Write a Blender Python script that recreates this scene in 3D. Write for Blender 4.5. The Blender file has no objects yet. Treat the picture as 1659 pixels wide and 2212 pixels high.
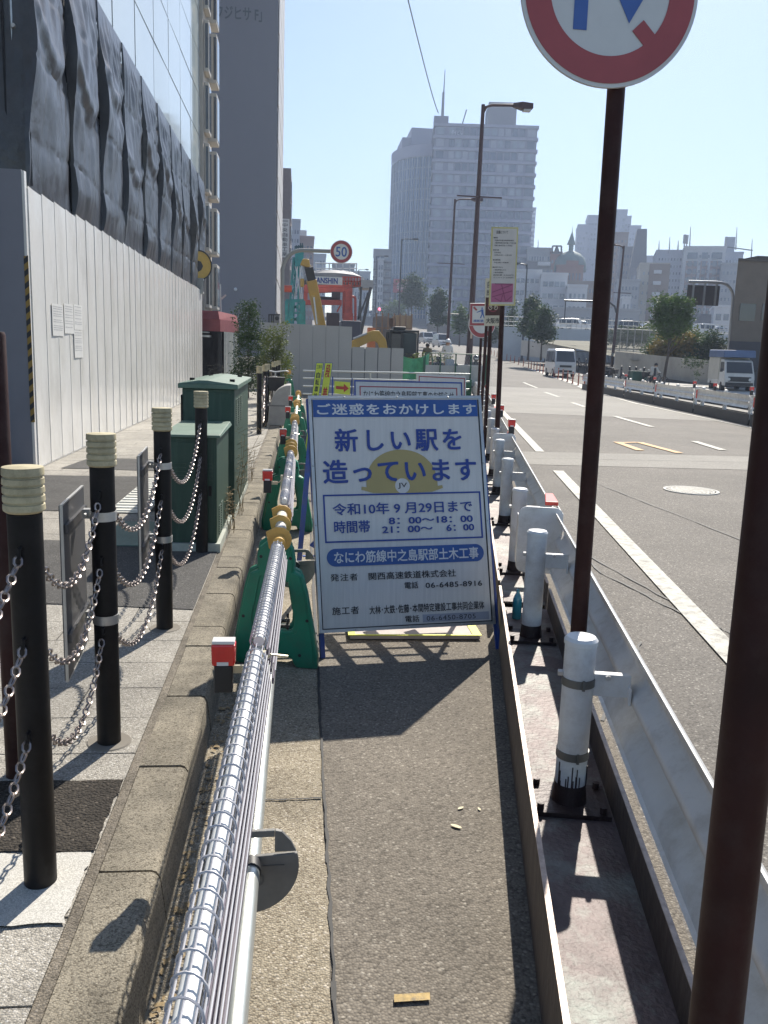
import bpy, bmesh, math, random
import numpy as np
from mathutils import Vector, Matrix
random.seed(7)
SC = bpy.context.scene
COL = SC.collection
RAD = math.radians

# ---------------------------------------------------------------- camera (standing eye height, slightly tilted and rolled)
EYE = 1.6
FOC, PX, PY, HOR, ROLL = 1850.0, 829.5, 1106.0, 346.0, 0.0344
def _cv(x, y):
    v = np.array([x - PX, -(y - PY), -FOC]); return v / np.linalg.norm(v)
_dn = np.array([-FOC * FOC / HOR * ROLL, -FOC * FOC / HOR, -FOC]); _up = -_dn / np.linalg.norm(_dn)
_fw = _cv(650, PY - HOR + (650 - PX) * ROLL); _fw = _fw - _up * _fw.dot(_up); _fw /= np.linalg.norm(_fw)
CR = np.array([np.cross(_fw, _up), _fw, _up])
CO = np.array([0, 0, EYE])
def ray(x, y): return CR @ _cv(x, y)
def gr(x, y, z=0.0):                      # where a sight line of the survey meets the level z
    d = ray(x, y); p = CO + d * ((z - EYE) / d[2]); return Vector(p)
def at(x, y, Y):                          # where it meets the vertical plane at distance Y
    d = ray(x, y); p = CO + d * (Y / d[1]); return Vector(p)
def atx(x, y, X):
    d = ray(x, y); p = CO + d * (X / d[0]); return Vector(p)
cam = bpy.data.objects.new('camera', bpy.data.cameras.new('camera')); COL.objects.link(cam)
cam.data.sensor_fit = 'VERTICAL'; cam.data.sensor_height = 24; cam.data.lens = 24 * FOC / 2212
cam.data.clip_start = 0.05; cam.data.clip_end = 5000
M4 = Matrix.Identity(4)
for i in range(3):
    for j in range(3): M4[i][j] = CR[i][j]
M4.translation = Vector(CO); cam.matrix_world = M4
SC.camera = cam

# ---------------------------------------------------------------- sky, sun, exposure
SUN_AZ, SUN_EL = RAD(21.8), RAD(42.2)      # azimuth from +Y towards +X
sd = Vector((math.sin(SUN_AZ) * math.cos(SUN_EL), math.cos(SUN_AZ) * math.cos(SUN_EL), math.sin(SUN_EL)))
W = bpy.data.worlds.new('World'); SC.world = W; W.use_nodes = True
nt = W.node_tree; bg = nt.nodes['Background']
sky = nt.nodes.new('ShaderNodeTexSky'); sky.sky_type = 'NISHITA'; sky.sun_disc = False
sky.sun_elevation = SUN_EL; sky.sun_rotation = SUN_AZ; sky.air_density = 1.0; sky.dust_density = 0.5; sky.ozone_density = 2.6
nt.links.new(sky.outputs[0], bg.inputs[0]); bg.inputs[1].default_value = 0.088
sl = bpy.data.lights.new('sun', 'SUN'); sl.energy = 4.9; sl.angle = RAD(0.53); sl.color = (1.0, 0.935, 0.83)
so = bpy.data.objects.new('sun', sl); COL.objects.link(so)
so.rotation_euler = (-sd).to_track_quat('-Z', 'Y').to_euler(); so.location = (0, 0, 60)
SC.view_settings.view_transform = 'Standard'; SC.view_settings.look = 'None'
SC.view_settings.exposure = 0.84; SC.view_settings.gamma = 1.0
SC.render.engine = 'CYCLES'
SC.cycles.use_denoising = True; SC.cycles.max_bounces = 6; SC.cycles.diffuse_bounces = 3; SC.cycles.glossy_bounces = 3
SC.cycles.transparent_max_bounces = 8; SC.cycles.volume_bounces = 0; SC.cycles.caustics_reflective = False; SC.cycles.caustics_refractive = False
SC.cycles.sample_clamp_indirect = 6.0

# ---------------------------------------------------------------- materials
MATS = {}
def mat(name, col, rough=0.6, metal=0.0, var=0.12, scale=3.0, bump=0.0, bscale=40.0, spec=0.5, streak=None, world=False, detail=5.0, trans=0.0, emit=None, coat=0.0, dirt=None):
    if name in MATS: return MATS[name]
    m = bpy.data.materials.new(name); m.use_nodes = True; n = m.node_tree; L = n.links.new
    b = n.nodes['Principled BSDF']; b.inputs['Roughness'].default_value = rough; b.inputs['Metallic'].default_value = metal
    b.inputs['Specular IOR Level'].default_value = spec
    if coat: b.inputs['Coat Weight'].default_value = coat
    if world: src = n.nodes.new('ShaderNodeNewGeometry').outputs['Position']
    else: src = n.nodes.new('ShaderNodeTexCoord').outputs['Object']
    mp = n.nodes.new('ShaderNodeMapping'); L(src, mp.inputs[0])
    if streak: mp.inputs['Scale'].default_value = streak
    nz = n.nodes.new('ShaderNodeTexNoise'); nz.inputs['Scale'].default_value = scale; nz.inputs['Detail'].default_value = detail; nz.inputs['Roughness'].default_value = 0.65
    L(mp.outputs[0], nz.inputs['Vector'])
    rp = n.nodes.new('ShaderNodeValToRGB'); L(nz.outputs[0], rp.inputs[0])
    c0 = [max(0, c * (1 - var)) for c in col] + [1]; c1 = [min(1, c * (1 + var)) for c in col] + [1]
    rp.color_ramp.elements[0].position = 0.3; rp.color_ramp.elements[1].position = 0.7
    rp.color_ramp.elements[0].color = c0; rp.color_ramp.elements[1].color = c1
    out = rp.outputs[0]
    if dirt:                                # (colour, amount 0-1, scale): blotchy stains with a shape of their own
        n2 = n.nodes.new('ShaderNodeTexNoise'); n2.inputs['Scale'].default_value = dirt[2]; n2.inputs['Detail'].default_value = 8; n2.inputs['Roughness'].default_value = 0.75
        L(mp.outputs[0], n2.inputs['Vector'])
        r2 = n.nodes.new('ShaderNodeValToRGB'); L(n2.outputs[0], r2.inputs[0])
        r2.color_ramp.elements[0].position = 0.47; r2.color_ramp.elements[1].position = 0.66
        r2.color_ramp.elements[0].color = (0, 0, 0, 1); r2.color_ramp.elements[1].color = (dirt[1],) * 3 + (1,)
        mx = n.nodes.new('ShaderNodeMixRGB'); L(r2.outputs[0], mx.inputs[0]); L(out, mx.inputs[1]); mx.inputs[2].default_value = (*dirt[0], 1); out = mx.outputs[0]
    L(out, b.inputs['Base Color'])
    if bump:
        nb = n.nodes.new('ShaderNodeTexNoise'); nb.inputs['Scale'].default_value = bscale; nb.inputs['Detail'].default_value = 4
        L(src, nb.inputs['Vector'])
        bp = n.nodes.new('ShaderNodeBump'); bp.inputs['Strength'].default_value = bump; bp.inputs['Distance'].default_value = 0.02
        L(nb.outputs[0], bp.inputs['Height']); L(bp.outputs[0], b.inputs['Normal'])
    if trans: b.inputs['Transmission Weight'].default_value = trans
    if emit: b.inputs['Emission Color'].default_value = (*emit[0], 1); b.inputs['Emission Strength'].default_value = emit[1]
    MATS[name] = m; return m

def stone_mat(name, dark, mid, pale, scale=120, big=1.2, blot=0.25, rough=0.9, bump=0.5, palefrac=0.12, crack=0):
    """ground made of a binder with broken stones in it: a cell pattern picks a colour per stone, a broad noise adds wear"""
    m = bpy.data.materials.new(name); m.use_nodes = True; n = m.node_tree; L = n.links.new
    b = n.nodes['Principled BSDF']; b.inputs['Roughness'].default_value = rough; b.inputs['Specular IOR Level'].default_value = 0.35
    src = n.nodes.new('ShaderNodeNewGeometry').outputs['Position']
    vo = n.nodes.new('ShaderNodeTexVoronoi'); vo.inputs['Scale'].default_value = scale; vo.inputs['Randomness'].default_value = 1.0; L(src, vo.inputs['Vector'])
    sp = n.nodes.new('ShaderNodeSeparateColor'); L(vo.outputs['Color'], sp.inputs[0])
    rp = n.nodes.new('ShaderNodeValToRGB'); L(sp.outputs[0], rp.inputs[0]); cr = rp.color_ramp
    cr.elements[0].position = 0.0; cr.elements[0].color = (*dark, 1); cr.elements[1].position = 1.0; cr.elements[1].color = (*pale, 1)
    e = cr.elements.new(0.35); e.color = (*mid, 1); e = cr.elements.new(1 - palefrac); e.color = tuple(c * 1.15 for c in mid) + (1,)
    dk = n.nodes.new('ShaderNodeMath'); dk.operation = 'MULTIPLY_ADD'; L(vo.outputs['Distance'], dk.inputs[0]); dk.inputs[1].default_value = -0.5; dk.inputs[2].default_value = 1.12
    nz = n.nodes.new('ShaderNodeTexNoise'); nz.inputs['Scale'].default_value = big; nz.inputs['Detail'].default_value = 8; nz.inputs['Roughness'].default_value = 0.7; L(src, nz.inputs['Vector'])
    mr = n.nodes.new('ShaderNodeMapRange'); L(nz.outputs[0], mr.inputs[0]); mr.inputs[1].default_value = 0.3; mr.inputs[2].default_value = 0.7; mr.inputs[3].default_value = 1 - blot; mr.inputs[4].default_value = 1 + blot
    mu = n.nodes.new('ShaderNodeMath'); mu.operation = 'MULTIPLY'; L(dk.outputs[0], mu.inputs[0]); L(mr.outputs[0], mu.inputs[1])
    vm = n.nodes.new('ShaderNodeVectorMath'); vm.operation = 'SCALE'; L(rp.outputs[0], vm.inputs[0]); L(mu.outputs[0], vm.inputs['Scale'])
    L(vm.outputs[0], b.inputs['Base Color'])
    bp = n.nodes.new('ShaderNodeBump'); bp.inputs['Strength'].default_value = bump; bp.inputs['Distance'].default_value = 0.006; bp.invert = True
    L(vo.outputs['Distance'], bp.inputs['Height']); L(bp.outputs[0], b.inputs['Normal'])
    MATS[name] = m; return m

def glass_mat(name, col, rough=0.08, var=0.25, scale=0.25):
    return mat(name, col, rough, 0.0, var, scale, spec=0.9)

# ---------------------------------------------------------------- mesh builder
class Fr:
    """a flat panel's frame: origin, u to the right, v up, n towards the reader"""
    def __init__(s, o, u, v):
        s.o = Vector(o); s.u = Vector(u).normalized(); s.v = Vector(v).normalized(); s.n = s.u.cross(s.v).normalized()
    def p(s, a, b, c=0.0): return s.o + s.u * a + s.v * b + s.n * c
class MB:
    def __init__(s): s.v = []; s.f = []; s.s = []
    def add(s, vs, fs, smooth=False):
        k = len(s.v); s.v.extend([tuple(v) for v in vs]); s.f.extend([tuple(i + k for i in f) for f in fs]); s.s.extend([smooth] * len(fs)); return s
    def hexa(s, p):                        # 8 points: bottom ring 0-3, top ring 4-7
        return s.add(p, [(3, 2, 1, 0), (4, 5, 6, 7), (0, 1, 5, 4), (1, 2, 6, 5), (2, 3, 7, 6), (3, 0, 4, 7)])
    def box(s, a, b):
        x0, y0, z0 = [min(a[i], b[i]) for i in range(3)]; x1, y1, z1 = [max(a[i], b[i]) for i in range(3)]
        return s.hexa([(x0, y0, z0), (x1, y0, z0), (x1, y1, z0), (x0, y1, z0), (x0, y0, z1), (x1, y0, z1), (x1, y1, z1), (x0, y1, z1)])
    def pan(s, fr, a0, b0, a1, b1, c0=0.0, c1=0.01):   # box on a panel frame
        P = fr.p
        return s.hexa([P(a0, b0, c0), P(a1, b0, c0), P(a1, b1, c0), P(a0, b1, c0), P(a0, b0, c1), P(a1, b0, c1), P(a1, b1, c1), P(a0, b1, c1)])
    def bar(s, p, q, w, h=None, up=(0, 0, 1)):         # rectangular bar from p to q
        h = h or w; p = Vector(p); q = Vector(q); d = (q - p).normalized(); up = Vector(up)
        if abs(d.dot(up)) > 0.98: up = Vector((0, 1, 0))
        a = d.cross(up).normalized() * (w / 2); b = a.cross(d).normalized() * (h / 2)
        return s.hexa([p - a - b, p + a - b, p + a + b, p - a + b, q - a - b, q + a - b, q + a + b, q - a + b])
    def tube(s, pts, r, n=8, caps=True, smooth=True):
        pts = [Vector(p) for p in pts]; m = len(pts); rs = r if isinstance(r, (list, tuple)) else [r] * m
        vs = []; prev = None
        for i in range(m):
            d = (pts[min(i + 1, m - 1)] - pts[max(i - 1, 0)]).normalized()
            if prev is None:
                a = Vector((0, 0, 1)) if abs(d.z) < 0.9 else Vector((1, 0, 0)); a = (a - d * a.dot(d)).normalized()
            else: a = (prev - d * prev.dot(d)).normalized()
            prev = a; b = d.cross(a)
            for k in range(n):
                t = 2 * math.pi * k / n; vs.append(pts[i] + (a * math.cos(t) + b * math.sin(t)) * rs[i])
        fs = [(i * n + k, i * n + (k + 1) % n, (i + 1) * n + (k + 1) % n, (i + 1) * n + k) for i in range(m - 1) for k in range(n)]
        s.add(vs, fs, smooth)
        if caps: s.add(vs[:n], [tuple(range(n - 1, -1, -1))]); s.add(vs[-n:], [tuple(range(n))])
        return s
    def cyl(s, p, q, r, n=16, r2=None): return s.tube([p, q], [r, r if r2 is None else r2], n)
    def lathe(s, c, prof, n=20, smooth=True):          # profile of (radius, z) turned about the vertical through c
        c = Vector(c); vs = []
        for r, z in prof:
            for k in range(n):
                t = 2 * math.pi * k / n; vs.append(c + Vector((r * math.cos(t), r * math.sin(t), z)))
        m = len(prof)
        s.add(vs, [(i * n + k, i * n + (k + 1) % n, (i + 1) * n + (k + 1) % n, (i + 1) * n + k) for i in range(m - 1) for k in range(n)], smooth)
        if prof[0][0] > 1e-4: s.add(vs[:n], [tuple(range(n - 1, -1, -1))])
        if prof[-1][0] > 1e-4: s.add(vs[-n:], [tuple(range(n))])
        return s
    def poly(s, fr, pts, c0=0.0, c1=0.01):             # outline on a panel frame, given thickness
        n = len(pts); A = [fr.p(a, b, c0) for a, b in pts]; B = [fr.p(a, b, c1) for a, b in pts]
        return s.add(A + B, [tuple(range(n - 1, -1, -1)), tuple(range(n, 2 * n))] + [(i, (i + 1) % n, n + (i + 1) % n, n + i) for i in range(n)])
    def ring(s, fr, ca, cb, r0, r1, c0=0.0, c1=0.01, n=48):
        vs = []
        for r, c in ((r0, c1), (r1, c1), (r1, c0), (r0, c0)):
            for k in range(n):
                t = 2 * math.pi * k / n; vs.append(fr.p(ca + r * math.cos(t), cb + r * math.sin(t), c))
        return s.add(vs, [(j * n + k, j * n + (k + 1) % n, ((j + 1) % 4) * n + (k + 1) % n, ((j + 1) % 4) * n + k) for j in range(4) for k in range(n)])
    def disc(s, fr, ca, cb, r, c0=0.0, c1=0.01, n=48):
        return s.poly(fr, [(ca + r * math.cos(2 * math.pi * k / n), cb + r * math.sin(2 * math.pi * k / n)) for k in range(n)], c0, c1)
    def ball(s, c, r, n=12, m=8):
        r = r if isinstance(r, (tuple, list)) else (r, r, r); c = Vector(c); vs = []
        for i in range(m + 1):
            ph = math.pi * i / m
            for k in range(n):
                t = 2 * math.pi * k / n; vs.append(c + Vector((r[0] * math.sin(ph) * math.cos(t), r[1] * math.sin(ph) * math.sin(t), r[2] * math.cos(ph))))
        return s.add(vs, [(i * n + k, (i + 1) * n + k, (i + 1) * n + (k + 1) % n, i * n + (k + 1) % n) for i in range(m) for k in range(n)], True)
    def quad(s, a, b, c, d): return s.add([a, b, c, d], [(0, 1, 2, 3)])
    def build(s, name, material=None, parent=None, local=False, bevel=0.0, ang=38):
        me = bpy.data.meshes.new(name); vs = s.v
        if parent is not None and not local:
            o = Vector((0, 0, 0)); p = parent
            while p is not None: o += p.location; p = p.parent
            vs = [(v[0] - o.x, v[1] - o.y, v[2] - o.z) for v in vs]
        me.from_pydata(vs, [], s.f); me.validate(); 
        if len(me.polygons) == len(s.s): me.polygons.foreach_set('use_smooth', s.s)
        me.update()
        bm = bmesh.new(); bm.from_mesh(me); bmesh.ops.recalc_face_normals(bm, faces=bm.faces); bm.to_mesh(me); bm.free()
        if any(s.s): me.set_sharp_from_angle(angle=RAD(ang))
        if material is not None: me.materials.append(material)
        ob = bpy.data.objects.new(name, me); COL.objects.link(ob)
        if parent is not None: ob.parent = parent
        if bevel:
            md = ob.modifiers.new('bevel', 'BEVEL'); md.width = bevel; md.segments = 2; md.limit_method = 'ANGLE'; md.angle_limit = RAD(40)
        return ob

def tag(o, label=None, cat=None, group=None, kind=None):
    if label: o['label'] = label
    if cat: o['category'] = cat
    if group: o['group'] = group
    if kind: o['kind'] = kind
    return o
def thing(name, label, cat, loc, group=None, rz=0.0):
    o = bpy.data.objects.new(name, None); COL.objects.link(o); o.empty_display_size = 0.2
    o.location = loc; o.rotation_euler = (0, 0, rz)
    return tag(o, label, cat, group)
def kids(o): return [c for c in bpy.data.objects if c.parent == o]
KID = {}
def copy_tree(o, loc=None, rz=None, label=None, parent=None):
    c = o.copy(); COL.objects.link(c)
    if parent is not None: c.parent = parent
    for ch in kids(o): copy_tree(ch, parent=c)
    if loc is not None: c.location = loc
    if rz is not None: c.rotation_euler.z = rz
    if label: c['label'] = label
    return c
def struct(name, mb, m): return tag(mb.build(name, m), kind='structure')

# ---------------------------------------------------------------- lettering
_TX = {}
def glyphs(txt, bold=0.0, space=1.0):
    key = (txt, bold, space)
    if key not in _TX:
        cu = bpy.data.curves.new('t', 'FONT'); cu.body = txt; cu.size = 1.0; cu.offset = bold; cu.space_character = space; cu.resolution_u = 3
        ob = bpy.data.objects.new('t', cu); COL.objects.link(ob)
        dg = bpy.context.evaluated_depsgraph_get(); me = bpy.data.meshes.new_from_object(ob.evaluated_get(dg))
        vs = np.array([v.co[:] for v in me.vertices]) if len(me.vertices) else np.zeros((0, 3)); fs = [tuple(p.vertices) for p in me.polygons]
        bpy.data.objects.remove(ob); bpy.data.curves.remove(cu); bpy.data.meshes.remove(me); _TX[key] = (vs, fs)
    return _TX[key]
def text(mb, fr, txt, a0, b0, a1, b1, c=0.003, bold=0.0, space=1.0):
    """fit the word into the rectangle a0..a1, b0..b1 of a panel"""
    vs, fs = glyphs(txt, 0.0, space)
    if not len(vs): return
    mn = vs.min(0) - bold; mx = vs.max(0) + bold; w = max(mx[0] - mn[0], 1e-6); h = max(mx[1] - mn[1], 1e-6)
    offs = [(0, 0)] if bold <= 0 else [(0, 0), (bold, bold * .6), (-bold, bold * .6), (bold, -bold * .6), (-bold, -bold * .6), (0, bold), (0, -bold)]
    for i, (ox, oy) in enumerate(offs):          # bold letters: strokes thickened by layers a hair apart
        mb.add([fr.p(a0 + (v[0] + ox - mn[0]) / w * (a1 - a0), b0 + (v[1] + oy - mn[1]) / h * (b1 - b0), c + .00012 * i) for v in vs], fs)
def letters(parent, m_, fr, txt, a0, b0, a1, b1, c=0.003, bold=0.0, space=1.0, name='lettering'):
    mb = MB(); text(mb, fr, txt, a0, b0, a1, b1, c, bold, space); return mb.build(name, m_, parent)
def vtext(mb, fr, txt, a0, b0, a1, b1, c=0.003, bold=0.0, gap=0.15):
    n = len(txt); h = (b1 - b0) / n
    for i, ch in enumerate(txt):
        if ch != ' ': text(mb, fr, ch, a0, b1 - (i + 1) * h + h * gap / 2, a1, b1 - i * h - h * gap / 2, c, bold)
# ---------------------------------------------------------------- the setting: ground sheets
SW = 0.17                                            # pavement level above the carriageway
def terr(Y):
    P = [(-200, 0), (45, 0), (70, 0.5), (110, 1.5), (160, 3.3), (295, 12.9), (420, 19), (5000, 19)]
    for (a, ha), (b, hb) in zip(P, P[1:]):
        if Y <= b: return ha + (hb - ha) * (Y - a) / (b - a)
    return 19
asph = stone_mat('asphalt_road', (0.105, 0.095, 0.083), (0.168, 0.152, 0.132), (0.38, 0.355, 0.31), 105, 0.5, 0.22, 0.85, 0.5, 0.1)
asph_path = stone_mat('asphalt_path', (0.12, 0.104, 0.084), (0.20, 0.175, 0.142), (0.36, 0.325, 0.27), 118, 0.9, 0.25, 0.9, 0.5, 0.08)
asph_patch = stone_mat('asphalt_patch', (0.05, 0.048, 0.046), (0.085, 0.082, 0.078), (0.2, 0.19, 0.18), 160, 2.0, 0.25, 0.9, 0.6, 0.1)
soil = stone_mat('worn_asphalt', (0.022, 0.018, 0.014), (0.045, 0.038, 0.03), (0.12, 0.1, 0.08), 110, 6.0, 0.4, 0.95, 1.0, 0.06)
gutter = stone_mat('gutter_concrete', (0.18, 0.145, 0.10), (0.33, 0.285, 0.21), (0.54, 0.48, 0.39), 150, 1.5, 0.34, 0.9, 0.6, 0.14)
paver = stone_mat('paver_stone', (0.20, 0.185, 0.16), (0.36, 0.335, 0.29), (0.6, 0.57, 0.52), 190, 1.3, 0.3, 0.85, 0.5, 0.16)
kerbm = stone_mat('kerb_concrete', (0.10, 0.085, 0.062), (0.235, 0.208, 0.16), (0.32, 0.29, 0.23), 210, 3.2, 0.5, 0.92, 0.35, 0.05)
slabm = stone_mat('fresh_concrete', (0.47, 0.45, 0.40), (0.56, 0.54, 0.49), (0.62, 0.60, 0.55), 260, 3.0, 0.12, 0.85, 0.15, 0.1)
pale = stone_mat('pale_asphalt', (0.20, 0.187, 0.165), (0.275, 0.258, 0.228), (0.44, 0.42, 0.37), 110, 0.35, 0.16, 0.85, 0.35, 0.08)
white_line = mat('road_paint_white', (0.54, 0.525, 0.46), 0.75, 0, 0.16, 9, bump=0.4, bscale=120, world=True, dirt=((0.22, 0.2, 0.175), 0.9, 11))
orange_line = mat('road_paint_orange', (0.62, 0.36, 0.14), 0.75, 0, 0.2, 8, world=True, dirt=((0.25, 0.22, 0.2), 0.7, 4))
tar = mat('tar_seam', (0.025, 0.024, 0.023), 0.7, 0, 0.2, 20, world=True)

ys = [-40, -5, 0, 5, 10, 20, 30, 45, 52, 58, 64, 70, 80, 90, 100, 110, 125, 140, 160, 200, 250, 295, 350, 420, 700, 1500, 3000]
xs = [-1500, -300, -60, -20, -5, 0, 5, 15, 30, 60, 120, 300, 1500]
m = MB(); vs = [(x, y, terr(y)) for y in ys for x in xs]; nx = len(xs)
m.add(vs, [(j * nx + i, j * nx + i + 1, (j + 1) * nx + i + 1, (j + 1) * nx + i) for j in range(len(ys) - 1) for i in range(nx - 1)]); struct('road', m, asph)
GX = lambda Y, off=0.0: 0.425 + 0.19 * Y + off           # the line of guard posts, drifting away from the kerb
def sheet(name, poly, z, m_):
    """flat sheet; edges cut fine so that the outline can be a little uneven"""
    mb = MB(); mb.add([(p[0], p[1], p[2] if len(p) > 2 else z) for p in poly], [tuple(range(len(poly)))]); return struct(name, mb, m_)
sheet('path', [(-0.36, -6), (GX(-6, 0.3), -6), (GX(30, 0.3), 30), (-0.36, 30)], 0.004, asph_path)
def wavy(x0, x1, y0, y1, n, amp):
    pts = [(x0, y0), (x1, y0)]
    L_ = [(x1 + random.uniform(-amp, amp), y0 + (y1 - y0) * i / n) for i in range(1, n)]
    return pts + L_ + [(x1, y1), (x0, y1)]
sheet('gutter', [(-0.355, -6), (0.10, -6)] + [(0.104 + 0.004 * math.sin(i * 1.7) + random.uniform(-0.004, 0.004), -6 + 0.22 * i) for i in range(1, 165)] + [(0.105, 30.2), (-0.355, 30.2)], 0.009, gutter)
m = MB()                                               # the dark joint beside the gutter, wandering a little, and its cross cracks
def ribbon(mb, pts, w, z):
    for (x0, y0), (x1, y1) in zip(pts, pts[1:]):
        d = Vector((x1 - x0, y1 - y0, 0)).normalized(); n_ = Vector((-d.y, d.x, 0)) * w / 2 * random.uniform(0.6, 1.3); k = n_ * random.uniform(0.7, 1.2)
        mb.add([(x0 - n_.x, y0 - n_.y, z), (x0 + n_.x, y0 + n_.y, z), (x1 + k.x, y1 + k.y, z), (x1 - k.x, y1 - k.y, z)], [(0, 1, 2, 3)])
def jag(x0, y0, x1, y1, n, a):
    return [(x0 + (x1 - x0) * i / n + random.uniform(-a, a), y0 + (y1 - y0) * i / n + random.uniform(-a, a)) for i in range(n + 1)]
ribbon(m, jag(0.108, 0.5, 0.112, 4.4, 60, 0.0035), 0.011, 0.0135); ribbon(m, jag(0.112, 4.4, 0.115, 24, 60, 0.006), 0.016, 0.0135)
for Y in (2.83, 4.6, 6.6, 8.5): ribbon(m, jag(-0.33, Y, 0.10, Y + 0.02, 14, 0.004), 0.009, 0.0135)
struct('gutter_joint', m, tar)

# pavement slab with its granite pavers, kerb stones, patches
m = MB(); m.box((-9, -6, -0.3), (-0.563, 60, SW - 0.004)); struct('pavement_base', m, tar)
m = MB(); zt = SW
def pav(x0, x1, y0, y1, z=SW, jn=0.006):
    m.hexa([(x0 + jn / 2, y0 + jn / 2, z - 0.05), (x1 - jn / 2, y0 + jn / 2, z - 0.05), (x1 - jn / 2, y1 - jn / 2, z - 0.05), (x0 + jn / 2, y1 - jn / 2, z - 0.05),
            (x0 + jn / 2, y0 + jn / 2, z + random.uniform(-.0015, .0015)), (x1 - jn / 2, y0 + jn / 2, z + random.uniform(-.0015, .0015)), (x1 - jn / 2, y1 - jn / 2, z + random.uniform(-.0015, .0015)), (x0 + jn / 2, y1 - jn / 2, z + random.uniform(-.0015, .0015))])
Y = -0.1; r = 0
while Y < 30:
    x = -0.56 - (0.0 if r % 2 else 0.0); w = 0.3
    while x > -3.3:
        ww = 0.6 if (r % 2 == 0) else 0.6
        x1 = x - (0.3 if (x > -0.57 and r % 2) else ww); pav(max(x1, -3.3), x, Y, Y + 0.3); x = x1
    Y += 0.3; r += 1
struct('pavers', m, paver)
m = MB(); Y = -0.25; L_ = 0.6                          # kerb stones, 600 mm long with rounded front arris
random.seed(3); kb = [-0.25]
while kb[-1] < 30: kb.append(kb[-1] + (0.61 if random.random() < 0.75 else 0.3))
for y0, y1 in zip(kb, kb[1:]):
    j = 0.007; dz = random.uniform(-.002, .002); dx = random.uniform(-.002, .002)
    prof = [(-0.53, -0.02), (-0.53, SW), (-0.392, SW), (-0.377, SW - 0.005), (-0.366, SW - 0.022), (-0.346, -0.02)]
    n = len(prof); vs = [(x + dx, y, z + dz) for y in (y0 + j, y1 - j) for x, z in prof]
    m.add(vs, [tuple(range(n)), tuple(range(2 * n - 1, n - 1, -1))] + [(i, i + n, (i + 1) % n + n, (i + 1) % n) for i in range(n)])
struct('kerb', m, kerbm)
m = MB(); m.box((-0.562, -0.3, -0.1), (-0.532, 30, SW - 0.004)); struct('kerb_mortar', m, stone_mat('mortar', (0.11, 0.095, 0.075), (0.19, 0.165, 0.13), (0.27, 0.24, 0.2), 180, 5, 0.45))
def rough_poly(x0, x1, y0, y1, a=0.012, n=14):
    P = []
    for (ax, ay), (bx, by) in (((x0, y0), (x1, y0)), ((x1, y0), (x1, y1)), ((x1, y1), (x0, y1)), ((x0, y1), (x0, y0))):
        for i in range(n): P.append((ax + (bx - ax) * i / n + random.uniform(-a, a), ay + (by - ay) * i / n + random.uniform(-a, a)))
    return P
sheet('concrete_patch', rough_poly(-1.15, -0.566, 1.97, 2.28, 0.005), SW + 0.006, slabm)
sheet('worn_patch', rough_poly(-1.6, -0.566, 2.29, 2.70, 0.006), SW + 0.005, soil)
sheet('asphalt_patch', [(-3.2, 4.75)] + [(x, 4.75 - 0.12 * (x + 2) / 1.5) for x in (-2, -1.2)] + [(-0.565, 4.6), (-0.565, 6.15), (-1.8, 6.28), (-3.2, 6.3)], SW + 0.005, asph_patch)
sheet('asphalt_patch.001', [(-3.2, 7.4), (-0.56, 7.45), (-0.56, 9.2), (-1.75, 9.45), (-2.75, 9.42), (-3.2, 9.4)], SW + 0.005, asph_patch)
sheet('asphalt_patch.002', [(-2.7, 9.98), (-1.1, 9.9), (-1.1, 10.9), (-2.6, 10.95)], SW + 0.005, asph_patch)

# carriageway markings, pale concrete lanes, seams
def lane(name, x0, y0, x1, y1, w, z=0.012, m_=None):
    d = Vector((x1 - x0, y1 - y0, 0)).normalized(); n_ = Vector((d.y, -d.x, 0)) * w
    mb = MB(); N = max(2, int((y1 - y0) / 2)); P = []; 
    for i in range(N + 1):
        t = i / N; yy = y0 + (y1 - y0) * t; xx = x0 + (x1 - x0) * t; P.append((Vector((xx, yy, terr(yy) + z)), Vector((xx, yy, terr(yy) + z)) + n_))
    vs = [q for p in P for q in p]; mb.add(vs, [(2 * i, 2 * i + 1, 2 * i + 3, 2 * i + 2) for i in range(N)]); return struct(name, mb, m_ or white_line)
sheet('pale_lane', [(4.6, 24.6), (30, 19.2), (34, 44.5), (9.0, 44.5)], 0.004, pale)
sheet('concrete_band', [(2.6, 12.6), (40, 11.6), (40, 14.6), (2.9, 14.3)], 0.004, pale)
lane('road_edge_line', 1.6 + .17 * 0.5, 0.5, 1.6 + .17 * 11.9, 11.9, 0.15); lane('road_edge_line.001', 1.6 + .17 * 14.3, 14.3, 1.6 + .17 * 44, 44, 0.15)
for i, (x0, y0, x1, y1) in enumerate([(8.55, 20.4, 8.9, 23.9), (9.45, 28.2, 9.83, 30.8), (10.6, 35, 11.25, 39.3), (12.3, 44.5, 13.0, 50)]): lane('lane_dash' + ('' if i == 0 else '.%03d' % i), x0, y0, x1, y1, 0.16)
lane('median_line', 11.35, 20, 12.5, 31, 0.15); lane('median_line.001', 12.45, 31, 15.6, 48, 0.15)
lane('lane_dash.004', 7.8, 15.3, 8.0, 16.9, 0.16)
a = gr(1106 + 675 * .3334, 414.8 + 1625 * .3334); 
lane('orange_marking', 6.05, 14.9, 6.15, 16.35, 0.16, 0.012, orange_line); lane('orange_marking.001', 6.65, 14.6, 6.62, 16.4, 0.16, 0.012, orange_line); lane('orange_marking.002', 6.15, 16.25, 6.62, 16.42, 0.14, 0.013, orange_line)
m = MB()
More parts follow.
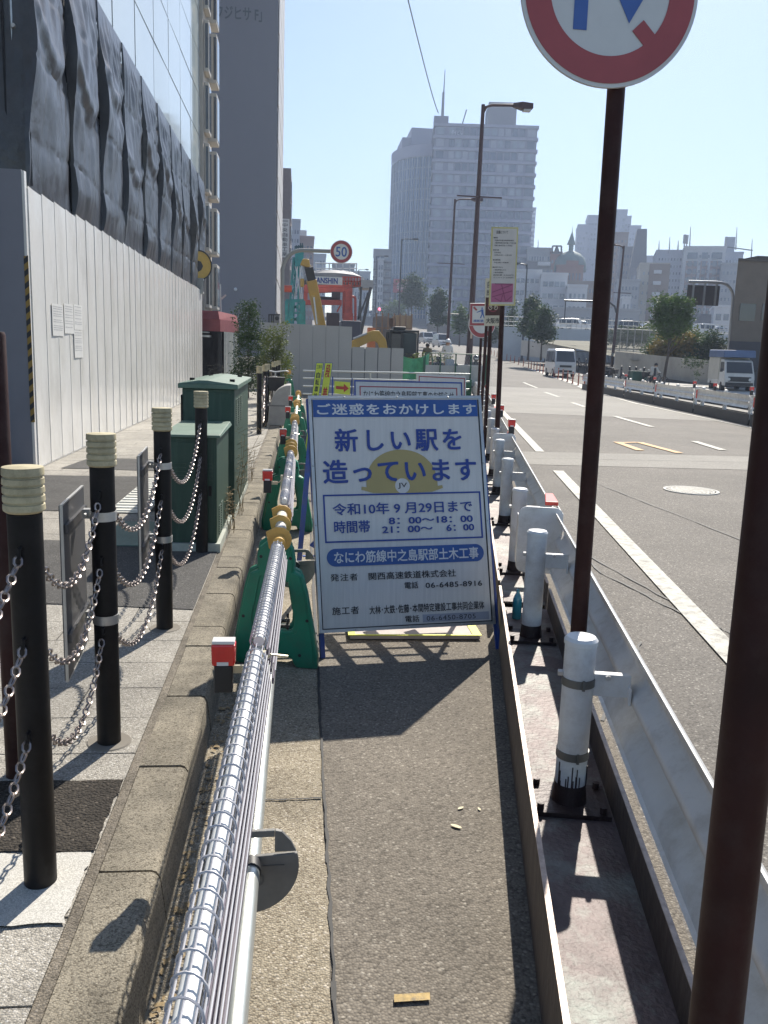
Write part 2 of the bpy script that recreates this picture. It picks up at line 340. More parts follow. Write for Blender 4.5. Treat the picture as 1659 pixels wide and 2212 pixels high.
for P in (((1240, 1185), (1560, 1360), (1659, 1420)), ((1175, 1120), (1300, 1240), (1480, 1330), (1659, 1470)), ((1130, 990), (1659, 1000)), ((1300, 1560), (1386, 1388)), ((1250, 1030), (1659, 1190)), ((1120, 960), (1659, 962)), ((1140, 945), (1659, 935))):
    Q = [gr(*p) for p in P]; R_ = []
    for p, q in zip(Q, Q[1:]): R_ += jag(p.x, p.y, q.x, q.y, 14, 0.009)
    ribbon(m, R_, 0.016, 0.0075)
struct('road_seam', m, tar)
m = MB(); q = [gr(x, y) for x, y in ((851, 2174), (929, 2169), (928, 2153), (851, 2157))]; m.add([(p.x, p.y, 0.0125) for p in q], [(0, 1, 2, 3)])
struct('paint_mark', m, mat('yellow_paint_worn', (0.46, 0.33, 0.14), 0.85, 0, 0.3, 60, world=True, dirt=((0.19, 0.165, 0.13), 0.95, 45)))
# a round manhole cover with its raised pattern, cast iron
mh = thing('manhole_cover', 'round pale iron manhole cover with wavy ribs set in the road', 'manhole cover', (4.95, 10.3, 0.006))
iron = mat('cast_iron_worn', (0.38, 0.37, 0.34), 0.5, 0.35, 0.25, 20, bump=0.2)
m = MB(); m.lathe((4.95, 10.3, 0), [(0.0, 0.006), (0.30, 0.006), (0.30, 0.002)], 40); m.build('cover', mat('cast_iron_dark', (0.16, 0.155, 0.15), 0.55, 0.3, 0.3, 30), mh)
m = MB(); m.lathe((4.95, 10.3, 0), [(0.30, 0.0), (0.34, 0.0), (0.34, 0.012), (0.305, 0.012), (0.305, 0.006)], 40); m.build('rim', mat('rim_concrete', (0.5, 0.49, 0.45), 0.8), mh)
m = MB()
for i in range(-9, 10):
    y = i * 0.03; w = math.sqrt(max(0, 0.29 ** 2 - y * y)); N = 14
    for k in range(N):
        xa = -w + 2 * w * k / N; xb = -w + 2 * w * (k + 1) / N; m.bar((4.95 + xa, 10.3 + y + 0.008 * (-1) ** k, 0.0095), (4.95 + xb, 10.3 + y + 0.008 * (-1) ** (k + 1), 0.0095), 0.012, 0.006)
m.build('rib_pattern', iron, mh)
# fallen leaves and gutter debris
leafm = mat('dry_leaf', (0.62, 0.55, 0.36), 0.7, 0, 0.3, 30)
def leaf(mb, x, y, z, s, a, curl=0.3):
    c, sn = math.cos(a), math.sin(a); vs = []
    for t, w in ((-1, 0), (-.6, .3), (0, .42), (.6, .28), (1, 0)):
        for sgn in ((-1, 1) if w else (1,)):
            px, py = t * s, sgn * w * s; vs.append((x + px * c - py * sn, y + px * sn + py * c, z + curl * s * (abs(sgn * w) * .8 + t * t * .3)))
    mb.add(vs, [(0, 1, 2), (1, 3, 4, 2), (3, 5, 6, 4), (5, 7, 6)], True)
for i, (px_, py_, lab) in enumerate([(985, 1790, 'large pale fallen leaf on the asphalt path, nearest of a close pair'), (995, 1750, 'small yellow fallen leaf on the asphalt path just above a paler leaf'), (1035, 1752, 'tiny grey fallen leaf on the path right of a yellow one')]):
    g = gr(px_, py_); m = MB(); leaf(m, g.x, g.y, 0.008, (0.022, 0.015, 0.011)[i], random.uniform(0, 3)); tag(m.build('fallen_leaf', leafm), lab, 'leaf', 'fallen leaves on the path')
m = MB(); random.seed(11)
for i in range(260):
    Y = random.uniform(1.2, 4.5) if i < 200 else random.uniform(4.5, 14); leaf(m, -0.337 + abs(random.gauss(0, 0.022)), Y, 0.014, random.uniform(.006, .017), random.uniform(0, 6.3), random.uniform(.1, .8))
tag(m.build('leaf_litter', mat('litter', (0.28, 0.2, 0.1), 0.8, 0, 0.5, 25)), 'dry leaves and grit gathered along the foot of the kerb', 'litter', None, 'stuff')
# ---------------------------------------------------------------- bollards with cream ribbed caps, chains between them
bl_iron = mat('bollard_paint', (0.0045, 0.0035, 0.0042), 0.5, 0.0, 0.4, 8, bump=0.08, bscale=30, spec=.28, dirt=((0.02, .018, .017), .5, 9))
cream = mat('bollard_cap_cream', (0.50, 0.44, 0.28), 0.6, 0, 0.15, 6, dirt=((0.2, 0.17, 0.1), 0.6, 14))
steel = mat('galvanised', (0.55, 0.55, 0.54), 0.38, 0.75, 0.15, 12, bump=0.05)
chain_m = mat('chain_steel', (0.30, 0.26, 0.245), 0.36, 0.9, 0.2, 40)
BX = -0.672
def bollard(x, y, label, z=SW, hooks=True, seg=24):
    t = thing('bollard', label, 'bollard', (x, y, z), 'cream capped bollards along the left kerb')
    m = MB(); m.lathe((x, y, z), [(0.0415, -0.02), (0.0415, 1.01)], seg); m.build('post', bl_iron, t)
    m = MB(); pr = [(0.0415, 1.012)]
    for k in range(5): z0 = 1.018 + k * 0.0215; pr += [(0.0492, z0), (0.0498, z0 + 0.002), (0.0492, z0 + 0.0150), (0.0450, z0 + 0.0162), (0.0446, z0 + 0.0207)]
    pr = pr[:-2] + [(0.0485, 1.1245), (0.0, 1.126)]
    m.lathe((x, y, z), pr, seg); m.build('cap', cream, t, ang=18)
    if hooks:
        for h in (0.93, 0.70, 0.45):
            for s in (-1, 1):
                m = MB(); m.tube([(x, y + s * 0.040, z + h), (x, y + s * 0.056, z + h), (x, y + s * 0.058, z + h - 0.022), (x, y + s * 0.044, z + h - 0.024)], 0.005, 6); m.build('chain_hook', bl_iron, t)
    m = MB(); m.lathe((x, y, z), [(0.0, 0.005), (0.075, 0.004), (0.08, 0.0)], 20); m.build('foot_collar', mat('mortar_collar', (0.2, 0.18, 0.15), 0.9), t)
    return t
BY = [2.15, 2.99, 4.29, 5.97]
bollard(BX, BY[0], 'nearest black bollard with cream ribbed cap, standing on the pale concrete patch')
bollard(BX, BY[1], 'black cream capped bollard with two steel straps, second from the camera')
bollard(BX, BY[2], 'black cream capped bollard with two steel straps just before the low green cabinet')
bollard(BX, BY[3], 'black cream capped bollard without straps right in front of the tall green cabinet')
bollard(BX, 0.75, 'black bollard at the very near end of the chain row', hooks=True)
LB = ['first black bollard beyond the tall green cabinet', 'second bollard beyond the green cabinets, close behind the first', 'third bollard beyond the cabinets, nearest the leaning bicycle', 'fourth bollard beyond the cabinets, behind the bicycle', 'fifth bollard beyond the cabinets, half hidden', 'farthest bollard beyond the cabinets, at the shrubs']
for (x, y), lb in zip([(-.677, 14.5), (-.64, 15.8), (-.64, 16.9), (-.60, 19.6), (-.58, 20.9), (-.56, 22.4)], LB): bollard(x, y, lb, hooks=False, seg=14)
def chain(p, q, sag, label, pitch=0.0255, n=8, big=1.0, group='chains hung between the bollards'):
    """steel chain hanging between two hooks: flat links turned by a quarter from one to the next"""
    p = Vector(p); q = Vector(q); N = 200; pts = [p.lerp(q, i / N) - Vector((0, 0, 4 * sag * (i / N) * (1 - i / N))) for i in range(N + 1)]
    mb = MB(); acc = 0; k = 0; i = 0; pos = [pts[0]]
    for a, b in zip(pts, pts[1:]):
        acc += (b - a).length
        if acc >= pitch: pos.append(b); acc = 0
    for a, b in zip(pos, pos[1:]):
        c = (a + b) / 2; d = (b - a).normalized(); s_ = d.cross(Vector((1, 0, 0))); s_ = s_.normalized() if s_.length > .1 else Vector((0, 1, 0)); o_ = d.cross(s_)
        w = s_ * math.cos(RAD(45 + 90 * k)) + o_ * math.sin(RAD(45 + 90 * k)); k += 1
        hl, hw, r = pitch * 0.62 * big, 0.0095 * big, 0.0032 * big; path = []
        for j in range(n):
            t = 2 * math.pi * j / n; path.append(c + d * (hl * math.cos(t)) + w * (hw * math.sin(t) * (1.15 if abs(math.sin(t)) > .5 else 1)))
        vs = []; M_ = 5; nn = d.cross(w).normalized()
        for j in range(n):
            tan = (path[(j + 1) % n] - path[j - 1]).normalized(); ax = tan.cross(nn)
            for u in range(M_): t = 2 * math.pi * u / M_; vs.append(path[j] + (ax * math.cos(t) + nn * math.sin(t)) * r)
        mb.add(vs, [(j * M_ + u, ((j + 1) % n) * M_ + u, ((j + 1) % n) * M_ + (u + 1) % M_, j * M_ + (u + 1) % M_) for j in range(n) for u in range(M_)], True)
    return tag(mb.build('chain', chain_m), label, 'chain', group)
rows = [(0.93, 'top'), (0.70, 'middle'), (0.45, 'bottom')]
spans = [(0.75, 2.15, 'reaching from the nearest bollard towards the camera', .20), (2.15, 2.99, 'between the nearest bollard and the next', .19), (2.99, 4.29, 'between the two strapped bollards', .24), (4.29, 5.97, 'in front of the green cabinets', .27)]
for y0, y1, lb, sg in spans:
    for h, nm in rows: chain((BX, y0 + .053, SW + h - .02), (BX, y1 - .053, SW + h - .02), sg, nm + ' steel chain ' + lb)
for (y0, y1, lb) in ((14.5, 15.8, 'first and second'), (15.8, 16.9, 'second and third'), (19.6, 20.9, 'fourth and fifth')):
    for h, nm in rows: chain((-.66, y0 + .06, SW + h), (-.64, y1 - .06, SW + h), .3, nm + ' bright chain between the %s bollards beyond the cabinets' % lb, 0.06, 6, 1.7)
# notice boards strapped to two bollards, seen almost edge on
boardm = mat('sign_back_grey', (0.07, 0.07, 0.075), 0.5, 0.2, 0.15, 5); edge_m = mat('aluminium_edge', (0.5, 0.5, 0.49), 0.4, 0.8, 0.1, 8)
for (y, lb, s) in ((BY[1], 'grey notice board strapped to the second bollard, seen edge on', 0), (BY[2], 'grey notice board strapped to the third bollard, seen edge on', 1)):
    t = thing('notice_board', lb, 'notice board', (BX - .1, y, SW + 0.35), 'notice boards strapped to bollards')
    u = Vector((-0.03, 0.40, 0)).normalized(); ya = 2.78 if not s else 4.06; W_ = 0.40
    fr = Fr(Vector((-.752 if not s else -.742, ya, 0.485)) + u * W_, u, (0, 0, 1))
    m = MB(); m.pan(fr, -W_ + .004, 0.004, -.004, 0.596, -0.012, 0.0); m.build('panel', boardm, t)
    m = MB(); m.pan(fr, -W_, 0, -W_ + .005, .6, -.008, .001); m.pan(fr, -.005, 0, 0, .6, -.008, .001); m.pan(fr, -W_ + .005, .595, -.005, .6, -.008, .001); m.pan(fr, -W_ + .005, 0, -.005, .005, -.008, .001); m.build('edge_trim', edge_m, t)
    for b in (0.13, 0.5): m = MB(); m.pan(fr, -W_ + .015, b, -.016, b + .03, .001, .012); m.build('rail', mat('rail_dark_steel', (.10, .10, .105), .4, .6), t)
    for b in (0.14, 0.51):
        m = MB(); zz = fr.o.z + b; m.lathe((BX, y, zz), [(0.0417, 0), (0.0445, 0), (0.0445, 0.032), (0.0417, 0.032)], 28); m.box((BX - .075, y + .02, zz), (BX - .045, y + .05, zz + .032)); m.cyl((BX - .062, y - .01, zz + .016), (BX - .062, y + .06, zz + .016), .006, 8); m.build('strap', steel, t)
# brown sign post at the far left edge
brown = mat('brown_post_paint', (0.030, 0.007, 0.005), 0.55, 0.0, 0.35, 6, bump=0.1, bscale=25, spec=.25, dirt=((.055, .03, .024), .5, 9))
m = MB(); g = at(-6, 760, 2.75); x0, y0 = g.x - .005, 2.75; m.lathe((x0, y0, SW), [(0.031, -.02), (0.031, 1.44), (0.027, 1.45), (0.0, 1.452)], 20)
tag(m.build('post', brown), 'slim dark brown post at the left edge beside the nearest chains', 'post')

# ---------------------------------------------------------------- green cabinets
green = mat('cabinet_green', (0.014, 0.052, 0.034), 0.5, 0.0, 0.25, 3, streak=(6, 6, 0.6), bump=0.04, bscale=20, dirt=((0.05, 0.095, 0.07), 0.4, 5))
gtop = mat('cabinet_lid_faded', (0.085, 0.15, 0.11), 0.55, 0.0, 0.2, 4, bump=0.04, bscale=20, dirt=((0.16, 0.21, 0.165), 0.5, 5))
def louvre(mb, fr, a0, b0, a1, n, st): 
    for i in range(n): mb.poly(Fr(fr.p(a0, b0 + i * st, 0), fr.u, fr.v), [(0, 0), (a1 - a0, 0), (a1 - a0, .012), (0, .012)], 0.0, 0.008)
t = thing('utility_cabinet', 'low green steel utility cabinet in front of the tall one', 'utility cabinet', (-0.76, 6.5, SW), 'green street cabinets')
m = MB(); m.box((-0.93, 6.0, SW + .06), (-0.57, 6.98, 0.975)); m.build('body', green, t, bevel=.006)
m = MB(); m.hexa([(-0.955, 5.975, 0.976), (-0.545, 5.975, 0.976), (-0.545, 7.03, 0.976), (-0.955, 7.03, 0.976), (-0.955, 5.975, 0.995), (-0.545, 5.975, 0.995), (-0.56, 7.03, 1.005), (-0.94, 7.03, 1.005)]); m.build('lid', gtop, t, bevel=.004)
m = MB(); m.box((-0.96, 5.97, SW - .02), (-0.545, 7.05, SW + .06)); m.build('plinth', mat('plinth_concrete', (0.4, 0.42, 0.36), 0.85, 0, 0.2, 8), t)
m = MB(); fr = Fr((-0.93, 5.998, SW), (1, 0, 0), (0, 0, 1)); 
for a in (0.03, 0.21): louvre(m, fr, a, 0.50, a + .12, 5, .028)
m.build('louvre', green, t)
m = MB(); m.pan(fr, .014, .09, .346, .77, -.001, .0035); d_ = m.build('door', green, t, bevel=.001); m = MB(); m.pan(fr, .305, .40, .325, .47, .0036, .014); m.build('handle', bl_iron, d_)
m = MB(); fr = Fr((-0.568, 6.0, SW), (0, 1, 0), (0, 0, 1))
for i in range(2):
    for k in range(12): m.pan(fr, 0.15 + .16 * i, 0.09 + k * .018, 0.27 + .16 * i, .10 + k * .018, -.001, .004)
m.build('vent_grille', green, t)
t = thing('utility_cabinet', 'tall green steel utility cabinet with a peaked lid behind the low one', 'utility cabinet', (-0.79, 8.1, SW), 'green street cabinets')
m = MB(); m.box((-.955, 7.15, SW + .05), (-0.535, 9.0, 1.255)); m.build('body', green, t, bevel=.006)
m = MB(); m.hexa([(-.985, 7.11, 1.257), (-0.505, 7.11, 1.257), (-0.505, 9.05, 1.257), (-.985, 9.05, 1.257), (-.985, 7.11, 1.295), (-0.505, 7.11, 1.295), (-0.505, 9.05, 1.295), (-.985, 9.05, 1.295)])
m.hexa([(-.985, 7.11, 1.296), (-0.505, 7.11, 1.296), (-0.505, 9.05, 1.296), (-.985, 9.05, 1.296), (-0.82, 7.13, 1.324), (-0.75, 7.13, 1.324), (-0.75, 9.03, 1.324), (-0.82, 9.03, 1.324)]); m.build('lid', gtop, t, bevel=.004)
m = MB()
for x, y in ((-.93, 7.6), (-.87, 8.6), (-.58, 7.5), (-.60, 8.7)): m.cyl((x, y, 1.298), (x, y, 1.325), .022, 8)
m.build('lifting_bolt', bl_iron, t)
fr = Fr((-.955, 7.149, SW), (1, 0, 0), (0, 0, 1)); m = MB(); m.pan(fr, .02, .09, .40, 1.05, -.001, .0035); d_ = m.build('door', green, t, bevel=.001); m = MB(); m.pan(fr, .35, .60, .372, .70, .0036, .016); m.build('handle', bl_iron, d_)
m = MB(); m.box((-.98, 7.12, SW - .02), (-0.532, 9.03, SW + .05)); m.build('plinth', MATS['plinth_concrete'], t)
m = MB(); fr = Fr((-0.533, 7.2, SW), (0, 1, 0), (0, 0, 1))
for i in range(3):
    for k in range(14): m.pan(fr, 0.1 + .28 * i, .78 + k * .016, .3 + .28 * i, .788 + k * .016, -.001, .004)
m.build('vent_grille', green, t)
m = MB(); m.box((-.967, 7.14, .35), (-0.953, 7.4, 1.2)); m.build('hinge_cover', bl_iron, t)
# ribbed ramp plates beside the cabinets
t = thing('ramp_plate', 'ribbed grey ramp plate lying on the pavement by the green cabinets', 'ramp', (-1.55, 8.2, SW))
m = MB(); m.box((-1.62, 7.35, SW + .006), (-1.28, 9.3, SW + .012)); m.build('plate', mat('plate_grey', (0.5, 0.5, 0.46), 0.55, .2), t)
m = MB()
for k in range(14): m.bar((-1.61, 7.42 + k * .135, SW + .016), (-1.29, 7.42 + k * .135, SW + .016), .04, .009)
m.build('rib', mat('rib_pale', (0.6, 0.6, 0.56), 0.5, .2), t)
m = MB(); m.box((-1.42, 6.1, SW + .007), (-1.06, 6.95, SW + .015)); tag(m.build('rubber_mat', mat('mat_green', (0.12, 0.19, 0.16), 0.7, 0, 0.15, 30)), 'flat green rubber mat on the asphalt beside the low green cabinet', 'mat')
# dry weeds at the kerb
wm = mat('dry_weed', (0.22, 0.16, 0.07), 0.8, 0, 0.4, 20)
def weed(x, y, h, n, lab, seed):
    random.seed(seed); mb = MB()
    for i in range(n):
        a = random.uniform(0, 6.28); L2 = h * random.uniform(.5, 1); sp = random.uniform(.05, .3) * h; p = Vector((x + random.uniform(-.06, .06), y + random.uniform(-.1, .1), SW - .01)); pts = [p]
        for k in range(1, 6):
            f = k / 5; pts.append(p + Vector((math.cos(a) * sp * f * f, math.sin(a) * sp * f * f, L2 * f)) + Vector((random.uniform(-.008, .008), random.uniform(-.008, .008), 0)))
        mb.tube(pts, [.0028 * (1 - .13 * k) for k in range(6)], 4)
        for k in range(2, 6):
            for s in range(3):
                b = a + random.uniform(-2, 2); q = pts[k] + Vector((math.cos(b), math.sin(b), .5)) * random.uniform(.03, .09) * (h / .5); mb.tube([pts[k], q], .0013, 3)
                for _ in range(2): leaf(mb, q.x + random.uniform(-.01, .01), q.y, q.z, random.uniform(.005, .012), random.uniform(0, 6))
    return tag(mb.build('weed', wm), lab, 'weed', 'dry weeds along the kerb')
weed(-0.555, 6.7, .34, 11, 'low dry weed at the foot of the low green cabinet', 1); weed(-0.535, 7.45, .75, 14, 'tall spindly dry weed by the corner of the tall green cabinet', 2); weed(-0.55, 9.3, .4, 9, 'dry weed behind the tall green cabinet at the kerb', 3)
# pale rounded kerb block by the far bollards
t = thing('bench_end', 'pale grey round topped concrete block at the kerb by the far bollards', 'concrete block', (-0.42, 16.3, SW))
m = MB(); fr = Fr((-0.60, 16.2, SW), (1, 0, 0), (0, 0, 1)); P = [(0, 0), (0.42, 0), (0.42, .74)] + [(.42 - .36 * math.sin(RAD(a)) * 1.0, .40 + .36 * math.cos(RAD(a))) for a in range(0, 91, 10)] + [(0.03, .38)]
m.poly(fr, P, -.9, 0.0); m.build('block', mat('block_grey', (0.36, 0.35, 0.33), 0.8, 0, 0.12, 8), t, bevel=.015)
m = MB(); m.pan(fr, -.004, .36, .424, .385, -.904, .004); m.build('joint_band', mat('block_joint', (0.2, 0.195, 0.19), 0.85), t)
# ---------------------------------------------------------------- pipe barricade along the kerb
bgreen = mat('stand_green', (0.010, 0.215, 0.118), 0.42, 0.0, 0.14, 5, bump=0.08, bscale=18, dirt=((0.05, 0.13, 0.085), 0.45, 7))
ivory = mat('pipe_ivory', (0.74, 0.70, 0.56), 0.45, 0, 0.1, 10)
orange = mat('cap_orange', (0.70, 0.40, 0.10), 0.5, 0, 0.18, 9)
alu = mat('pipe_galvanised', (0.62, 0.64, 0.60), 0.33, 0.65, 0.1, 6, streak=(14, 1, 14), bump=0.03, dirt=((0.4, 0.4, 0.37), 0.5, 9))
cage_m = mat('cage_wire_white', (0.47, 0.465, 0.49), 0.4, 0.1, 0.08, 20)
tube_m = mat('light_tube_white', (0.74, 0.75, 0.74), 0.35, 0, 0.05, 5)
blackp = mat('black_plastic', (0.02, 0.02, 0.022), 0.5, 0, 0.25, 12)
redlens = mat('red_lens', (0.72, 0.035, 0.03), 0.25, 0, 0.1, 15, spec=0.7, coat=0.4)
greyplate = mat('disc_grey', (0.17, 0.165, 0.155), 0.6, 0.1, 0.2, 9, bump=0.06)
brass = mat('bracket_zinc', (0.56, 0.52, 0.40), 0.35, 0.8, 0.15, 14)
def poly_hole(mb, fr, outer, inner, c0, c1):
    n = len(outer); A = [fr.p(a, b, c1) for a, b in outer]; B = [fr.p(a, b, c1) for a, b in inner]; C = [fr.p(a, b, c0) for a, b in outer]; D = [fr.p(a, b, c0) for a, b in inner]
    fs = []
    for i in range(n):
        j = (i + 1) % n
        fs += [(i, j, n + j, n + i), (2 * n + j, 2 * n + i, 3 * n + i, 3 * n + j), (2 * n + i, 2 * n + j, j, i), (n + i, n + j, 3 * n + j, 3 * n + i)]
    mb.add(A + B + C + D, fs)
ST_O = [(0.0, .65), (.048, .65), (.081, .622), (.093, .555), (.091, .502), (.134, .482), (.158, .40), (.200, .18), (.22, .067), (.22, 0), (.11, 0), (.086, .048), (0, .048)]
ST_I = [(0.0, .445), (.030, .445), (.050, .445), (.062, .445), (.066, .43), (.072, .40), (.083, .33), (.096, .265), (.094, .22), (.085, .20), (.07, .192), (.04, .192), (0, .192)]
def mirror(P): return P + [(-a, b) for a, b in P[-2:0:-1]]
def stand(x, y, label, rz, z=0.009):
    t = thing('barricade_stand', label, 'barricade stand', (x, y, z), 'green barricade stands under the pipes', rz)
    for s in (1, -1):
        fr = Fr((0, -.03 * s - .0, 0), (1, 0, 0), (0, 0, 1)) if s == 1 else Fr((-.03, .055, 0), (1, 0, 0), (0, 0, 1))
        m = MB(); poly_hole(m, fr, mirror(ST_O), mirror(ST_I), -.045, 0.0)
        m.build('stand_leaf', bgreen, t, local=True, bevel=.009)
        m = MB(); I2 = [(a * .985, b * .985 + .004) for a, b in mirror(ST_O)]; J2 = [(a * 1.28, (b - .32) * 1.17 + .325) for a, b in mirror(ST_I)]
        poly_hole(m, Fr(fr.p(0, 0, .0005), fr.u, fr.v), [(a * .90, (b - .3) * .93 + .31) for a, b in mirror(ST_O)], J2, -.002, .005); m.build('raised_rib', bgreen, t, local=True, bevel=.003)
    m = MB()
    for a, b in ((.075, .55), (-.075, .55), (.165, .235), (-.165, .235), (.13, .05)): m.disc(Fr((0, -.0355, 0), (1, 0, 0), (0, 0, 1)), a, b + .02, .0085, 0, .001, 12)
    m.build('bolt_hole', blackp, t, local=True)
    return t
sl_ = ['nearest green plastic A shaped barricade stand, left of the large notice board', 'second green barricade stand along the kerb, behind the nearest', 'third green barricade stand along the kerb', 'fourth green barricade stand along the kerb', 'fifth and farthest green barricade stand of the kerb row']
PXL = lambda Y: -0.160 + .0180 * Y if Y < 4 else -0.088 + (Y - 4) * .004
for i, lb in enumerate(sl_): stand(-0.10 + .01 * i, 4.2 + 3.3 * i, lb, RAD(-14 if i == 0 else -8))
def cap_flange(mb, x, y, z, r=.058, th=.012):
    fr = Fr((x, y, z), (1, 0, 0), (0, 0, 1)); P = [(-r, .6 * r), (-r * .2, r)] + [(r * math.cos(RAD(a)), r * math.sin(RAD(a))) for a in range(70, -80, -15)] + [(-.3 * r, -r * 1.05), (-.75 * r, -.7 * r)]
    mb.poly(fr, P, -th, 0)
ordn = ['nearest', 'second', 'third', 'fourth', 'fifth']
ends = [-0.6, 3.95] + [4.2 + 3.3 * i for i in range(1, 5)] + [20.0]
for i in range(5):
    y0 = ends[i] if i == 0 else ends[i] + (.12 if i > 1 else .12); y1 = ends[i + 1]; o = ordn[i]
    za = .665
    t = thing('barrier_pipe', '%s upper barrier pipe with orange end caps, under the caged light tube' % o, 'pipe', (PXL(y0), y0, za), 'upper pipes of the barricade')
    m = MB(); m.cyl((PXL(y0), y0, za), (PXL(y1), y1 + .45, za + .012), .0215, 14); m.build('pipe', ivory, t)
    ye = y1 + .08
    for k, dy in enumerate((0.0, .33, .62)):
        m = MB(); cap_flange(m, PXL(y1) - .002, ye + dy, za + .035 + (.0 if k else 0), .062 if k == 0 else .056); m.build('end_flange', orange, t, bevel=.003)
    m = MB(); m.cyl((PXL(y1), ye - .06, za + .028), (PXL(y1), ye - .013, za + .03), .03, 18); m.build('end_plug', orange, t, bevel=.004)
    m = MB(); m.cyl((PXL(y1), ye + .012, za + .03), (PXL(y1), ye + .66, za + .034), .029, 16); m.build('sleeve', ivory, t)
    m = MB(); m.cyl((PXL(y1), ye + .20, za + .0315), (PXL(y1), ye + .25, za + .032), .0305, 16); m.build('sleeve_band', steel, t)
    # lower pipe
    t = thing('barrier_pipe', '%s lower barrier pipe of bare galvanised steel close to the ground' % o, 'pipe', (-.098, y0, .4), 'lower pipes of the barricade')
    m = MB(); m.cyl((-.098, y0, .395), (-.098 + .004 * i, y1 + .25, .395), .0215, 18); m.build('pipe', alu, t)
    m = MB(); yy = y1 - .3
    m.lathe((0, 0, 0), [(.0, 0)], 3) if False else None
    for dd in (0, .07):
        m.tube([(-.098, yy + dd - .012, .395), (-.098, yy + dd + .012, .395)], .029, 14); m.box((-.075, yy + dd - .01, .39), (-.03, yy + dd + .01, .402)); m.cyl((-.04, yy + dd, .38), (-.04, yy + dd, .43), .006, 6)
    m.build('clamp', blackp, t); m = MB(); m.cyl((-.098, yy - .5, .395), (-.098, yy - .04, .395), .0245, 16) ; m.build('dark_sleeve', mat('sleeve_dark', (.09, .095, .1), .45, .3, .3, 8), t)
    # disc at a pipe joint
    yd = 1.86 if i == 0 else y0 + .42; xd = -.105 if i == 0 else -.02; zd = .385 if i == 0 else .45
    t = thing('joint_disc', '%s round grey end plate hanging on the lower pipe' % o, 'end plate', (xd, yd, zd), 'grey end plates on the lower pipes')
    fr = Fr((xd, yd, zd), Vector((1, 0.05, 0)), (0, 0, 1)); m = MB(); r = .12; P = [(r * math.cos(RAD(a)), r * math.sin(RAD(a))) for a in range(48, -230, -8)]
    q = [(-.045, .058), (.042, .058), (.042, .043), (-.045, .043)]
    m.poly(fr, [p for p in P if p[1] < .038] , -.012, 0); m.poly(fr, [(.062, .0385), (.1135, .0385), (.1, .066), (.078, .091), (.062, .095)], -.012, 0); m.poly(fr, [(-.1135, .0385), (-.05, .0385), (-.05, .095), (-.078, .091), (-.1, .066)], -.012, 0); m.poly(fr, [(-.0495, .078), (.0615, .078), (.0615, .095), (-.0495, .095)], -.012, 0)
    m.build('plate', greyplate, t, bevel=.002)
    m = MB(); m.ring(fr, .02, -.03, .013, .018, 0.0, .002, 24); m.pan(fr, -.03, .004, .085, .006, 0.0, .0015); m.build('embossed_mark', mat('disc_emboss', (.1, .1, .095), .6), t)
    m = MB(); m.tube([fr.p(.007, .012, .0), fr.p(.007, .012, .035)], .0235, 18); m.build('collar', blackp, t)
# caged light tubes on top of the pipes (spiral wire, straight wires, tube, cable strips)
def light_tube(y0, y1, label, z=.715, r=.0275, pitch=.047, fine=True):
    t = thing('light_tube', label, 'light tube', (PXL(y0), y0, z), 'caged light tubes lying along the barricade')
    m = MB(); m.cyl((PXL(y0), y0 + .02, z - .004), (PXL(y1), y1 - .02, z - .004), .0165, 14); m.build('tube', tube_m, t)
    m = MB(); n = int((y1 - y0) / pitch); seg = 14 if fine else 9
    pts = [(PXL(y0 + pitch * k / seg) + r * math.cos(2 * math.pi * k / seg), y0 + pitch * k / seg, z + r * math.sin(2 * math.pi * k / seg)) for k in range(n * seg + 1)]
    m.tube(pts, .0023, 5 if fine else 3); m.build('spiral_wire', cage_m, t)
    m = MB()
    for a in range(0, 360, 45):
        ca, sa = r * .93 * math.cos(RAD(a)), r * .93 * math.sin(RAD(a)); m.cyl((PXL(y0) + ca, y0, z + sa), (PXL(y1) + ca, y1, z + sa), .0018, 4)
    m.build('long_wire', cage_m, t)
    m = MB()
    for k in range(4): m.cyl((PXL(y0) + .033 + .006 * k, y0, z - .018 - .024 * k), (PXL(y1) + .030 + .004 * k, y1, z - .012 - .018 * k), .0022, 5)
    m.build('cable_strip', cage_m, t)
    m = MB()
    for k in range(4): m.bar((PXL(y0) + .026 + k * .006, y0, z - .031 - .031 * k), (PXL(y1) + .025 + k * .005, y1, z - .024 - .024 * k), .006, .019)
    m.build('shade_slat', mat('slat_dark', (.10, .085, .12), .45, .2), t)  # dark slats shaped to throw striped shade onto the gutter
    return t
light_tube(-.35, 2.44, 'white caged light tube in the foreground running out of the bottom edge')
light_tube(2.52, 3.84, 'white caged light tube between the nearest red lamp and the nearest green stand', pitch=.031)
light_tube(5.0, 7.4, 'white caged light tube just beyond the first orange capped joint', pitch=.03, fine=False); light_tube(8.4, 10.6, 'white caged light tube of the third barricade bay', pitch=.04, fine=False)
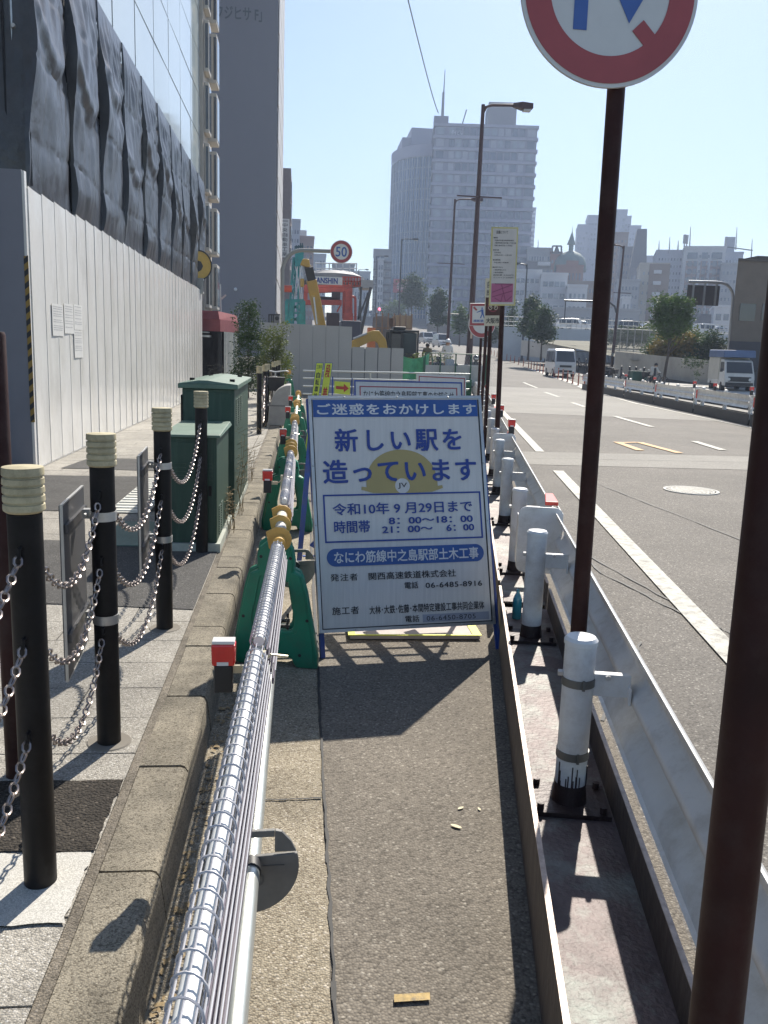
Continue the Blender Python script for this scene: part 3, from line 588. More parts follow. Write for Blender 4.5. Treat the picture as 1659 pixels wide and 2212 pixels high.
# red hazard lamps
def lamp(x, y, z, label, s=1.0, bracket=0.0, rz=0.0, group='red hazard lamps'):
    t = thing('hazard_lamp', label, 'hazard lamp', (x, y, z), group, rz)
    m = MB(); w, d, h = .034 * s, .022 * s, .068 * s
    m.hexa([(-w, -d, 0), (w, -d, 0), (w, d, 0), (-w, d, 0), (-w * 1.05, -d * 1.1, h), (w * 1.05, -d * 1.1, h), (w * 1.05, d * 1.1, h), (-w * 1.05, d * 1.1, h)]); m.build('lens', redlens, t, local=True, bevel=.006 * s)
    m = MB(); m.box((-w * .98, -d, h), (w * .98, d, h + .010 * s)); m.build('solar_top', mat('lamp_clear_top', (.72, .70, .66), .2), t, local=True, bevel=.002)
    m = MB(); m.box((-w * .55, -d - .002, .003), (w * .45, -d - .0006, .014 * s)); m.build('label_strip', mat('lamp_label', (.75, .74, .72), .5), t, local=True)
    m = MB(); m.box((-w * .8, -d * .8, -.085 * s), (w * .8, d * .8, -.001)); m.build('battery_body', blackp, t, local=True, bevel=.004)
    if bracket:
        m = MB(); m.box((w * .3, -.004, -.028), (bracket, .006, -.004)); m.tube([(bracket - .03, -.012, -.016), (bracket + .01, -.012, -.008), (bracket + .05, 0, .03), (bracket + .10, .01, .02)], .004, 6); m.cyl((bracket - .03, -.014, -.016), (bracket - .03, .01, -.016), .009, 10)
        m.box((bracket + .02, -.01, -.06), (bracket + .035, .01, .04)); m.build('bracket', brass, t, local=True)
    return t
lamp(-0.215, 2.47, .665, 'largest red hazard lamp, clamped to the nearest caged tube by a zinc bracket', 1.0, .09)
for (x, y, z, s, lb) in ((-.215, 5.9, .70, 1, 'second red hazard lamp along the kerb barricade, beside the weeds'), (-.17, 8.8, .72, 1, 'third red hazard lamp of the kerb row, tilted towards the cabinets'), (-.17, 12.2, .72, 1.05, 'fourth red hazard lamp of the kerb row'), (-.16, 14.6, .74, 1.05, 'fifth red hazard lamp of the kerb row, beside the grey concrete block')):
    lamp(x, y, z, lb, s, .07, RAD(8) if y == 8.8 else 0)

# ---------------------------------------------------------------- movable guardrail on a steel beam, right of the path
gdir = Vector((.19, 1, 0)).normalized(); ge = Vector((gdir.y, -gdir.x, 0))
gwhite = mat('guard_white', (0.66, 0.66, 0.65), 0.4, 0, 0.09, 4, bump=0.03, bscale=14, dirt=((0.36, 0.33, 0.29), 0.5, 6))
beam_m = mat('beam_weathered_shaded', (0.115, 0.085, 0.082), 0.55, 0.15, 0.32, 9, bump=0.3, bscale=60, dirt=((0.25, 0.29, 0.26), 0.75, 3.5))  # weathered steel, base colour darkened to stand in for missing shade
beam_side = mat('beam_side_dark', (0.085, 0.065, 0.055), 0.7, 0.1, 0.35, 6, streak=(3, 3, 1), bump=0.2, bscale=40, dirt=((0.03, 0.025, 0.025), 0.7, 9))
foot_m = mat('foot_rust', (0.035, 0.022, 0.022), 0.5, 0.2, 0.35, 14, bump=0.25, bscale=50)
redrefl = mat('reflector_red', (0.62, 0.05, 0.035), 0.35, 0, 0.1, 10)
def gp(Y, e=0.0, z=0.0):                    # point beside the post line
    return Vector((GX(Y), Y, z)) + ge * e
def sweep(mb, prof, Y0, Y1, closed=True, fgp=None, n=1, smooth=False):
    f = fgp or gp; vs = []; k = len(prof)
    for i in range(n + 1):
        Y = Y0 + (Y1 - Y0) * i / n; vs += [f(Y, e, z) for e, z in prof]
    fs = [(i * k + j, i * k + (j + 1) % k, (i + 1) * k + (j + 1) % k, (i + 1) * k + j) for i in range(n) for j in range(k if closed else k - 1)]
    mb.add(vs, fs, smooth)
    if closed: mb.add(vs[:k], [tuple(range(k))]); mb.add(vs[-k:], [tuple(range(k - 1, -1, -1))])
RAIL = [(.158, .706), (.162, .702), (.167, .672), (.213, .63), (.218, .60), (.213, .575), (.172, .548), (.168, .53), (.172, .512), (.213, .485), (.218, .46), (.213, .43), (.165, .388), (.157, .36), (.145, .355)]
RAILP = RAIL + [(e + .006, z) for e, z in RAIL[::-1]]
def guard_unit(Y0, Y1, posts, label, seg=22, fgp=None, detail=True, mats=None):
    f = fgp or gp; t = thing('guardrail_unit', label, 'guardrail', f(Y0, 0, 0), 'movable guardrail units on steel beams')
    m = MB()
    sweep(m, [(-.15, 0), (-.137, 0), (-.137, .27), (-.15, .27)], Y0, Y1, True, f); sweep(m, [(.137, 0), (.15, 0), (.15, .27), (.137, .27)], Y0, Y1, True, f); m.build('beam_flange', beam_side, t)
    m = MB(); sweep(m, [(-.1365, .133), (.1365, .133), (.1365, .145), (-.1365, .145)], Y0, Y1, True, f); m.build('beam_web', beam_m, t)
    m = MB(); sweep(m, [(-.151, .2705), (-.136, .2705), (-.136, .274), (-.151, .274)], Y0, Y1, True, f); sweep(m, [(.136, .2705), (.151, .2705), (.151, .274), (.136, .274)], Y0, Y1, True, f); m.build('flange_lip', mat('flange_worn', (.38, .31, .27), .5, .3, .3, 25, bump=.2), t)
    for Yp in posts:
        c = f(Yp, 0, 0); m = MB(); m.lathe((c.x, c.y, 0), [(.0505, .225), (.0505, .70), (.054, .702), (.054, .716), (.046, .726), (.02, .731), (0, .732)], seg); pm = m.build('post', gwhite, t)
        m = MB(); m.lathe((c.x, c.y, 0), [(.060, .15), (.055, .18), (.0512, .2245)], seg); fp = m.build('post_foot', foot_m, pm)
        m = MB(); m.hexa([f(Yp - .10, -.125, .146), f(Yp - .10, .125, .146), f(Yp + .10, .125, .146), f(Yp + .10, -.125, .146), f(Yp - .10, -.125, .162), f(Yp - .10, .125, .162), f(Yp + .10, .125, .162), f(Yp + .10, -.125, .162)])
        if detail:
            for a in (-.08, .08):
                for b in (-.1, .1): q = f(Yp + a, b, .162); m.cyl(q, q + Vector((0, 0, .022)), .012, 6)
        m.build('base_plate', foot_m, pm)
        if detail:
            m = MB(); q = f(Yp, 0, .60)
            m.bar(f(Yp, .045, .57), f(Yp, .165, .57), .03, .075); m.bar(f(Yp - .04, .160, .545), f(Yp + .04, .160, .545), .010, .06); m.build('rail_bracket', gwhite, pm, bevel=.003)
            m = MB(); m.cyl(f(Yp, -.066, .60), f(Yp, -.045, .60), .011, 6); m.cyl(f(Yp - .018, .09, .60), f(Yp - .03, .09, .60), .009, 6); m.build('bolt', steel, pm)
    m = MB(); sweep(m, RAILP, Y0 + .06, Y1 + (.10 if detail else 0), True, f, 6, True); m.build('rail', gwhite, t, ang=50)
    m = MB(); fr = Fr(f(Y0 - .02, 0, 0), ge, (0, 0, 1)); P = []                      # rounded nose plate at the near end
    for ca, cb, a0 in ((.155, .685, 90), (.155, .385, 0), (-.005, .385, 270), (-.005, .685, 180)):
        for k in range(6): a = RAD(a0 - k * 18); P.append((ca + .05 * math.cos(a), cb + .05 * math.sin(a)))
    m.poly(fr, P, -.012, 0)
    m.build('nose_plate', gwhite, t, bevel=.004)
    m = MB(); sweep(m, [(.2, .70), (.205, .70), (.205, .37), (.2, .37)], Y0 - .02, Y0 + .3, True, f); m.build('nose_side', gwhite, t); m = MB(); sweep(m, [(-.055, .68), (-.05, .68), (-.05, .39), (-.055, .39)], Y0 - .015, Y0 + .08, True, f); m.build('nose_side', gwhite, t)
    if detail:
        m = MB()
        for k in range(3): q = f(Y0 + .28 + .0 * k, .14, .66 - .13 * k); m.bar(q, q - ge * .03, .022, .022); m.bar(q - ge * .012 - gdir * .03, q - ge * .012, .018, .018)
        m.build('splice_bolt', steel, t)
        m = MB(); m.hexa([f(Y0 + .22, .12, .705), f(Y0 + .22, .2, .705), f(Y0 + .55, .2, .712), f(Y0 + .55, .15, .712), f(Y0 + .22, .12, .73), f(Y0 + .22, .2, .73), f(Y0 + .55, .2, .73), f(Y0 + .55, .15, .73)]); m.build('reflector', redrefl, t, bevel=.003)
    return t
gl = ['nearest white guardrail unit on its steel beam, running out of the bottom right corner', 'second white guardrail unit, its rounded nose beside the large notice board', 'third white guardrail unit along the path, with a red lamp on its nose', 'fourth white guardrail unit along the path', 'fifth white guardrail unit along the path', 'sixth white guardrail unit along the path', 'seventh and farthest white guardrail unit along the path']
Y0 = .15
for i, lb in enumerate(gl):
    a = .15 + 4.72 * i; guard_unit(a, a + 4.60, [a + .73 + (0 if i else 0), a + 2.40, a + 4.06], lb, 26 if i < 2 else 16, None, i < 4)
for k, (Yl, lb, s) in enumerate([(9.75, 'red hazard lamp on the guardrail nose, nearest of the guardrail lamps', 1.15), (12.6, 'second red hazard lamp along the guardrail', 1.1), (16.0, 'third red hazard lamp along the guardrail', 1.2), (21.0, 'fourth red hazard lamp along the guardrail', 1.2)]):
    q = gp(Yl, .16, .80); lamp(q.x, q.y, q.z, lb, s)
# paint splashes and blue runs on the near post
c = gp(.15 + 2.40, 0, 0); m = MB()
for k in range(12):
    a = RAD(random.uniform(-165, -15)); h = random.uniform(.02, .085); m.bar((c.x + .0512 * math.cos(a), c.y + .0512 * math.sin(a), .22), (c.x + .0512 * math.cos(a), c.y + .0512 * math.sin(a), .22 + h), .003, .0035)
post_near = [o for o in bpy.data.objects if o.name.startswith('post') and o.parent and o.parent.name == 'guardrail_unit']
m.build('paint_run', foot_m, post_near[1])
# ---------------------------------------------------------------- brown sign posts strapped to guard posts
signback = mat('sign_white', (0.62, 0.62, 0.60), 0.38, 0.1, 0.05, 6); signred = mat('sign_red', (0.36, 0.075, 0.08), 0.4, 0, 0.1, 6); signblue = mat('sign_blue', (0.06, 0.13, 0.38), 0.4, 0, 0.08, 6)  # red and blue paled so the paint carries a veil of glare
def strap(mb, c, z): mb.lathe((c.x, c.y, z), [(.0508, 0), (.0535, 0), (.0535, .026), (.0508, .026)], 26); mb.box((c.x - .004, c.y - .06, z - .003), (c.x + .004, c.y - .053, z + .03))
t = thing('road_sign', 'round red bordered no U-turn sign on a tall brown post, top right', 'road sign', (1.07, 3.03, .146))
yb = 3.03
m = MB(); b0 = at(1249, 1372, yb); tp = at(1334, 150, yb); d_ = (tp - b0) / (tp.z - b0.z); m.tube([b0 + d_ * (.146 - b0.z), b0 + d_ * (3.05 - b0.z)], .0303, 22); m.build('post', brown, t)
cN = gp(2.55)
for z in (.315, .565): m = MB(); strap(m, cN, z); m.build('strap', mat('strap_grey', (.16, .16, .15), .45, .5), t)
cc = at(1319, -21, yb - .035); fr = Fr(cc, (1, 0, -.01), (0, 0.03, 1))
m = MB(); m.disc(fr, 0, 0, .3, -.012, 0, 72); m.build('disc', signback, t)
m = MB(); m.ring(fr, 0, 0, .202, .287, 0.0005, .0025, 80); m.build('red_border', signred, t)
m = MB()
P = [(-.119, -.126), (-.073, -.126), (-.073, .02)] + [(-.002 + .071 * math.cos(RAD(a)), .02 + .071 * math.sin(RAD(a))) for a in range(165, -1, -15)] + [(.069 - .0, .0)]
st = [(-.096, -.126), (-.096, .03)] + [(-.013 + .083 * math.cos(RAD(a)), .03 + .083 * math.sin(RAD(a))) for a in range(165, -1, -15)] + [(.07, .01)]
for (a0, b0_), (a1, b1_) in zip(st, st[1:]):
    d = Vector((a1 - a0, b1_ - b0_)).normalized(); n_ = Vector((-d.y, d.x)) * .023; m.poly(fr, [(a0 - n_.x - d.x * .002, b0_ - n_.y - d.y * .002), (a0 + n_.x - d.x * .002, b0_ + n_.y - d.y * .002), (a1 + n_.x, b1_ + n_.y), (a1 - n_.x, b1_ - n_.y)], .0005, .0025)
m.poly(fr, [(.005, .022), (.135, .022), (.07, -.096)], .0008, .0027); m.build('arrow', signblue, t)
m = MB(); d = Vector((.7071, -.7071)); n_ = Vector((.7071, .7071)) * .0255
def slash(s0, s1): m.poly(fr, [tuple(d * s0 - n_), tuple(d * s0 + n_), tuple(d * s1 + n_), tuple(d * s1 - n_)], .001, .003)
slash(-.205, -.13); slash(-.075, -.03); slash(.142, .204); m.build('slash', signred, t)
m = MB(); m.tube([Vector((.473, .782, .146)), Vector((.632, 1.105, 3.1))], .0303, 22)
tag(m.build('sign_post', brown), 'nearest thick brown post at the right edge, cut off by the frame', 'post')

# tow-away information sign (white, yellow edge, pink map)
ink = mat('ink_black', (.03, .03, .035), .6); pink = mat('map_pink', (.42, .12, .22), .5, 0, .1, 8); yel_edge = mat('sign_yellow_edge', (.58, .52, .22), .5); plum = mat('map_roads', (.24, .06, .13), .5)
p = gr(1075, 945, .6); Yp = p.y
t = thing('information_sign', 'tall white notice sign with yellow edge and pink map on a brown post', 'sign', (p.x, Yp, .14))
a_, b_, c_, d_ = at(1062, 490, Yp - .05), at(1121, 491, Yp - .05), at(1106, 664, Yp - .05), at(1056, 660, Yp - .05); top = at(1088, 560, Yp)
m = MB(); m.tube([Vector((p.x, Yp, .146)), Vector((top.x, Yp, top.z + .3))], .031, 14); m.build('post', brown, t)
W_ = (b_ - a_).length * .98; H_ = (a_ - d_).length; fr = Fr(d_, (b_ - a_), (a_ - d_))
m = MB(); m.pan(fr, 0, 0, W_, H_, -.012, 0); m.build('panel', yel_edge, t)
m = MB(); m.pan(fr, .018, .018, W_ - .018, H_ - .018, 0.0005, .002); m.build('face', mat('notice_face', (.60, .56, .52), .5), t)
m = MB(); text(m, fr, '返還について', .04 * W_ / .35 + .02, H_ * .915, W_ * .62, H_ * .955, .003, .01)
lines = [('■場所', .865, .25), ('大阪市中島自転車保管所', .832, .85), ('大阪市西淀川区中島二丁目六番', .80, .93), ('06-6476-1702', .767, .8), ('■交付員', .71, .3), ('年末年始', .678, .38), ('12月29日〜1月3日', .645, .78), ('■返還時間', .585, .37), ('午前10時〜午後6時', .552, .68), ('■持参するもの', .492, .47), ('1 自転車等のカギ', .458, .6), ('2 撤去保管料', .425, .5), ('自転車 3,500円', .392, .88), ('ミニバイク 5,000円', .36, .88)]
for s_, y_, w_ in lines: text(m, fr, s_, W_ * (.09 if s_[0] == '■' else .13), H_ * (y_ - .009), W_ * w_, H_ * (y_ + .009), .003, .012)
m.build('lettering', ink, t)
m = MB(); m.pan(fr, W_ * .07, H_ * .045, W_ * .89, H_ * .285, .002, .0035); m.build('map', pink, t)
m = MB()
for (a0, b0_, a1, b1_) in ((.1, .17, .85, .27), (.1, .11, .85, .19), (.2, .28, .85, .275), (.45, .27, .62, .055), (.2, .10, .45, .05), (.5, .14, .45, .055), (.65, .06, .85, .12)):
    m.bar(fr.p(W_ * a0, H_ * b0_, .004), fr.p(W_ * a1, H_ * b1_, .004), .010, .002, up=fr.n)
m.build('map_roads', plum, t)
# no parking of bicycles sign
p = gr(1050, 905, .6); Yp = p.y
t = thing('road_sign', 'brown and cream bicycle parking ban sign behind the notice sign', 'road sign', (p.x, Yp, .14))
A, B, C, D = at(1049, 601, Yp - .05), at(1085, 601, Yp - .05), at(1079, 703, Yp - .05), at(1046, 704, Yp - .05); top = at(1062, 640, Yp)
m = MB(); m.tube([Vector((p.x, Yp, .146)), Vector((top.x, Yp, top.z + .3))], .031, 12); m.build('post', brown, t)
W_ = (B - A).length; H_ = (A - D).length; fr = Fr(D, B - A, A - D); creamf = mat('sign_cream', (.60, .55, .42), .5)
m = MB(); m.pan(fr, 0, 0, W_, H_, -.012, 0); m.build('panel', creamf, t)
m = MB(); m.pan(fr, .012, H_ * .22, W_ - .012, H_ * .60, .0005, .002); m.build('brown_field', mat('sign_brown', (.07, .02, .012), .5), t)
m = MB(); text(m, fr, '自転車', W_ * .12, H_ * .80, W_ * .88, H_ * .94, .003, .01); text(m, fr, '放置禁止', W_ * .08, H_ * .64, W_ * .92, H_ * .76, .003, .01); text(m, fr, '大阪市', W_ * .10, H_ * .05, W_ * .90, H_ * .17, .003, .02); m.build('lettering', ink, t)
m = MB(); cx, cy = W_ / 2, H_ * .41; m.ring(fr, cx, cy, W_ * .26, W_ * .32, .0025, .004, 32)
m.build('ban_ring', mat('ban_red', (.28, .05, .06), .5), t); m = MB()
for s in (-1, 1): m.ring(fr, cx + s * W_ * .17, cy - .02, W_ * .085, W_ * .12, .004, .006, 20)
m.bar(fr.p(cx - W_ * .17, cy - .02, .006), fr.p(cx, cy + .06, .006), .01, .003, up=fr.n); m.bar(fr.p(cx, cy + .06, .006), fr.p(cx + W_ * .17, cy - .02, .006), .01, .003, up=fr.n); m.build('bicycle_symbol', creamf, t)
# pedestrian crossing ban
p = gr(1040, 880, .6); Yp = p.y
t = thing('road_sign', 'square red bordered pedestrian crossing ban sign, partly hidden by the bicycle sign', 'road sign', (p.x, Yp, .14))
A, B, D = at(1015, 655, Yp - .05), at(1056, 655, Yp - .05), at(1014, 704, Yp - .05); W_ = (B - A).length * 1.12; H_ = (A - D).length; fr = Fr(D, B - A, A - D); top = at(1052, 690, Yp)
m = MB(); m.tube([Vector((p.x, Yp, .146)), Vector((top.x, Yp, top.z + .6))], .031, 12); m.build('post', brown, t)
m = MB(); m.pan(fr, 0, 0, W_, H_, -.012, 0); m.build('panel', signback, t, bevel=.01)
m = MB(); w2 = .1 * H_; q = .02 * H_
for r_ in ((q, q, W_ - q, q + w2), (q, H_ - q - w2, W_ - q, H_ - q), (q, q + w2, q + w2, H_ - q - w2), (W_ - q - w2, q + w2, W_ - q, H_ - q - w2)): m.pan(fr, *r_, .0005, .002)
m.poly(fr, [(W_ * .15, H_ * .80), (W_ * .22, H_ * .86), (W_ * .36, H_ * .72), (W_ * .30, H_ * .66)], .0008, .0024); m.build('red_border', signred, t)
m = MB(); text(m, fr, '横断禁止', W_ * .18, H_ * .16, W_ * .82, H_ * .28, .003, .015)
m.disc(fr, W_ * .58, H_ * .78, H_ * .035, .001, .003, 14); m.poly(fr, [(W_ * .53, H_ * .73), (W_ * .64, H_ * .73), (W_ * .66, H_ * .52), (W_ * .56, H_ * .52)], .001, .003); m.poly(fr, [(W_ * .56, H_ * .52), (W_ * .61, H_ * .52), (W_ * .54, H_ * .34), (W_ * .48, H_ * .34)], .001, .003); m.poly(fr, [(W_ * .6, H_ * .52), (W_ * .66, H_ * .52), (W_ * .72, H_ * .34), (W_ * .67, H_ * .34)], .001, .003); m.poly(fr, [(W_ * .53, H_ * .70), (W_ * .53, H_ * .64), (W_ * .33, H_ * .58), (W_ * .32, H_ * .60)], .001, .003); m.build('pedestrian_symbol', signblue, t)
p = gr(1033, 866, .6); Yp = p.y
t = thing('road_sign', 'round red edged sign showing only its lower rim below the square pedestrian sign', 'road sign', (p.x, Yp, .14))
c = at(1041, 700, Yp - .05); top = at(1040, 710, Yp); m = MB(); m.tube([Vector((p.x, Yp, .146)), Vector((top.x, Yp, top.z + .2))], .031, 12); m.build('post', brown, t)
fr = Fr(c, (1, 0, 0), (0, 0, 1)); m = MB(); m.disc(fr, 0, 0, .3, -.012, 0, 40); m.build('disc', signback, t); m = MB(); m.ring(fr, 0, 0, .2, .285, .0005, .003, 40); m.build('red_border', signred, t)
# ---------------------------------------------------------------- the large A-frame notice board
TL, TR, BL_, BR_ = Vector((.041, 4.62, 1.356)), Vector((1.009, 4.78, 1.375)), Vector((.119, 4.29, .144)), Vector((1.087, 4.43, .151))
u = ((TR - TL) + (BR_ - BL_)) / 2; v = ((TL - BL_) + (TR - BR_)) / 2; W_ = u.length; H_ = v.length; u.normalize(); v = (v - u * v.dot(u)).normalized()
ctr = (TL + TR + BL_ + BR_) / 4; fr = Fr(ctr - u * W_ / 2 - v * H_ / 2, u, v)
# the sheet leans sideways by a few degrees like the real one, so shear the frame's corners back in with the measured corner points
class Bil(Fr):
    def p(s, a, b, c=0.0):
        f, g = a / W_, b / H_; return BL_.lerp(BR_, f).lerp(TL.lerp(TR, f), g) + s.n * c
fr2 = Bil(fr.o, u, v)
board = mat('board_reflective', (0.60, 0.585, 0.56), 0.42, 0.12, 0.07, 2.5, streak=(26, 1, 1.2), dirt=((.5, .5, .5), .35, 3))
bblue = mat('board_blue', (0.022, 0.085, 0.30), 0.45, 0, 0.1, 5, dirt=((.08, .13, .28), .3, 8)); lblue = mat('leg_blue', (0.02, 0.07, 0.33), 0.4, 0, 0.2, 8, bump=.05, dirt=((.1, .1, .12), .5, 10)); navy = mat('board_navy', (0.018, 0.05, 0.26), 0.45, 0, 0.06, 6)
t = thing('notice_board', 'large blue and white construction notice board on an A-frame blocking the path', 'notice board', (.6, 4.4, .006))
P = fr2.p
m = MB(); m.pan(fr2, .016, .016, W_ - .016, H_ - .016, -.006, 0); m.build('panel', board, t)
m = MB(); m.pan(fr2, 0, 0, W_, .016, -.02, .006); m.pan(fr2, 0, H_ - .016, W_, H_, -.02, .006); m.pan(fr2, 0, .016, .016, H_ - .016, -.02, .006); m.pan(fr2, W_ - .016, .016, W_, H_ - .016, -.02, .006); m.build('frame', edge_m, t)
m = MB(); m.pan(fr2, .0165, .0165, W_ - .0165, .022, .0003, .002); m.pan(fr2, .0165, .022, .022, H_ - .022, .0003, .002); m.pan(fr2, W_ - .022, .022, W_ - .0165, H_ - .022, .0003, .002); m.build('frame_shadow_gap', blackp, t)
def V(f): return H_ * (1 - f)
U = lambda f: W_ * f
m = MB(); m.pan(fr2, .024, V(.092), W_ - .024, H_ - .022, .0005, .0015); m.build('title_band', bblue, t)
def pill(a0, b0, a1, b1, r):
    Q = []
    for ca, cb, s0 in ((a1 - r, b1 - r, 90), (a1 - r, b0 + r, 0), (a0 + r, b0 + r, 270), (a0 + r, b1 - r, 180)):
        for k in range(9): a = RAD(s0 - k * 11.25); Q.append((ca + r * math.cos(a), cb + r * math.sin(a)))
    return Q
m = MB(); m.poly(fr2, pill(U(.06), V(.727), U(.958), V(.652), H_ * .0372), .0005, .0015); m.build('blue_pill', bblue, t)
wlet = mat('letter_silver', (.64, .66, .67), .4); letters(t, wlet, fr2, 'ご迷惑をおかけします', U(.045), V(.083), U(.965), V(.034), .0025, .02, 1.12); letters(t, wlet, fr2, 'なにわ筋線中之島駅部土木工事', U(.10), V(.715), U(.925), V(.664), .0025, .018)
# plain yellow safety helmet emblem with its JV disc behind the headline
m = MB(); hx, hb = U(.505), V(.395); Q = [(hx + U(.205) * math.cos(RAD(a)), hb + (V(.235) - hb) * math.sin(RAD(a)) ** .8) for a in range(0, 181, 6)]
m.poly(fr2, [(hx + U(.235), V(.405)), (hx + U(.232), V(.392))] + Q + [(hx - U(.232), V(.392)), (hx - U(.235), V(.405)), (hx - U(.17), V(.420)), (hx, V(.425)), (hx + U(.17), V(.420))], .0006, .0011); m.build('helmet_emblem', mat('helmet_yellow', (.40, .32, .13), .5, 0, .05, 5), t)
m = MB(); m.disc(fr2, hx, V(.392), W_ * .042, .0012, .0016, 28); m.build('emblem_disc', board, t)
letters(t, navy, fr2, '新しい駅を', U(.135), V(.243), U(.868), V(.142), .003, .022, 1.25)
letters(t, navy, fr2, '造っています', U(.062), V(.377), U(.945), V(.275), .003, .022, 1.1)
letters(t, navy, fr2, '令和10年 9 月29日まで', U(.105), V(.512), U(.905), V(.461), .003, .016)
letters(t, navy, fr2, '時間帯', U(.108), V(.588), U(.308), V(.535), .003, .018)
letters(t, navy, fr2, '8：00〜18：00', U(.415), V(.556), U(.905), V(.527), .003, .024)
letters(t, navy, fr2, '21：00〜', U(.375), V(.593), U(.665), V(.564), .003, .024)
letters(t, navy, fr2, '6：00', U(.745), V(.593), U(.91), V(.564), .003, .024)
m = MB()
for r_ in ((.055, .43, .96, .423), (.055, .627, .96, .62)): m.pan(fr2, U(r_[0]), V(r_[1]), U(r_[2]), V(r_[3]), .0006, .0022)
for a0 in (.055, .951): m.pan(fr2, U(a0), V(.62), U(a0 + .009), V(.43), .0006, .0022)
m.build('blue_box', navy, t)
letters(t, ink, fr2, 'JV', hx - W_ * .026, V(.405), hx + W_ * .026, V(.379), .0022, .01)
letters(t, ink, fr2, '発注者', U(.075), V(.788), U(.225), V(.757), .0025, .008, 1.15)
letters(t, ink, fr2, '関西高速鉄道株式会社', U(.285), V(.789), U(.785), V(.757), .0025, .012)
letters(t, ink, fr2, '電話', U(.485), V(.832), U(.563), V(.803), .0025, .01)
letters(t, ink, fr2, '06-6485-8916', U(.605), V(.833), U(.935), V(.810), .0025, .014, 1.1)
letters(t, ink, fr2, '施工者', U(.075), V(.928), U(.222), V(.895), .0025, .01, 1.1)
letters(t, ink, fr2, '大林･大鉄･佐藤･本間特定建設工事共同企業体', U(.28), V(.933), U(.94), V(.897), .0025, .014)
letters(t, ink, fr2, '電話', U(.478), V(.973), U(.558), V(.945), .0025, .01)
letters(t, ink, fr2, '06-6450-8705', U(.60), V(.971), U(.885), V(.951), .0028, 0.0, 1.1)
m = MB(); m.pan(fr2, U(.578), V(.977), U(.965), V(.944), .0006, .0016); m.build('patch_strip', mat('strip_bluegrey', (.30, .32, .38), .5), t)
m = MB()
for a in (.008, W_ - .008):
    for f in (.03, .3, .55, .8, .97): q = P(a, V(f), .007); m.ball(q, .005, 6, 4)
for a in (.2, .5, .8):
    for b in (.008, H_ - .008): q = P(a * W_, b, .007); m.ball(q, .005, 6, 4)
m.build('rivet', steel, t)
fl, frr = gr(697, 1428), gr(1079, 1408)
m = MB(); m.bar(P(.012, H_ * .3, -.022), Vector((fl.x, fl.y + .03, .006)), .03, .006, up=fr.n); m.bar(P(.0, H_ * .99, -.03), Vector((fl.x - .004, fl.y + .03, .006)), .012, .03, up=fr.n); m.build('leg', lblue, t)
m = MB(); m.bar(P(W_ - .012, H_ * .3, -.022), Vector((frr.x, frr.y + .03, .006)), .03, .006, up=fr.n); m.bar(P(W_, H_ * .99, -.03), Vector((frr.x + .004, frr.y + .03, .006)), .012, .03, up=fr.n); m.build('leg', lblue, t)
for s, a in ((0, .03), (1, W_ - .03)):
    ft = Vector((-.01 if s == 0 else 1.16, 5.3 if s == 0 else 5.42, .006)); m = MB(); m.bar(P(a, H_ * .93, -.05), ft, .03, .008, up=fr.n); m.build('prop_leg', lblue, t)
m = MB(); m.bar(Vector((.03, 5.02, .38)), Vector((1.10, 5.15, .38)), .025, .006); m.bar(P(.02, .16, -.03), P(W_ - .02, .16, -.03), .03, .006, up=fr.n); m.build('cross_bar', lblue, t)
yz = lambda z_: 5.3 - .54 * z_
for k in range(4): x_ = .10 + .235 * k; m = MB(); m.bar(Vector((x_, yz(.42), .42)), Vector((x_ + .25, yz(.74), .74)), .07, .012, up=(0, 1, .5)); m.build('slant_bar', lblue, t)  # unseen bars and rungs, added only to stripe the board's shadow
for z_ in (.50, .575, .65): m = MB(); m.bar(Vector((.12, yz(z_) - .02, z_)), Vector((1.08, yz(z_) + .08, z_)), .02, .012); m.build('shadow_rung', lblue, t)
m = MB(); m.box((-.05, 4.95, .27), (.0, 5.05, .31)); m.build('hinge_stop', edge_m, t)
# step plate with yellow tape behind the board
t = thing('step_plate', 'low step plate edged with yellow tape on the ground behind the large board', 'step plate', (.75, 5.1, .006))
m = MB(); m.box((.30, 4.58, .012), (1.04, 5.2, .03)); m.build('plate', mat('plate_pinkgrey', (.42, .36, .33), .7, 0, .15, 6), t)
m = MB(); m.box((.29, 4.582, .0305), (1.05, 4.60, .034)); m.box((1.0, 4.6005, .0305), (1.05, 5.21, .034)); m.box((.29, 4.6005, .0305), (.33, 5.21, .034)); m.build('yellow_tape', mat('tape_yellow', (.70, .72, .06), .5, 0, .1, 20), t)
m = MB(); m.lathe((1.235, 4.55, .146), [(.024, 0), (.026, .01), (.026, .11), (.018, .135), (.010, .15), (.010, .17), (0, .172)], 14); tag(m.build('bottle', mat('bottle_teal', (.03, .25, .32), .15, 0, .1, 5, spec=.8)), 'small teal plastic bottle standing on the beam right of the large board', 'bottle')
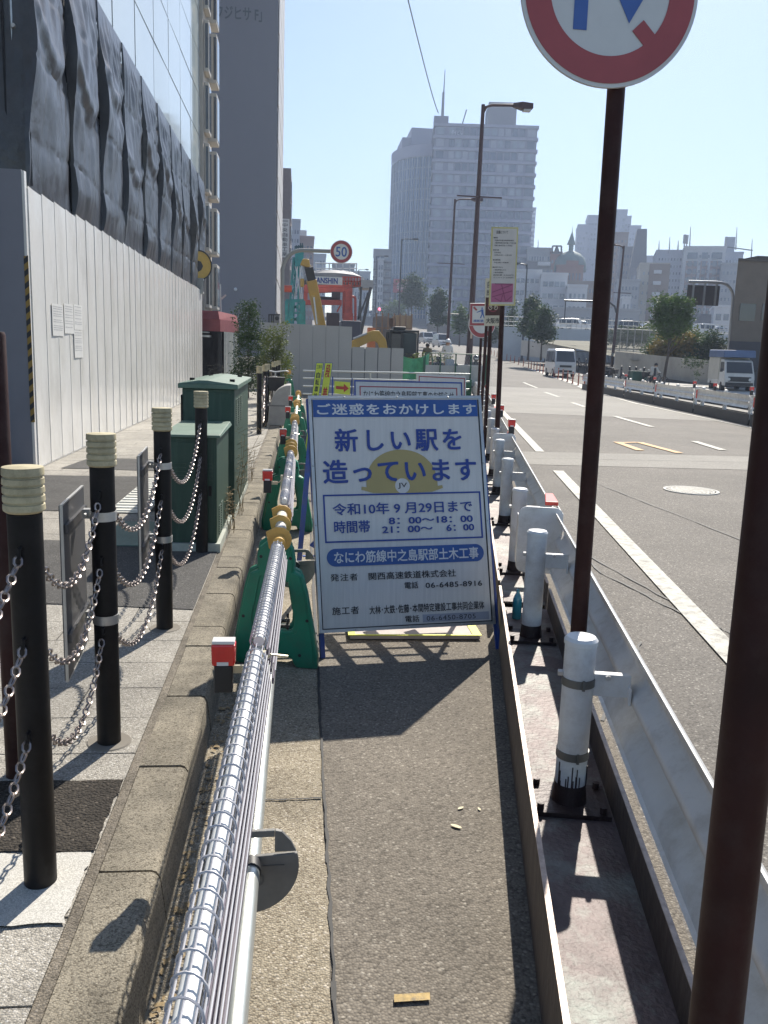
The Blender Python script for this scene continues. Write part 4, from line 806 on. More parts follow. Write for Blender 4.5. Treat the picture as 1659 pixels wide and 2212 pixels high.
# second board
Y2 = 9.0
A, B = at(765, 821, Y2), at(998, 826, Y2 + .1); t = thing('notice_board', 'smaller white notice board with a red border behind the large one', 'notice board', (1.1, Y2, .006))
Wb = (B - A).length; Hb = 1.12; ub = (B - A).normalized(); vb = Vector((-.03, .26, 1)); vb = (vb - ub * vb.dot(ub)).normalized(); f2 = Fr(A - vb * Hb, ub, vb)
m = MB(); m.pan(f2, .014, .014, Wb - .014, Hb - .014, -.006, 0); m.build('panel', board, t)
m = MB(); m.pan(f2, 0, 0, Wb, .014, -.02, .006); m.pan(f2, 0, Hb - .014, Wb, Hb, -.02, .006); m.pan(f2, 0, .014, .014, Hb - .014, -.02, .006); m.pan(f2, Wb - .014, .014, Wb, Hb - .014, -.02, .006); m.build('frame', lblue, t)
m = MB(); w = .012
for r_ in ((.055, Hb - .072, Wb - .055, Hb - .06), (.055, Hb - .235, Wb - .055, Hb - .223), (.055, Hb - .223, .067, Hb - .072), (Wb - .067, Hb - .223, Wb - .055, Hb - .072)): m.pan(f2, *r_, .0005, .002)
m.build('red_border', signred, t)
m = MB(); text(m, f2, 'なにわ筋線中之島駅部工事のお知らせ', .095, Hb - .195, Wb - .095, Hb - .105, .003, .008); m.build('lettering', ink, t)
m = MB(); m.bar(f2.p(.01, Hb * .5, -.02), f2.p(.01, -.16, -.02), .03, .006); m.bar(f2.p(Wb - .01, Hb * .5, -.02), f2.p(Wb - .01, -.16, -.02), .03, .006); m.bar(f2.p(.02, Hb, -.03), Vector((A.x, Y2 + .75, .01)), .025, .008); m.bar(f2.p(Wb - .02, Hb, -.03), Vector((B.x, Y2 + .85, .01)), .025, .008); m.build('leg', lblue, t)
# third board peeking over
Y3 = 13.5; A, B = at(902, 807, Y3), at(1007, 812, Y3); t = thing('notice_board', 'farthest white board, only its top edge showing over the red bordered one', 'notice board', (A.x, Y3, .006))
ub = (B - A).normalized(); Wb = (B - A).length; Hb = 1.0; f3 = Fr(A - Vector((0, .2, 1)).normalized() * Hb, ub, (0, .2, 1))
m = MB(); m.pan(f3, 0, 0, Wb, Hb, -.02, 0); m.build('panel', board, t); m = MB(); m.pan(f3, .02, Hb - .05, Wb - .02, Hb - .035, .001, .003); m.pan(f3, .02, .1, .035, Hb - .05, .001, .003); m.pan(f3, Wb - .035, .1, Wb - .02, Hb - .05, .001, .003); m.build('red_border', signred, t)
m = MB(); m.bar(f3.p(.02, 0, -.01), f3.p(.02, -.18, -.01), .03, .01); m.bar(f3.p(Wb - .02, 0, -.01), f3.p(Wb - .02, -.18, -.01), .03, .01); m.build('leg', lblue, t)
# two slim yellow warning boards and an arrow board
fyel = mat('board_yellow', (.60, .66, .06), .45, 0, .06, 6); wred = mat('warn_red', (.42, .05, .03), .5)
for (x0, x1, lb, which) in ((683, 699, 'slim yellow warning board with black lettering, left of its red lettered twin', 0), (702, 719, 'slim yellow warning board with red lettering, right of its black lettered twin', 1)):
    Y = 11.5; A, B = at(x0, 783, Y), at(x1, 783.5, Y); C = at(x0 - 11.5, 868, Y - .12); t = thing('warning_board', lb, 'warning board', (A.x, Y, .006), 'slim yellow warning boards')
    up = (A - C).normalized(); Hh = 1.25; Wb = (B - A).length; f4 = Fr(A - up * Hh, B - A, up); m = MB(); m.pan(f4, 0, 0, Wb, Hh, -.015, 0); m.build('panel', lblue, t); m = MB(); m.pan(f4, .006, .006, Wb - .006, Hh - .008, .0005, .002); m.build('face', fyel, t)
    m = MB()
    if which == 0:
        vtext(m, f4, '自転車徐行', Wb * .24, Hh * .53, Wb * .76, Hh * .90, .003, .02, .12); vtext(m, f4, '衝突注意', Wb * .24, Hh * .10, Wb * .76, Hh * .40, .003, .02, .12); m.build('lettering', ink, t)
        m = MB(); m.disc(f4, Wb * .42, Hh * .47, Wb * .22, .0025, .004, 20); m.build('red_disc', wred, t); m = MB(); text(m, f4, '工事中', Wb * .15, Hh * .93, Wb * .85, Hh * .975, .003, .01); m.build('heading', mat('ink_green', (.1, .2, .05), .6), t)
    else: vtext(m, f4, '段 差 注 意', Wb * .2, Hh * .12, Wb * .8, Hh * .97, .003, .03, -.2); m.build('lettering', wred, t)
    m = MB(); m.bar(f4.p(Wb * .5, Hh * .9, -.02), Vector((A.x + .02, Y + .45, .01)), .02, .01); m.bar(f4.p(Wb / 2, 0, -.01), f4.p(Wb / 2, -.12, -.01), .02, .01); m.build('leg', lblue, t)
Y = 10.2; A, B, C = at(723, 823, Y), at(757, 826, Y), at(722, 850, Y); f5 = Fr(C, B - A, (0, .1, 1)); Wb = (B - A).length; Hb = (A - C).length
t = thing('arrow_board', 'small yellow board with a red arrow pointing right, behind the large notice board', 'arrow board', (A.x, Y, .006)); m = MB(); m.pan(f5, 0, 0, Wb, Hb, -.01, 0); m.build('panel', fyel, t)
m = MB(); m.poly(f5, [(Wb * .1, Hb * .38), (Wb * .6, Hb * .38), (Wb * .6, Hb * .15), (Wb * .92, Hb * .5), (Wb * .6, Hb * .85), (Wb * .6, Hb * .62), (Wb * .1, Hb * .62)], .001, .003); m.build('arrow', wred, t)
m = MB(); m.pan(f5, -.03, -.9, -.015, Hb + .05, -.02, -.005); m.pan(f5, Wb + .015, -.9, Wb + .03, Hb + .05, -.02, -.005); m.build('leg', lblue, t)
# ---------------------------------------------------------------- hoarding, tarpaulins and buildings on the left
hoard = mat('hoarding_white', (0.76, 0.745, 0.71), 0.17, 0.0, 0.05, 1.5, streak=(1, 1, .5), bump=0.02, bscale=6, spec=.6, dirt=((.52, .50, .45), .5, 1.8))
t = thing('site_hoarding', 'tall white steel panel hoarding along the left pavement', 'hoarding', (-2.93, 9.94, SW))
m = MB(); random.seed(5); Yh = [9.94 + .5 * i for i in range(34)]
for i, (a, b) in enumerate(zip(Yh, Yh[1:])):
    o = .005; dz = random.uniform(-.008, .008); k = random.uniform(-.004, .004); n = 5; vs = []
    for j in range(n + 1):
        f = j / n; bow = -.006 * math.sin(math.pi * f); x = -2.93 + o * (1 - f) + bow + k * (f - .5)
        vs += [(x, a + .001 + (b - a - .002) * f, SW + .02), (x, a + .001 + (b - a - .002) * f, 3.2 + dz + .022 * (.5 - f))]
    m.add(vs, [(2 * j, 2 * j + 2, 2 * j + 3, 2 * j + 1) for j in range(n)], True)
    m.hexa([(-2.965, a + .002, SW + .02), (-2.93 + o, a + .002, SW + .02), (-2.93 + o - .0005, a + .012, SW + .02), (-2.965, a + .012, SW + .02), (-2.965, a + .002, 3.2 + dz), (-2.93 + o, a + .002, 3.2 + dz), (-2.93 + o - .0005, a + .012, 3.2 + dz), (-2.965, a + .012, 3.2 + dz)])
    m.box((-2.97, a + .013, SW + .02), (-2.955, b - .001, 3.2 + dz))
m.build('panel', hoard, t)
m = MB(); m.box((-2.975, 9.94, SW + .002), (-2.925, 26.2, SW + .018)); m.build('foot_rail', steel, t)
hgrey = mat('hoarding_end_grey', (.23, .235, .27), .5, 0, .06, 2)
m = MB(); m.box((-4.2, 9.86, SW), (-2.965, 9.90, 3.36)); e = m.build('end_panel', hgrey, t)
m = MB(); m.box((-2.963, 9.858, SW), (-2.935, 9.93, 3.35)); m.build('corner_post', hoard, t)
ty = mat('tape_warning_yellow', (.34, .21, .04), .5); m = MB(); m.box((-2.972, 9.854, .70), (-2.926, 9.8572, 2.48)); tp = m.build('warning_tape', ty, t)
m = MB(); f = Fr((-2.972, 9.8538, .70), (1, 0, 0), (0, 0, 1)); z = 0.0
while z < 1.76: m.poly(f, [(0, z), (.046, z + .04), (.046, z + .1), (0, z + .06)], 0, .002); z += .13
m.build('stripe', blackp, tp)
nm_ = mat('notice_paper', (.66, .65, .62), .5, 0, .05, 8); nt_ = mat('notice_print', (.42, .42, .42), .7)
for (q, lb) in (([(112, 655), (136, 655), (138, 725), (115, 725)], 'paper notice on the hoarding, leftmost of the top row'), ([(138, 655), (158, 656), (159, 719), (140, 720)], 'paper notice with a drawing on the hoarding, middle of the top row'), ([(159, 657), (177, 658), (178, 712), (160, 712)], 'paper notice on the hoarding, rightmost of the top row'), ([(160, 713), (178, 713), (179, 772), (161, 773)], 'paper notice on the hoarding, hanging below the rightmost one')):
    X = -2.921; A, B, C = atx(*q[0], X), atx(*q[1], X), atx(*q[3], X); y0, y1 = A.y, B.y; z0, z1 = C.z, A.z
    fn = Fr((X, y0, z0), (0, 1, 0), (0, 0, 1)); w, h = y1 - y0, z1 - z0; t = thing('paper_notice', lb, 'notice', (X, y0, z0), 'paper notices on the hoarding'); m = MB(); m.pan(fn, 0, 0, w, h, -.004, 0); m.build('sheet', nm_, t)
    m = MB(); zz = h * .90
    while zz > h * .13:
        a0 = w * .1; 
        while a0 < w * .86: l = random.uniform(.08, .3) * w; m.pan(fn, a0, zz, min(a0 + l, w * .9), zz + .010, .0005, .0015); a0 += l + w * .04
        zz -= random.choice((.024, .03, .045))
    m.build('print', nt_, t)
# tarpaulins hung on the scaffold above the hoarding
tarp = mat('tarp_grey', (.042, .043, .050), .30, 0, .3, 2.5, streak=(1, 3, 1), bump=.7, bscale=5, spec=.65)
eye = mat('tarp_seam', (.03, .03, .035), .6)
tl = ['nearest', 'second', 'third', 'fourth', 'fifth', 'sixth', 'seventh', 'eighth', 'ninth', 'tenth']
random.seed(21)
for i in range(10):
    y0 = 10.35 + 1.78 * i; y1 = y0 + 1.78; ph = random.uniform(0, 6); zb = 3.0; ztp = 6.47
    nu, nv = 40, 72; vs = []; sag = random.uniform(.4, 1.6); k1 = random.uniform(.08, .17); tie = random.uniform(.22, .50); fk = random.uniform(.6, 1.5)
    for v in range(nv + 1):
        t_ = v / nv
        wob = .6 + .4 * math.sin(2 * math.pi * (t_ - tie) / .62 + ph * .3)
        amp = k1 * min(1, t_ * 4) * wob + .015
        for u_ in range(nu + 1):
            s = 0.0 if u_ == 0 else (.004 + .996 * (u_ - 1) / (nu - 1))
            out = 0 if u_ == 0 else amp * (1 - s) ** 1.3                      # the near edge stands off the scaffold, the rest lies back
            bulge = .05 * sag * math.sin(math.pi * s) * (.4 + .6 * math.sin(math.pi * t_))
            tri = lambda q_: abs((q_ % 1.0) * 2 - 1)                          # creases with sharp crests
            fan = .045 * (1 - t_) ** 1.5 * (tri(fk * 2.6 * s / (t_ + .35) + ph) - .5) * min(1, t_ * 8)          # folds fanning out from the upper ties
            hang = .030 * math.exp(-((t_ - tie - .10 * math.sin(math.pi * s) * sag) / .035) ** 2) - .03 * math.exp(-((t_ - tie - .05 - .12 * math.sin(math.pi * s) * sag) / .05) ** 2)
            fold = .024 * fk * (tri(2.3 * s + 1.7 * fk * t_ + ph) - .5) + .016 * (tri(4.1 * fk * s - 2.2 * t_ + 2 * ph) - .5) * t_ + .014 * (tri(1.3 * s + 3.4 * t_ * fk - ph) - .5) + .006 * math.sin(40 * s + 9 * t_ + ph)
            seam = sum(-.016 * math.exp(-((t_ - sz - .012 * math.sin(3 * s + ph)) / .007) ** 2) for sz in (.27, .52, .76))
            yy = y0 + (y1 - y0) * s + (.10 * math.sin(4.2 * t_ + ph) * t_) * (1 - s) ** 2 - .02
            zv = ztp + (zb - ztp) * t_ - .03 * math.sin(math.pi * s) * sag * t_; lim = max(0, min(1, (zv - 3.12) / .45)); vs.append((-3.03 + (out + (bulge + fan + hang + fold) * min(1, t_ * 10) * min(1, s * 12 + .2)) * lim + seam, yy, zv))
    m = MB(); W1 = nu + 1; m.add(vs, [(v * W1 + u_, v * W1 + u_ + 1, (v + 1) * W1 + u_ + 1, (v + 1) * W1 + u_) for v in range(nv) for u_ in range(nu)], True)
    o = m.build('tarpaulin', tarp, ang=35); tag(o, 'creased dark grey tarpaulin above the hoarding, %s from the camera' % tl[i], 'tarpaulin', 'tarpaulins hung on the scaffold')
m = MB(); nu, nv = 20, 24; vs = []
for v in range(nv + 1):
    for u_ in range(nu + 1): s, t_ = u_ / nu, v / nv; vs.append((-5.6 + 2.62 * s, 10.30 - .07 * math.sin(9 * s + 2 * t_) * t_ - .05 * math.sin(3 * s + 5 * t_), 6.47 - 3.2 * t_))
W1 = nu + 1; m.add(vs, [(v * W1 + u_, v * W1 + u_ + 1, (v + 1) * W1 + u_ + 1, (v + 1) * W1 + u_) for v in range(nv) for u_ in range(nu)], True)
tag(m.build('tarpaulin', tarp, ang=80), 'dark grey tarpaulin wrapped round the near end of the scaffold, facing the camera', 'tarpaulin', 'tarpaulins hung on the scaffold')
t = thing('scaffold', 'steel scaffold frame behind the tarpaulins', 'scaffold', (-3.3, 10.4, SW))
m = MB(); m.box((-3.24, 10.3, 3.0), (-3.22, 28.2, 6.42)); m.build('dark_backing', mat('backing_dark', (.02, .02, .024), .9), t)  # solid dark sheet added as the shade behind the tarpaulin gaps
for z in (3.3, 4.9, 6.5):
    m = MB(); m.cyl((-3.12, 10.3, z), (-3.12, 28.2, z), .022, 8); m.build('rail', steel, t)
for i in range(11):
    m = MB(); m.cyl((-3.15, 10.36 + 1.78 * i, SW), (-3.15, 10.36 + 1.78 * i, 6.5), .022, 8); m.build('upright', steel, t)
# glass fronted building behind
gl_ = glass_mat('curtain_glass', (.52, .59, .60), .06, .06, .15); mull = mat('mullion_dark', (.08, .08, .085), .4, .4)
XG = -3.72; t = thing('office_building', 'glass fronted building above the grey tarpaulins', 'building', (-9, 20, SW))
m = MB(); m.box((-16, 6, SW), (XG - .06, 33.0, 26)); m.build('wall', mat('office_core', (.3, .31, .32), .6), t)
cols = [3.6, 6.0, 8.5, 11.0, 13.4] + [atx(x_, y_, XG).y for x_, y_ in ((243, 60), (292, 110), (333, 180), (365, 230), (390, 270), (413, 310), (432, 350), (447, 385))]
cols = [8.0] + [c for c in cols if c > 9.5]; cols = sorted(set(round(c, 2) for c in cols))
zr = [6.2 + 1.36 * i for i in range(0, 11)]
random.seed(9); np_ = 0
for a, b in list(zip(cols, cols[1:]))[::-1]:
    for z0, z1 in zip(zr, zr[1:]):
        if np_ >= 99 or z0 > EYE + .52 * b: continue
        np_ += 1; m = MB(); tx, tz = random.uniform(-.007, .007), random.uniform(-.006, .006)
        m.hexa([(XG - .05, a + .03, z0 + .022), (XG + tx, a + .03, z0 + .022), (XG - tx, b - .03, z0 + .022), (XG - .05, b - .03, z0 + .022), (XG - .05, a + .03, z1 - .022), (XG + tx + tz, a + .03, z1 - .022), (XG - tx + tz, b - .03, z1 - .022), (XG - .05, b - .03, z1 - .022)]); m.build('glass_panel', gl_, t)
m = MB(); m.box((XG - .055, 7.9, 6.0), (XG - .012, 33.02, zr[-1])); m.build('joint_backing', mull, t)
# narrow beige building with projecting windows
beige = mat('render_beige', (.42, .38, .33), .8, 0, .08, 2); wfr = mat('window_frame_beige', (.5, .47, .42), .5, 0, .06, 5); dgl = glass_mat('dark_glass', (.05, .055, .065), .08)
t = thing('narrow_building', 'narrow beige building with projecting windows behind the glass front', 'building', (-5, 35, SW))
m = MB(); m.box((-12, 33.1, SW), (-3.6, 36.0, 24)); m.build('wall', beige, t)
for k in range(8):
    z0 = 3.0 + 2.05 * k
    for (ya, yb2) in ((33.35, 34.2), (34.7, 35.7)):
        m = MB(); m.box((-3.6, ya, z0), (-3.27 if ya > 34 else -3.42, yb2, z0 + 1.7)); w = m.build('window', wfr, t, bevel=.02)
        xx = -3.269 if ya > 34 else -3.419; m = MB(); m.box((xx, ya + .1, z0 + .12), (xx + .012, yb2 - .1, z0 + 1.58)); m.build('pane', dgl, w)
        m = MB(); m.box((xx - .12, ya + .1, z0 + .12), (xx - .02, ya - .008, z0 + 1.58)); m.build('pane', dgl, w)
# yellow round warning wheel and grey meter box at the hoarding's far end
t = thing('round_sign', 'round amber sign with a dark rim sticking out above the hoarding end', 'sign', (-2.95, 26.3, 4.2)); c = at(436, 573, 26.3)
f = Fr((-2.98, 26.25, c.z), Vector((.8, .6, 0)), (0, 0, 1)); m = MB(); m.disc(f, .0, 0, .40, -.04, 0, 40); m.build('disc', mat('amber', (.58, .36, .06), .45, 0, .1, 6), t); m = MB(); m.ring(f, 0, 0, .385, .42, -.05, .015, 40); m.build('rim', blackp, t)
m = MB(); m.poly(f, [(-.16, -.05), (-.05, .12), (.05, .10), (.12, -.02), (.06, -.14), (-.05, -.2)], .001, .004); m.build('dark_emblem', blackp, t); m = MB(); m.bar((-2.98, 26.3, c.z), (-3.2, 26.4, c.z), .05); m.build('bracket', steel, t)
t = thing('meter_box', 'small grey box mounted on the far end of the hoarding', 'meter box', (-2.9, 26.2, 3.2)); m = MB(); q = at(430, 618, 26.1); m.box((q.x - .13, 26.0, q.z - .22), (q.x + .13, 26.25, q.z + .22)); m.build('case', mat('box_grey', (.4, .4, .38), .6, 0, .1, 8), t, bevel=.01); m = MB(); m.box((q.x + .131, 26.03, q.z - .15), (q.x + .137, 26.2, q.z + .15)); m.build('door', blackp, t); m = MB(); m.bar((q.x, 26.12, q.z - .22), (q.x, 26.12, q.z - .5), .06); m.build('bracket', steel, t)
# tall windowless grey building
Yg = 85.0; dgrey = mat('wall_slate', (.165, .165, .19), .8, 0, .04, .08, streak=(1, 1, .3), bump=.05, bscale=3)
R_ = at(594, 690, Yg); Lx = at(420, 400, Yg).x
t = thing('slate_building', 'tall windowless slate grey building beyond the glass front', 'building', (R_.x - 4, Yg, 0))
m = MB(); m.box((Lx, Yg, 0), (R_.x, Yg + 22, 52)); m.build('wall', dgrey, t)
m = MB(); f = Fr((R_.x + .05, Yg, 0), (0, 1, 0), (0, 0, 1)); lp = mat('panel_pale', (.5, .48, .46), .5)
for k in range(16):
    m = MB(); m.pan(f, .4, 2 + 3.1 * k, 21.5, 4.85 + 3.1 * k, 0, .08); m.build('facade_panel', lp, t)
A, B = at(461, 20, Yg), at(566, 30, Yg); f = Fr((A.x, Yg, A.z - 1.1), (B.x - A.x, 0, 0), (0, 0, 1)); m = MB(); text(m, f, 'フジヒサ F」', .2, .3, (B.x - A.x), 1.45, .06, .02); m.build('lettering', mat('letters_slate', (.06, .075, .09), .7), t)
for (x_, y_) in ((588, 0), (588, 0)): pass
m = MB()
for (x_, y_) in ((588, 624), (588, 697), (631 - 43, 745)): pass
for (x_, y_) in ((509, 625), (509, 697)): q = at(x_ + 0, y_, Yg); m.ball((q.x, Yg - .1, q.z), .16, 10, 6)
m.build('vent_cap', mat('vent_pale', (.6, .62, .65), .5), t)
# building with the vertical name sign
Ys = 112.0; A = at(600, 362, Ys); B = at(629, 362, Ys); t = thing('signed_building', 'brown grey building carrying a white vertical name sign', 'building', (B.x - 4, Ys, 0))
m = MB(); m.box((B.x - 12, Ys, 0), (B.x, Ys + 16, A.z)); m.build('wall', mat('wall_mauve', (.17, .145, .15), .8), t); 
for k in range(6): m = MB(); q = at(612, 400 + 48 * k, Ys); m.box((B.x + .01, Ys + .8, q.z - 1.2), (B.x + .12, Ys + 5.5, q.z + .6)); m.build('window', dgl, t)
a0, a1 = at(606, 472, Ys - 2), at(624, 556, Ys - 2); t2 = thing('name_sign', 'white vertical name sign hung on the brown grey building', 'sign', (a0.x, Ys - 2, a1.z)); f = Fr((a0.x, Ys - 2, a1.z), (1, 0, 0), (0, 0, 1)); w, h = a1.x - a0.x, a0.z - a1.z
m = MB(); m.pan(f, 0, 0, w, h, -.3, 0); m.build('panel', mat('sign_panel_white', (.66, .66, .66), .5), t2); m = MB(); vtext(m, f, '中央自動車工業', w * .22, h * .02, w * .80, h * .90, .02, .004, .2); m.build('lettering', ink, t2)
m = MB(); m.pan(f, w * .15, h * .92, w * .85, h * .96, .005, .02); m.build('header_bar', mat('header_grey', (.35, .35, .36), .6), t2); m = MB(); m.box((a0.x, Ys - 1.6, a1.z + 1), (a0.x + .2, Ys, a1.z + 1.2)); m.build('bracket', steel, t2)
# shop with a red awning, its screen
Ya = 27.6; q0, q1, q2 = at(437, 672, Ya), at(503, 684, Ya), at(474, 690, Ya)
t = thing('shop_awning', 'shop front with a dusty red awning and dark interior past the hoarding', 'shop', (-2.6, Ya, SW)); aw = mat('awning_red', (.30, .075, .08), .75, 0, .14, 4, bump=.1, bscale=8); x0, x1 = -4.6, at(505, 690, Ya).x; zt_ = 2.75; 
xm = at(474, 690, Ya).x
m = MB(); m.hexa([(x0, Ya, 2.42), (xm, Ya, 2.42), (x1, Ya + 1.8, 2.42), (x0, Ya + 1.8, 2.42), (x0, Ya + .3, q0.z + .05), (xm - .05, Ya + .12, 2.67), (x1 - .04, Ya + 1.8, 2.62), (x0, Ya + 1.8, q0.z + .05)]); m.build('canopy', aw, t)
m = MB(); m.hexa([(x0, Ya - .01, 2.05), (xm + .01, Ya - .01, 2.05), (xm + .01, Ya + .02, 2.05), (x0, Ya + .02, 2.05), (x0, Ya - .01, 2.419), (xm + .01, Ya - .01, 2.419), (xm + .01, Ya + .02, 2.419), (x0, Ya + .02, 2.419)]); m.bar((xm + .01, Ya, 2.235), (x1 + .01, Ya + 1.8, 2.235), .03, .368); m.build('valance', aw, t)
m = MB(); m.box((x0, Ya + 1.9, SW), (x1 - .1, Ya + 2.0, 2.4)); m.build('dark_interior', mat('shop_dark', (.025, .02, .02), .7, 0, .5, 3), t)
m = MB(); m.box((xm - .05, Ya + .1, SW), (xm + .05, Ya + .2, 2.05)); m.build('post', blackp, t); 
cur = mat('curtain_clear', (.42, .41, .36), .35, 0, .25, 8); m = MB(); vs = []; N = 16
for i in range(N + 1):
    f_ = i / N; x_ = xm + .12 + (x1 - xm - .12) * f_; y_ = Ya + .25 + 1.5 * f_ + .04 * math.sin(i * 1.9)
    vs += [(x_, y_, .5 + .1 * math.sin(i)), (x_ + .02 * math.sin(i), y_, 2.05)]
m.add(vs, [(2 * i, 2 * i + 2, 2 * i + 3, 2 * i + 1) for i in range(N)], True); m.build('screen_curtain', cur, t)
m = MB(); m.box((x0 + .5, Ya - .55, 1.86), (xm - .25, Ya - .02, 1.92)); m.box((x0 + .5, Ya - .6, 1.99), (xm - .3, Ya - .02, 2.02)); m.build('signboard_edge', steel, t)
random.seed(31)
def pot(x, y, lb, h=.9):
    t = thing('potted_plant', lb, 'potted plant', (x, y, SW), 'pot plants outside the shop'); m = MB(); m.lathe((x, y, SW), [(.10, 0), (.15, .26), (.17, .28), (.15, .28), (.0, .25)], 14); m.build('pot', mat('pot_brown', (.10, .05, .035), .7), t)
    m = MB()
    for _ in range(70): a = random.uniform(0, 6.28); r = random.uniform(0, .28); leaf(m, x + r * math.cos(a), y + r * math.sin(a), SW + .3 + random.uniform(0, h - .3), random.uniform(.04, .08), random.uniform(0, 6), random.uniform(-1, 2))
    m.build('foliage', mat('pot_leaf', (.05, .06, .03), .6, 0, .5, 9), t)
pot(-2.75, 26.9, 'leafy pot plant by the shop door, leftmost'); pot(-2.35, 26.7, 'leafy pot plant before the shop curtain'); 
m = MB(); q = at(487, 795, 25.5); m.box((q.x - .2, 25.4, SW), (q.x + .22, 25.8, .62)); tag(m.build('crate', mat('crate_tan', (.38, .28, .15), .7, 0, .15, 10), bevel=.01), 'tan wooden crate on the pavement outside the shop', 'crate')
# security light pole on slate building foot
t = thing('aerial_pole', 'thin pale pole with a small angled lamp above the red awning', 'pole', (at(478, 668, 29.5).x, 29.5, 2.6)); q = at(478, 668, 29.5); m = MB(); q2 = at(476, 614, 29.5); m.cyl((q.x, 29.5, 2.4), (q2.x, 29.5, q2.z), .018, 8); m.build('pole', steel, t); a0, a1 = at(478, 646, 29.5), at(488, 637, 29.5); m = MB(); m.bar(a0, a1, .07, .05); m.build('lamp', lp, t)

# ---------------------------------------------------------------- plants and trees
def leafmat(name, col, var=.45, sc=1.2):
    mm = mat(name, col, .6, 0, var, sc, spec=.22); b = mm.node_tree.nodes['Principled BSDF']; b.inputs['Subsurface Weight'].default_value = 0.0
    nt_ = mm.node_tree; tr = nt_.nodes.new('ShaderNodeBsdfTranslucent'); ad = nt_.nodes.new('ShaderNodeMixShader'); ad.inputs[0].default_value = .3; out = nt_.nodes['Material Output']
    src = b.inputs['Base Color'].links[0].from_socket; nt_.links.new(src, tr.inputs['Color']); nt_.links.new(b.outputs[0], ad.inputs[1]); nt_.links.new(tr.outputs[0], ad.inputs[2]); nt_.links.new(ad.outputs[0], out.inputs['Surface']); return mm
LG = leafmat('leaf_green', (.065, .115, .025)); LD = leafmat('leaf_dark', (.038, .072, .020)); LO = leafmat('leaf_olive', (.12, .15, .04)); LY = leafmat('leaf_yellow', (.22, .17, .04), .5, .6)
bark = mat('bark', (.07, .055, .045), .85, 0, .3, 10, bump=.4)
def foliage(mb, blobs, n, size, clump=9):
    tot = sum(b[1][0] * b[1][1] * b[1][2] for b in blobs)
    for c, r in blobs:
        k = max(1, int(n / clump * r[0] * r[1] * r[2] / tot))
        for _ in range(k):
            while True:
                d = Vector((random.gauss(0, 1), random.gauss(0, 1), random.gauss(0, 1)))
                if d.length > .01: break
            d = d.normalized() * (random.uniform(.25, 1.0) ** .5) * random.uniform(.88, 1.08); q = Vector(c) + Vector((d.x * r[0], d.y * r[1], d.z * r[2]))
            for _ in range(clump):
                p = q + Vector((random.gauss(0, 1), random.gauss(0, 1), random.gauss(0, 1))) * size * 1.5
                a = Vector((random.gauss(0, 1), random.gauss(0, 1), random.gauss(0, .6))).normalized(); b = a.cross(Vector((random.gauss(0, 1), random.gauss(0, 1), random.gauss(0, 1)))).normalized(); s = size * random.uniform(.6, 1.3)
                mb.add([p - a * s, p + b * s * .42 + a * s * .1, p + a * s, p - b * s * .42 + a * s * .1], [(0, 1, 2, 3)])
def tree(name, label, base, h, blobs, n, size, m_, tr=.07, group=None, cat='tree', limbs=7, lean=(0, 0)):
    base = Vector(base); t = thing(name, label, cat, base, group); m = MB(); top = base + Vector((lean[0], lean[1], h)); pts = [base.lerp(top, i / 6) + Vector((random.uniform(-.02, .02) * h * .2, random.uniform(-.02, .02) * h * .2, 0)) for i in range(7)]
    pts[0] = base; m.tube(pts, [tr * (1 - .12 * i) * (1.25 if i == 0 else 1) for i in range(7)], 8)
    for k in range(limbs):
        c, r = random.choice(blobs); e = base + Vector(c) + Vector((random.uniform(-.7, .7) * r[0], random.uniform(-.7, .7) * r[1], random.uniform(-.5, .7) * r[2])); s = pts[random.randint(3, 6)]; mid = s.lerp(e, .5) + Vector((0, 0, -.04 * h)); m.tube([s, mid, e], [tr * .4, tr * .25, tr * .08], 5)
    m.build('trunk', bark, t); m = MB(); foliage(m, [(base + Vector(c), r) for c, r in blobs], n, size); m.build('crown', m_, t); return t
random.seed(41)
q = at(536, 780, 25.0); tree('shrub', 'tall feathery dark shrub left of the curved sign pole, behind the bollards', (q.x, 25.0, SW), 2.4, [((-.02, 0, 2.1), (.42, .4, .65)), ((.05, 0, 1.3), (.55, .5, .8)), ((-.05, .1, .65), (.55, .5, .55)), ((.12, 0, 2.5), (.25, .25, .35))], 9000, .034, LD, .03, None, 'shrub')
q = at(590, 790, 22.8); tree('shrub', 'bright leafy shrub beside the curved sign pole, in front of the grey hoarding', (q.x, 22.8, SW), 1.7, [((0, 0, 1.55), (.35, .35, .4)), ((.08, 0, 1.0), (.45, .4, .45)), ((-.05, 0, .55), (.4, .4, .4)), ((.28, 0, 1.95), (.13, .13, .28))], 5000, .036, LO, .022, None, 'shrub')
# speed limit sign on a curved pole
Y5 = 24.0; c = at(737, 544.5, Y5); b = at(611, 780, Y5); pole5 = mat('pole_grey', (.30, .30, .29), .5, .3, .08, 6)
t = thing('speed_sign', 'round speed limit sign reading 50 on a curved grey pole', 'road sign', (b.x, Y5, SW)); top = at(609.5, 620, Y5)
pts = [Vector((b.x, Y5, SW)), Vector((top.x, Y5, top.z))]; R = .52; zc = c.z - R + .0
for k in range(1, 10): a = RAD(10 * k); pts.append(Vector((top.x + .02 + R * (1 - math.cos(a)), Y5, zc + R * math.sin(a))))
pts[1] = Vector((top.x, Y5, zc)); pts.append(Vector((c.x - .1, Y5, c.z + .01))); m = MB(); m.tube(pts, .052, 14); m.build('pole', pole5, t)
f = Fr((c.x, Y5 - .07, c.z), (1, 0, 0), (0, 0, 1)); m = MB(); m.disc(f, 0, 0, .3, -.012, 0, 48); m.build('disc', signback, t); m = MB(); m.ring(f, 0, 0, .205, .285, .0005, .004, 48); m.build('red_border', signred, t); m = MB(); text(m, f, '50', -.15, -.13, .15, .13, .004, .012); m.build('numerals', signblue, t)
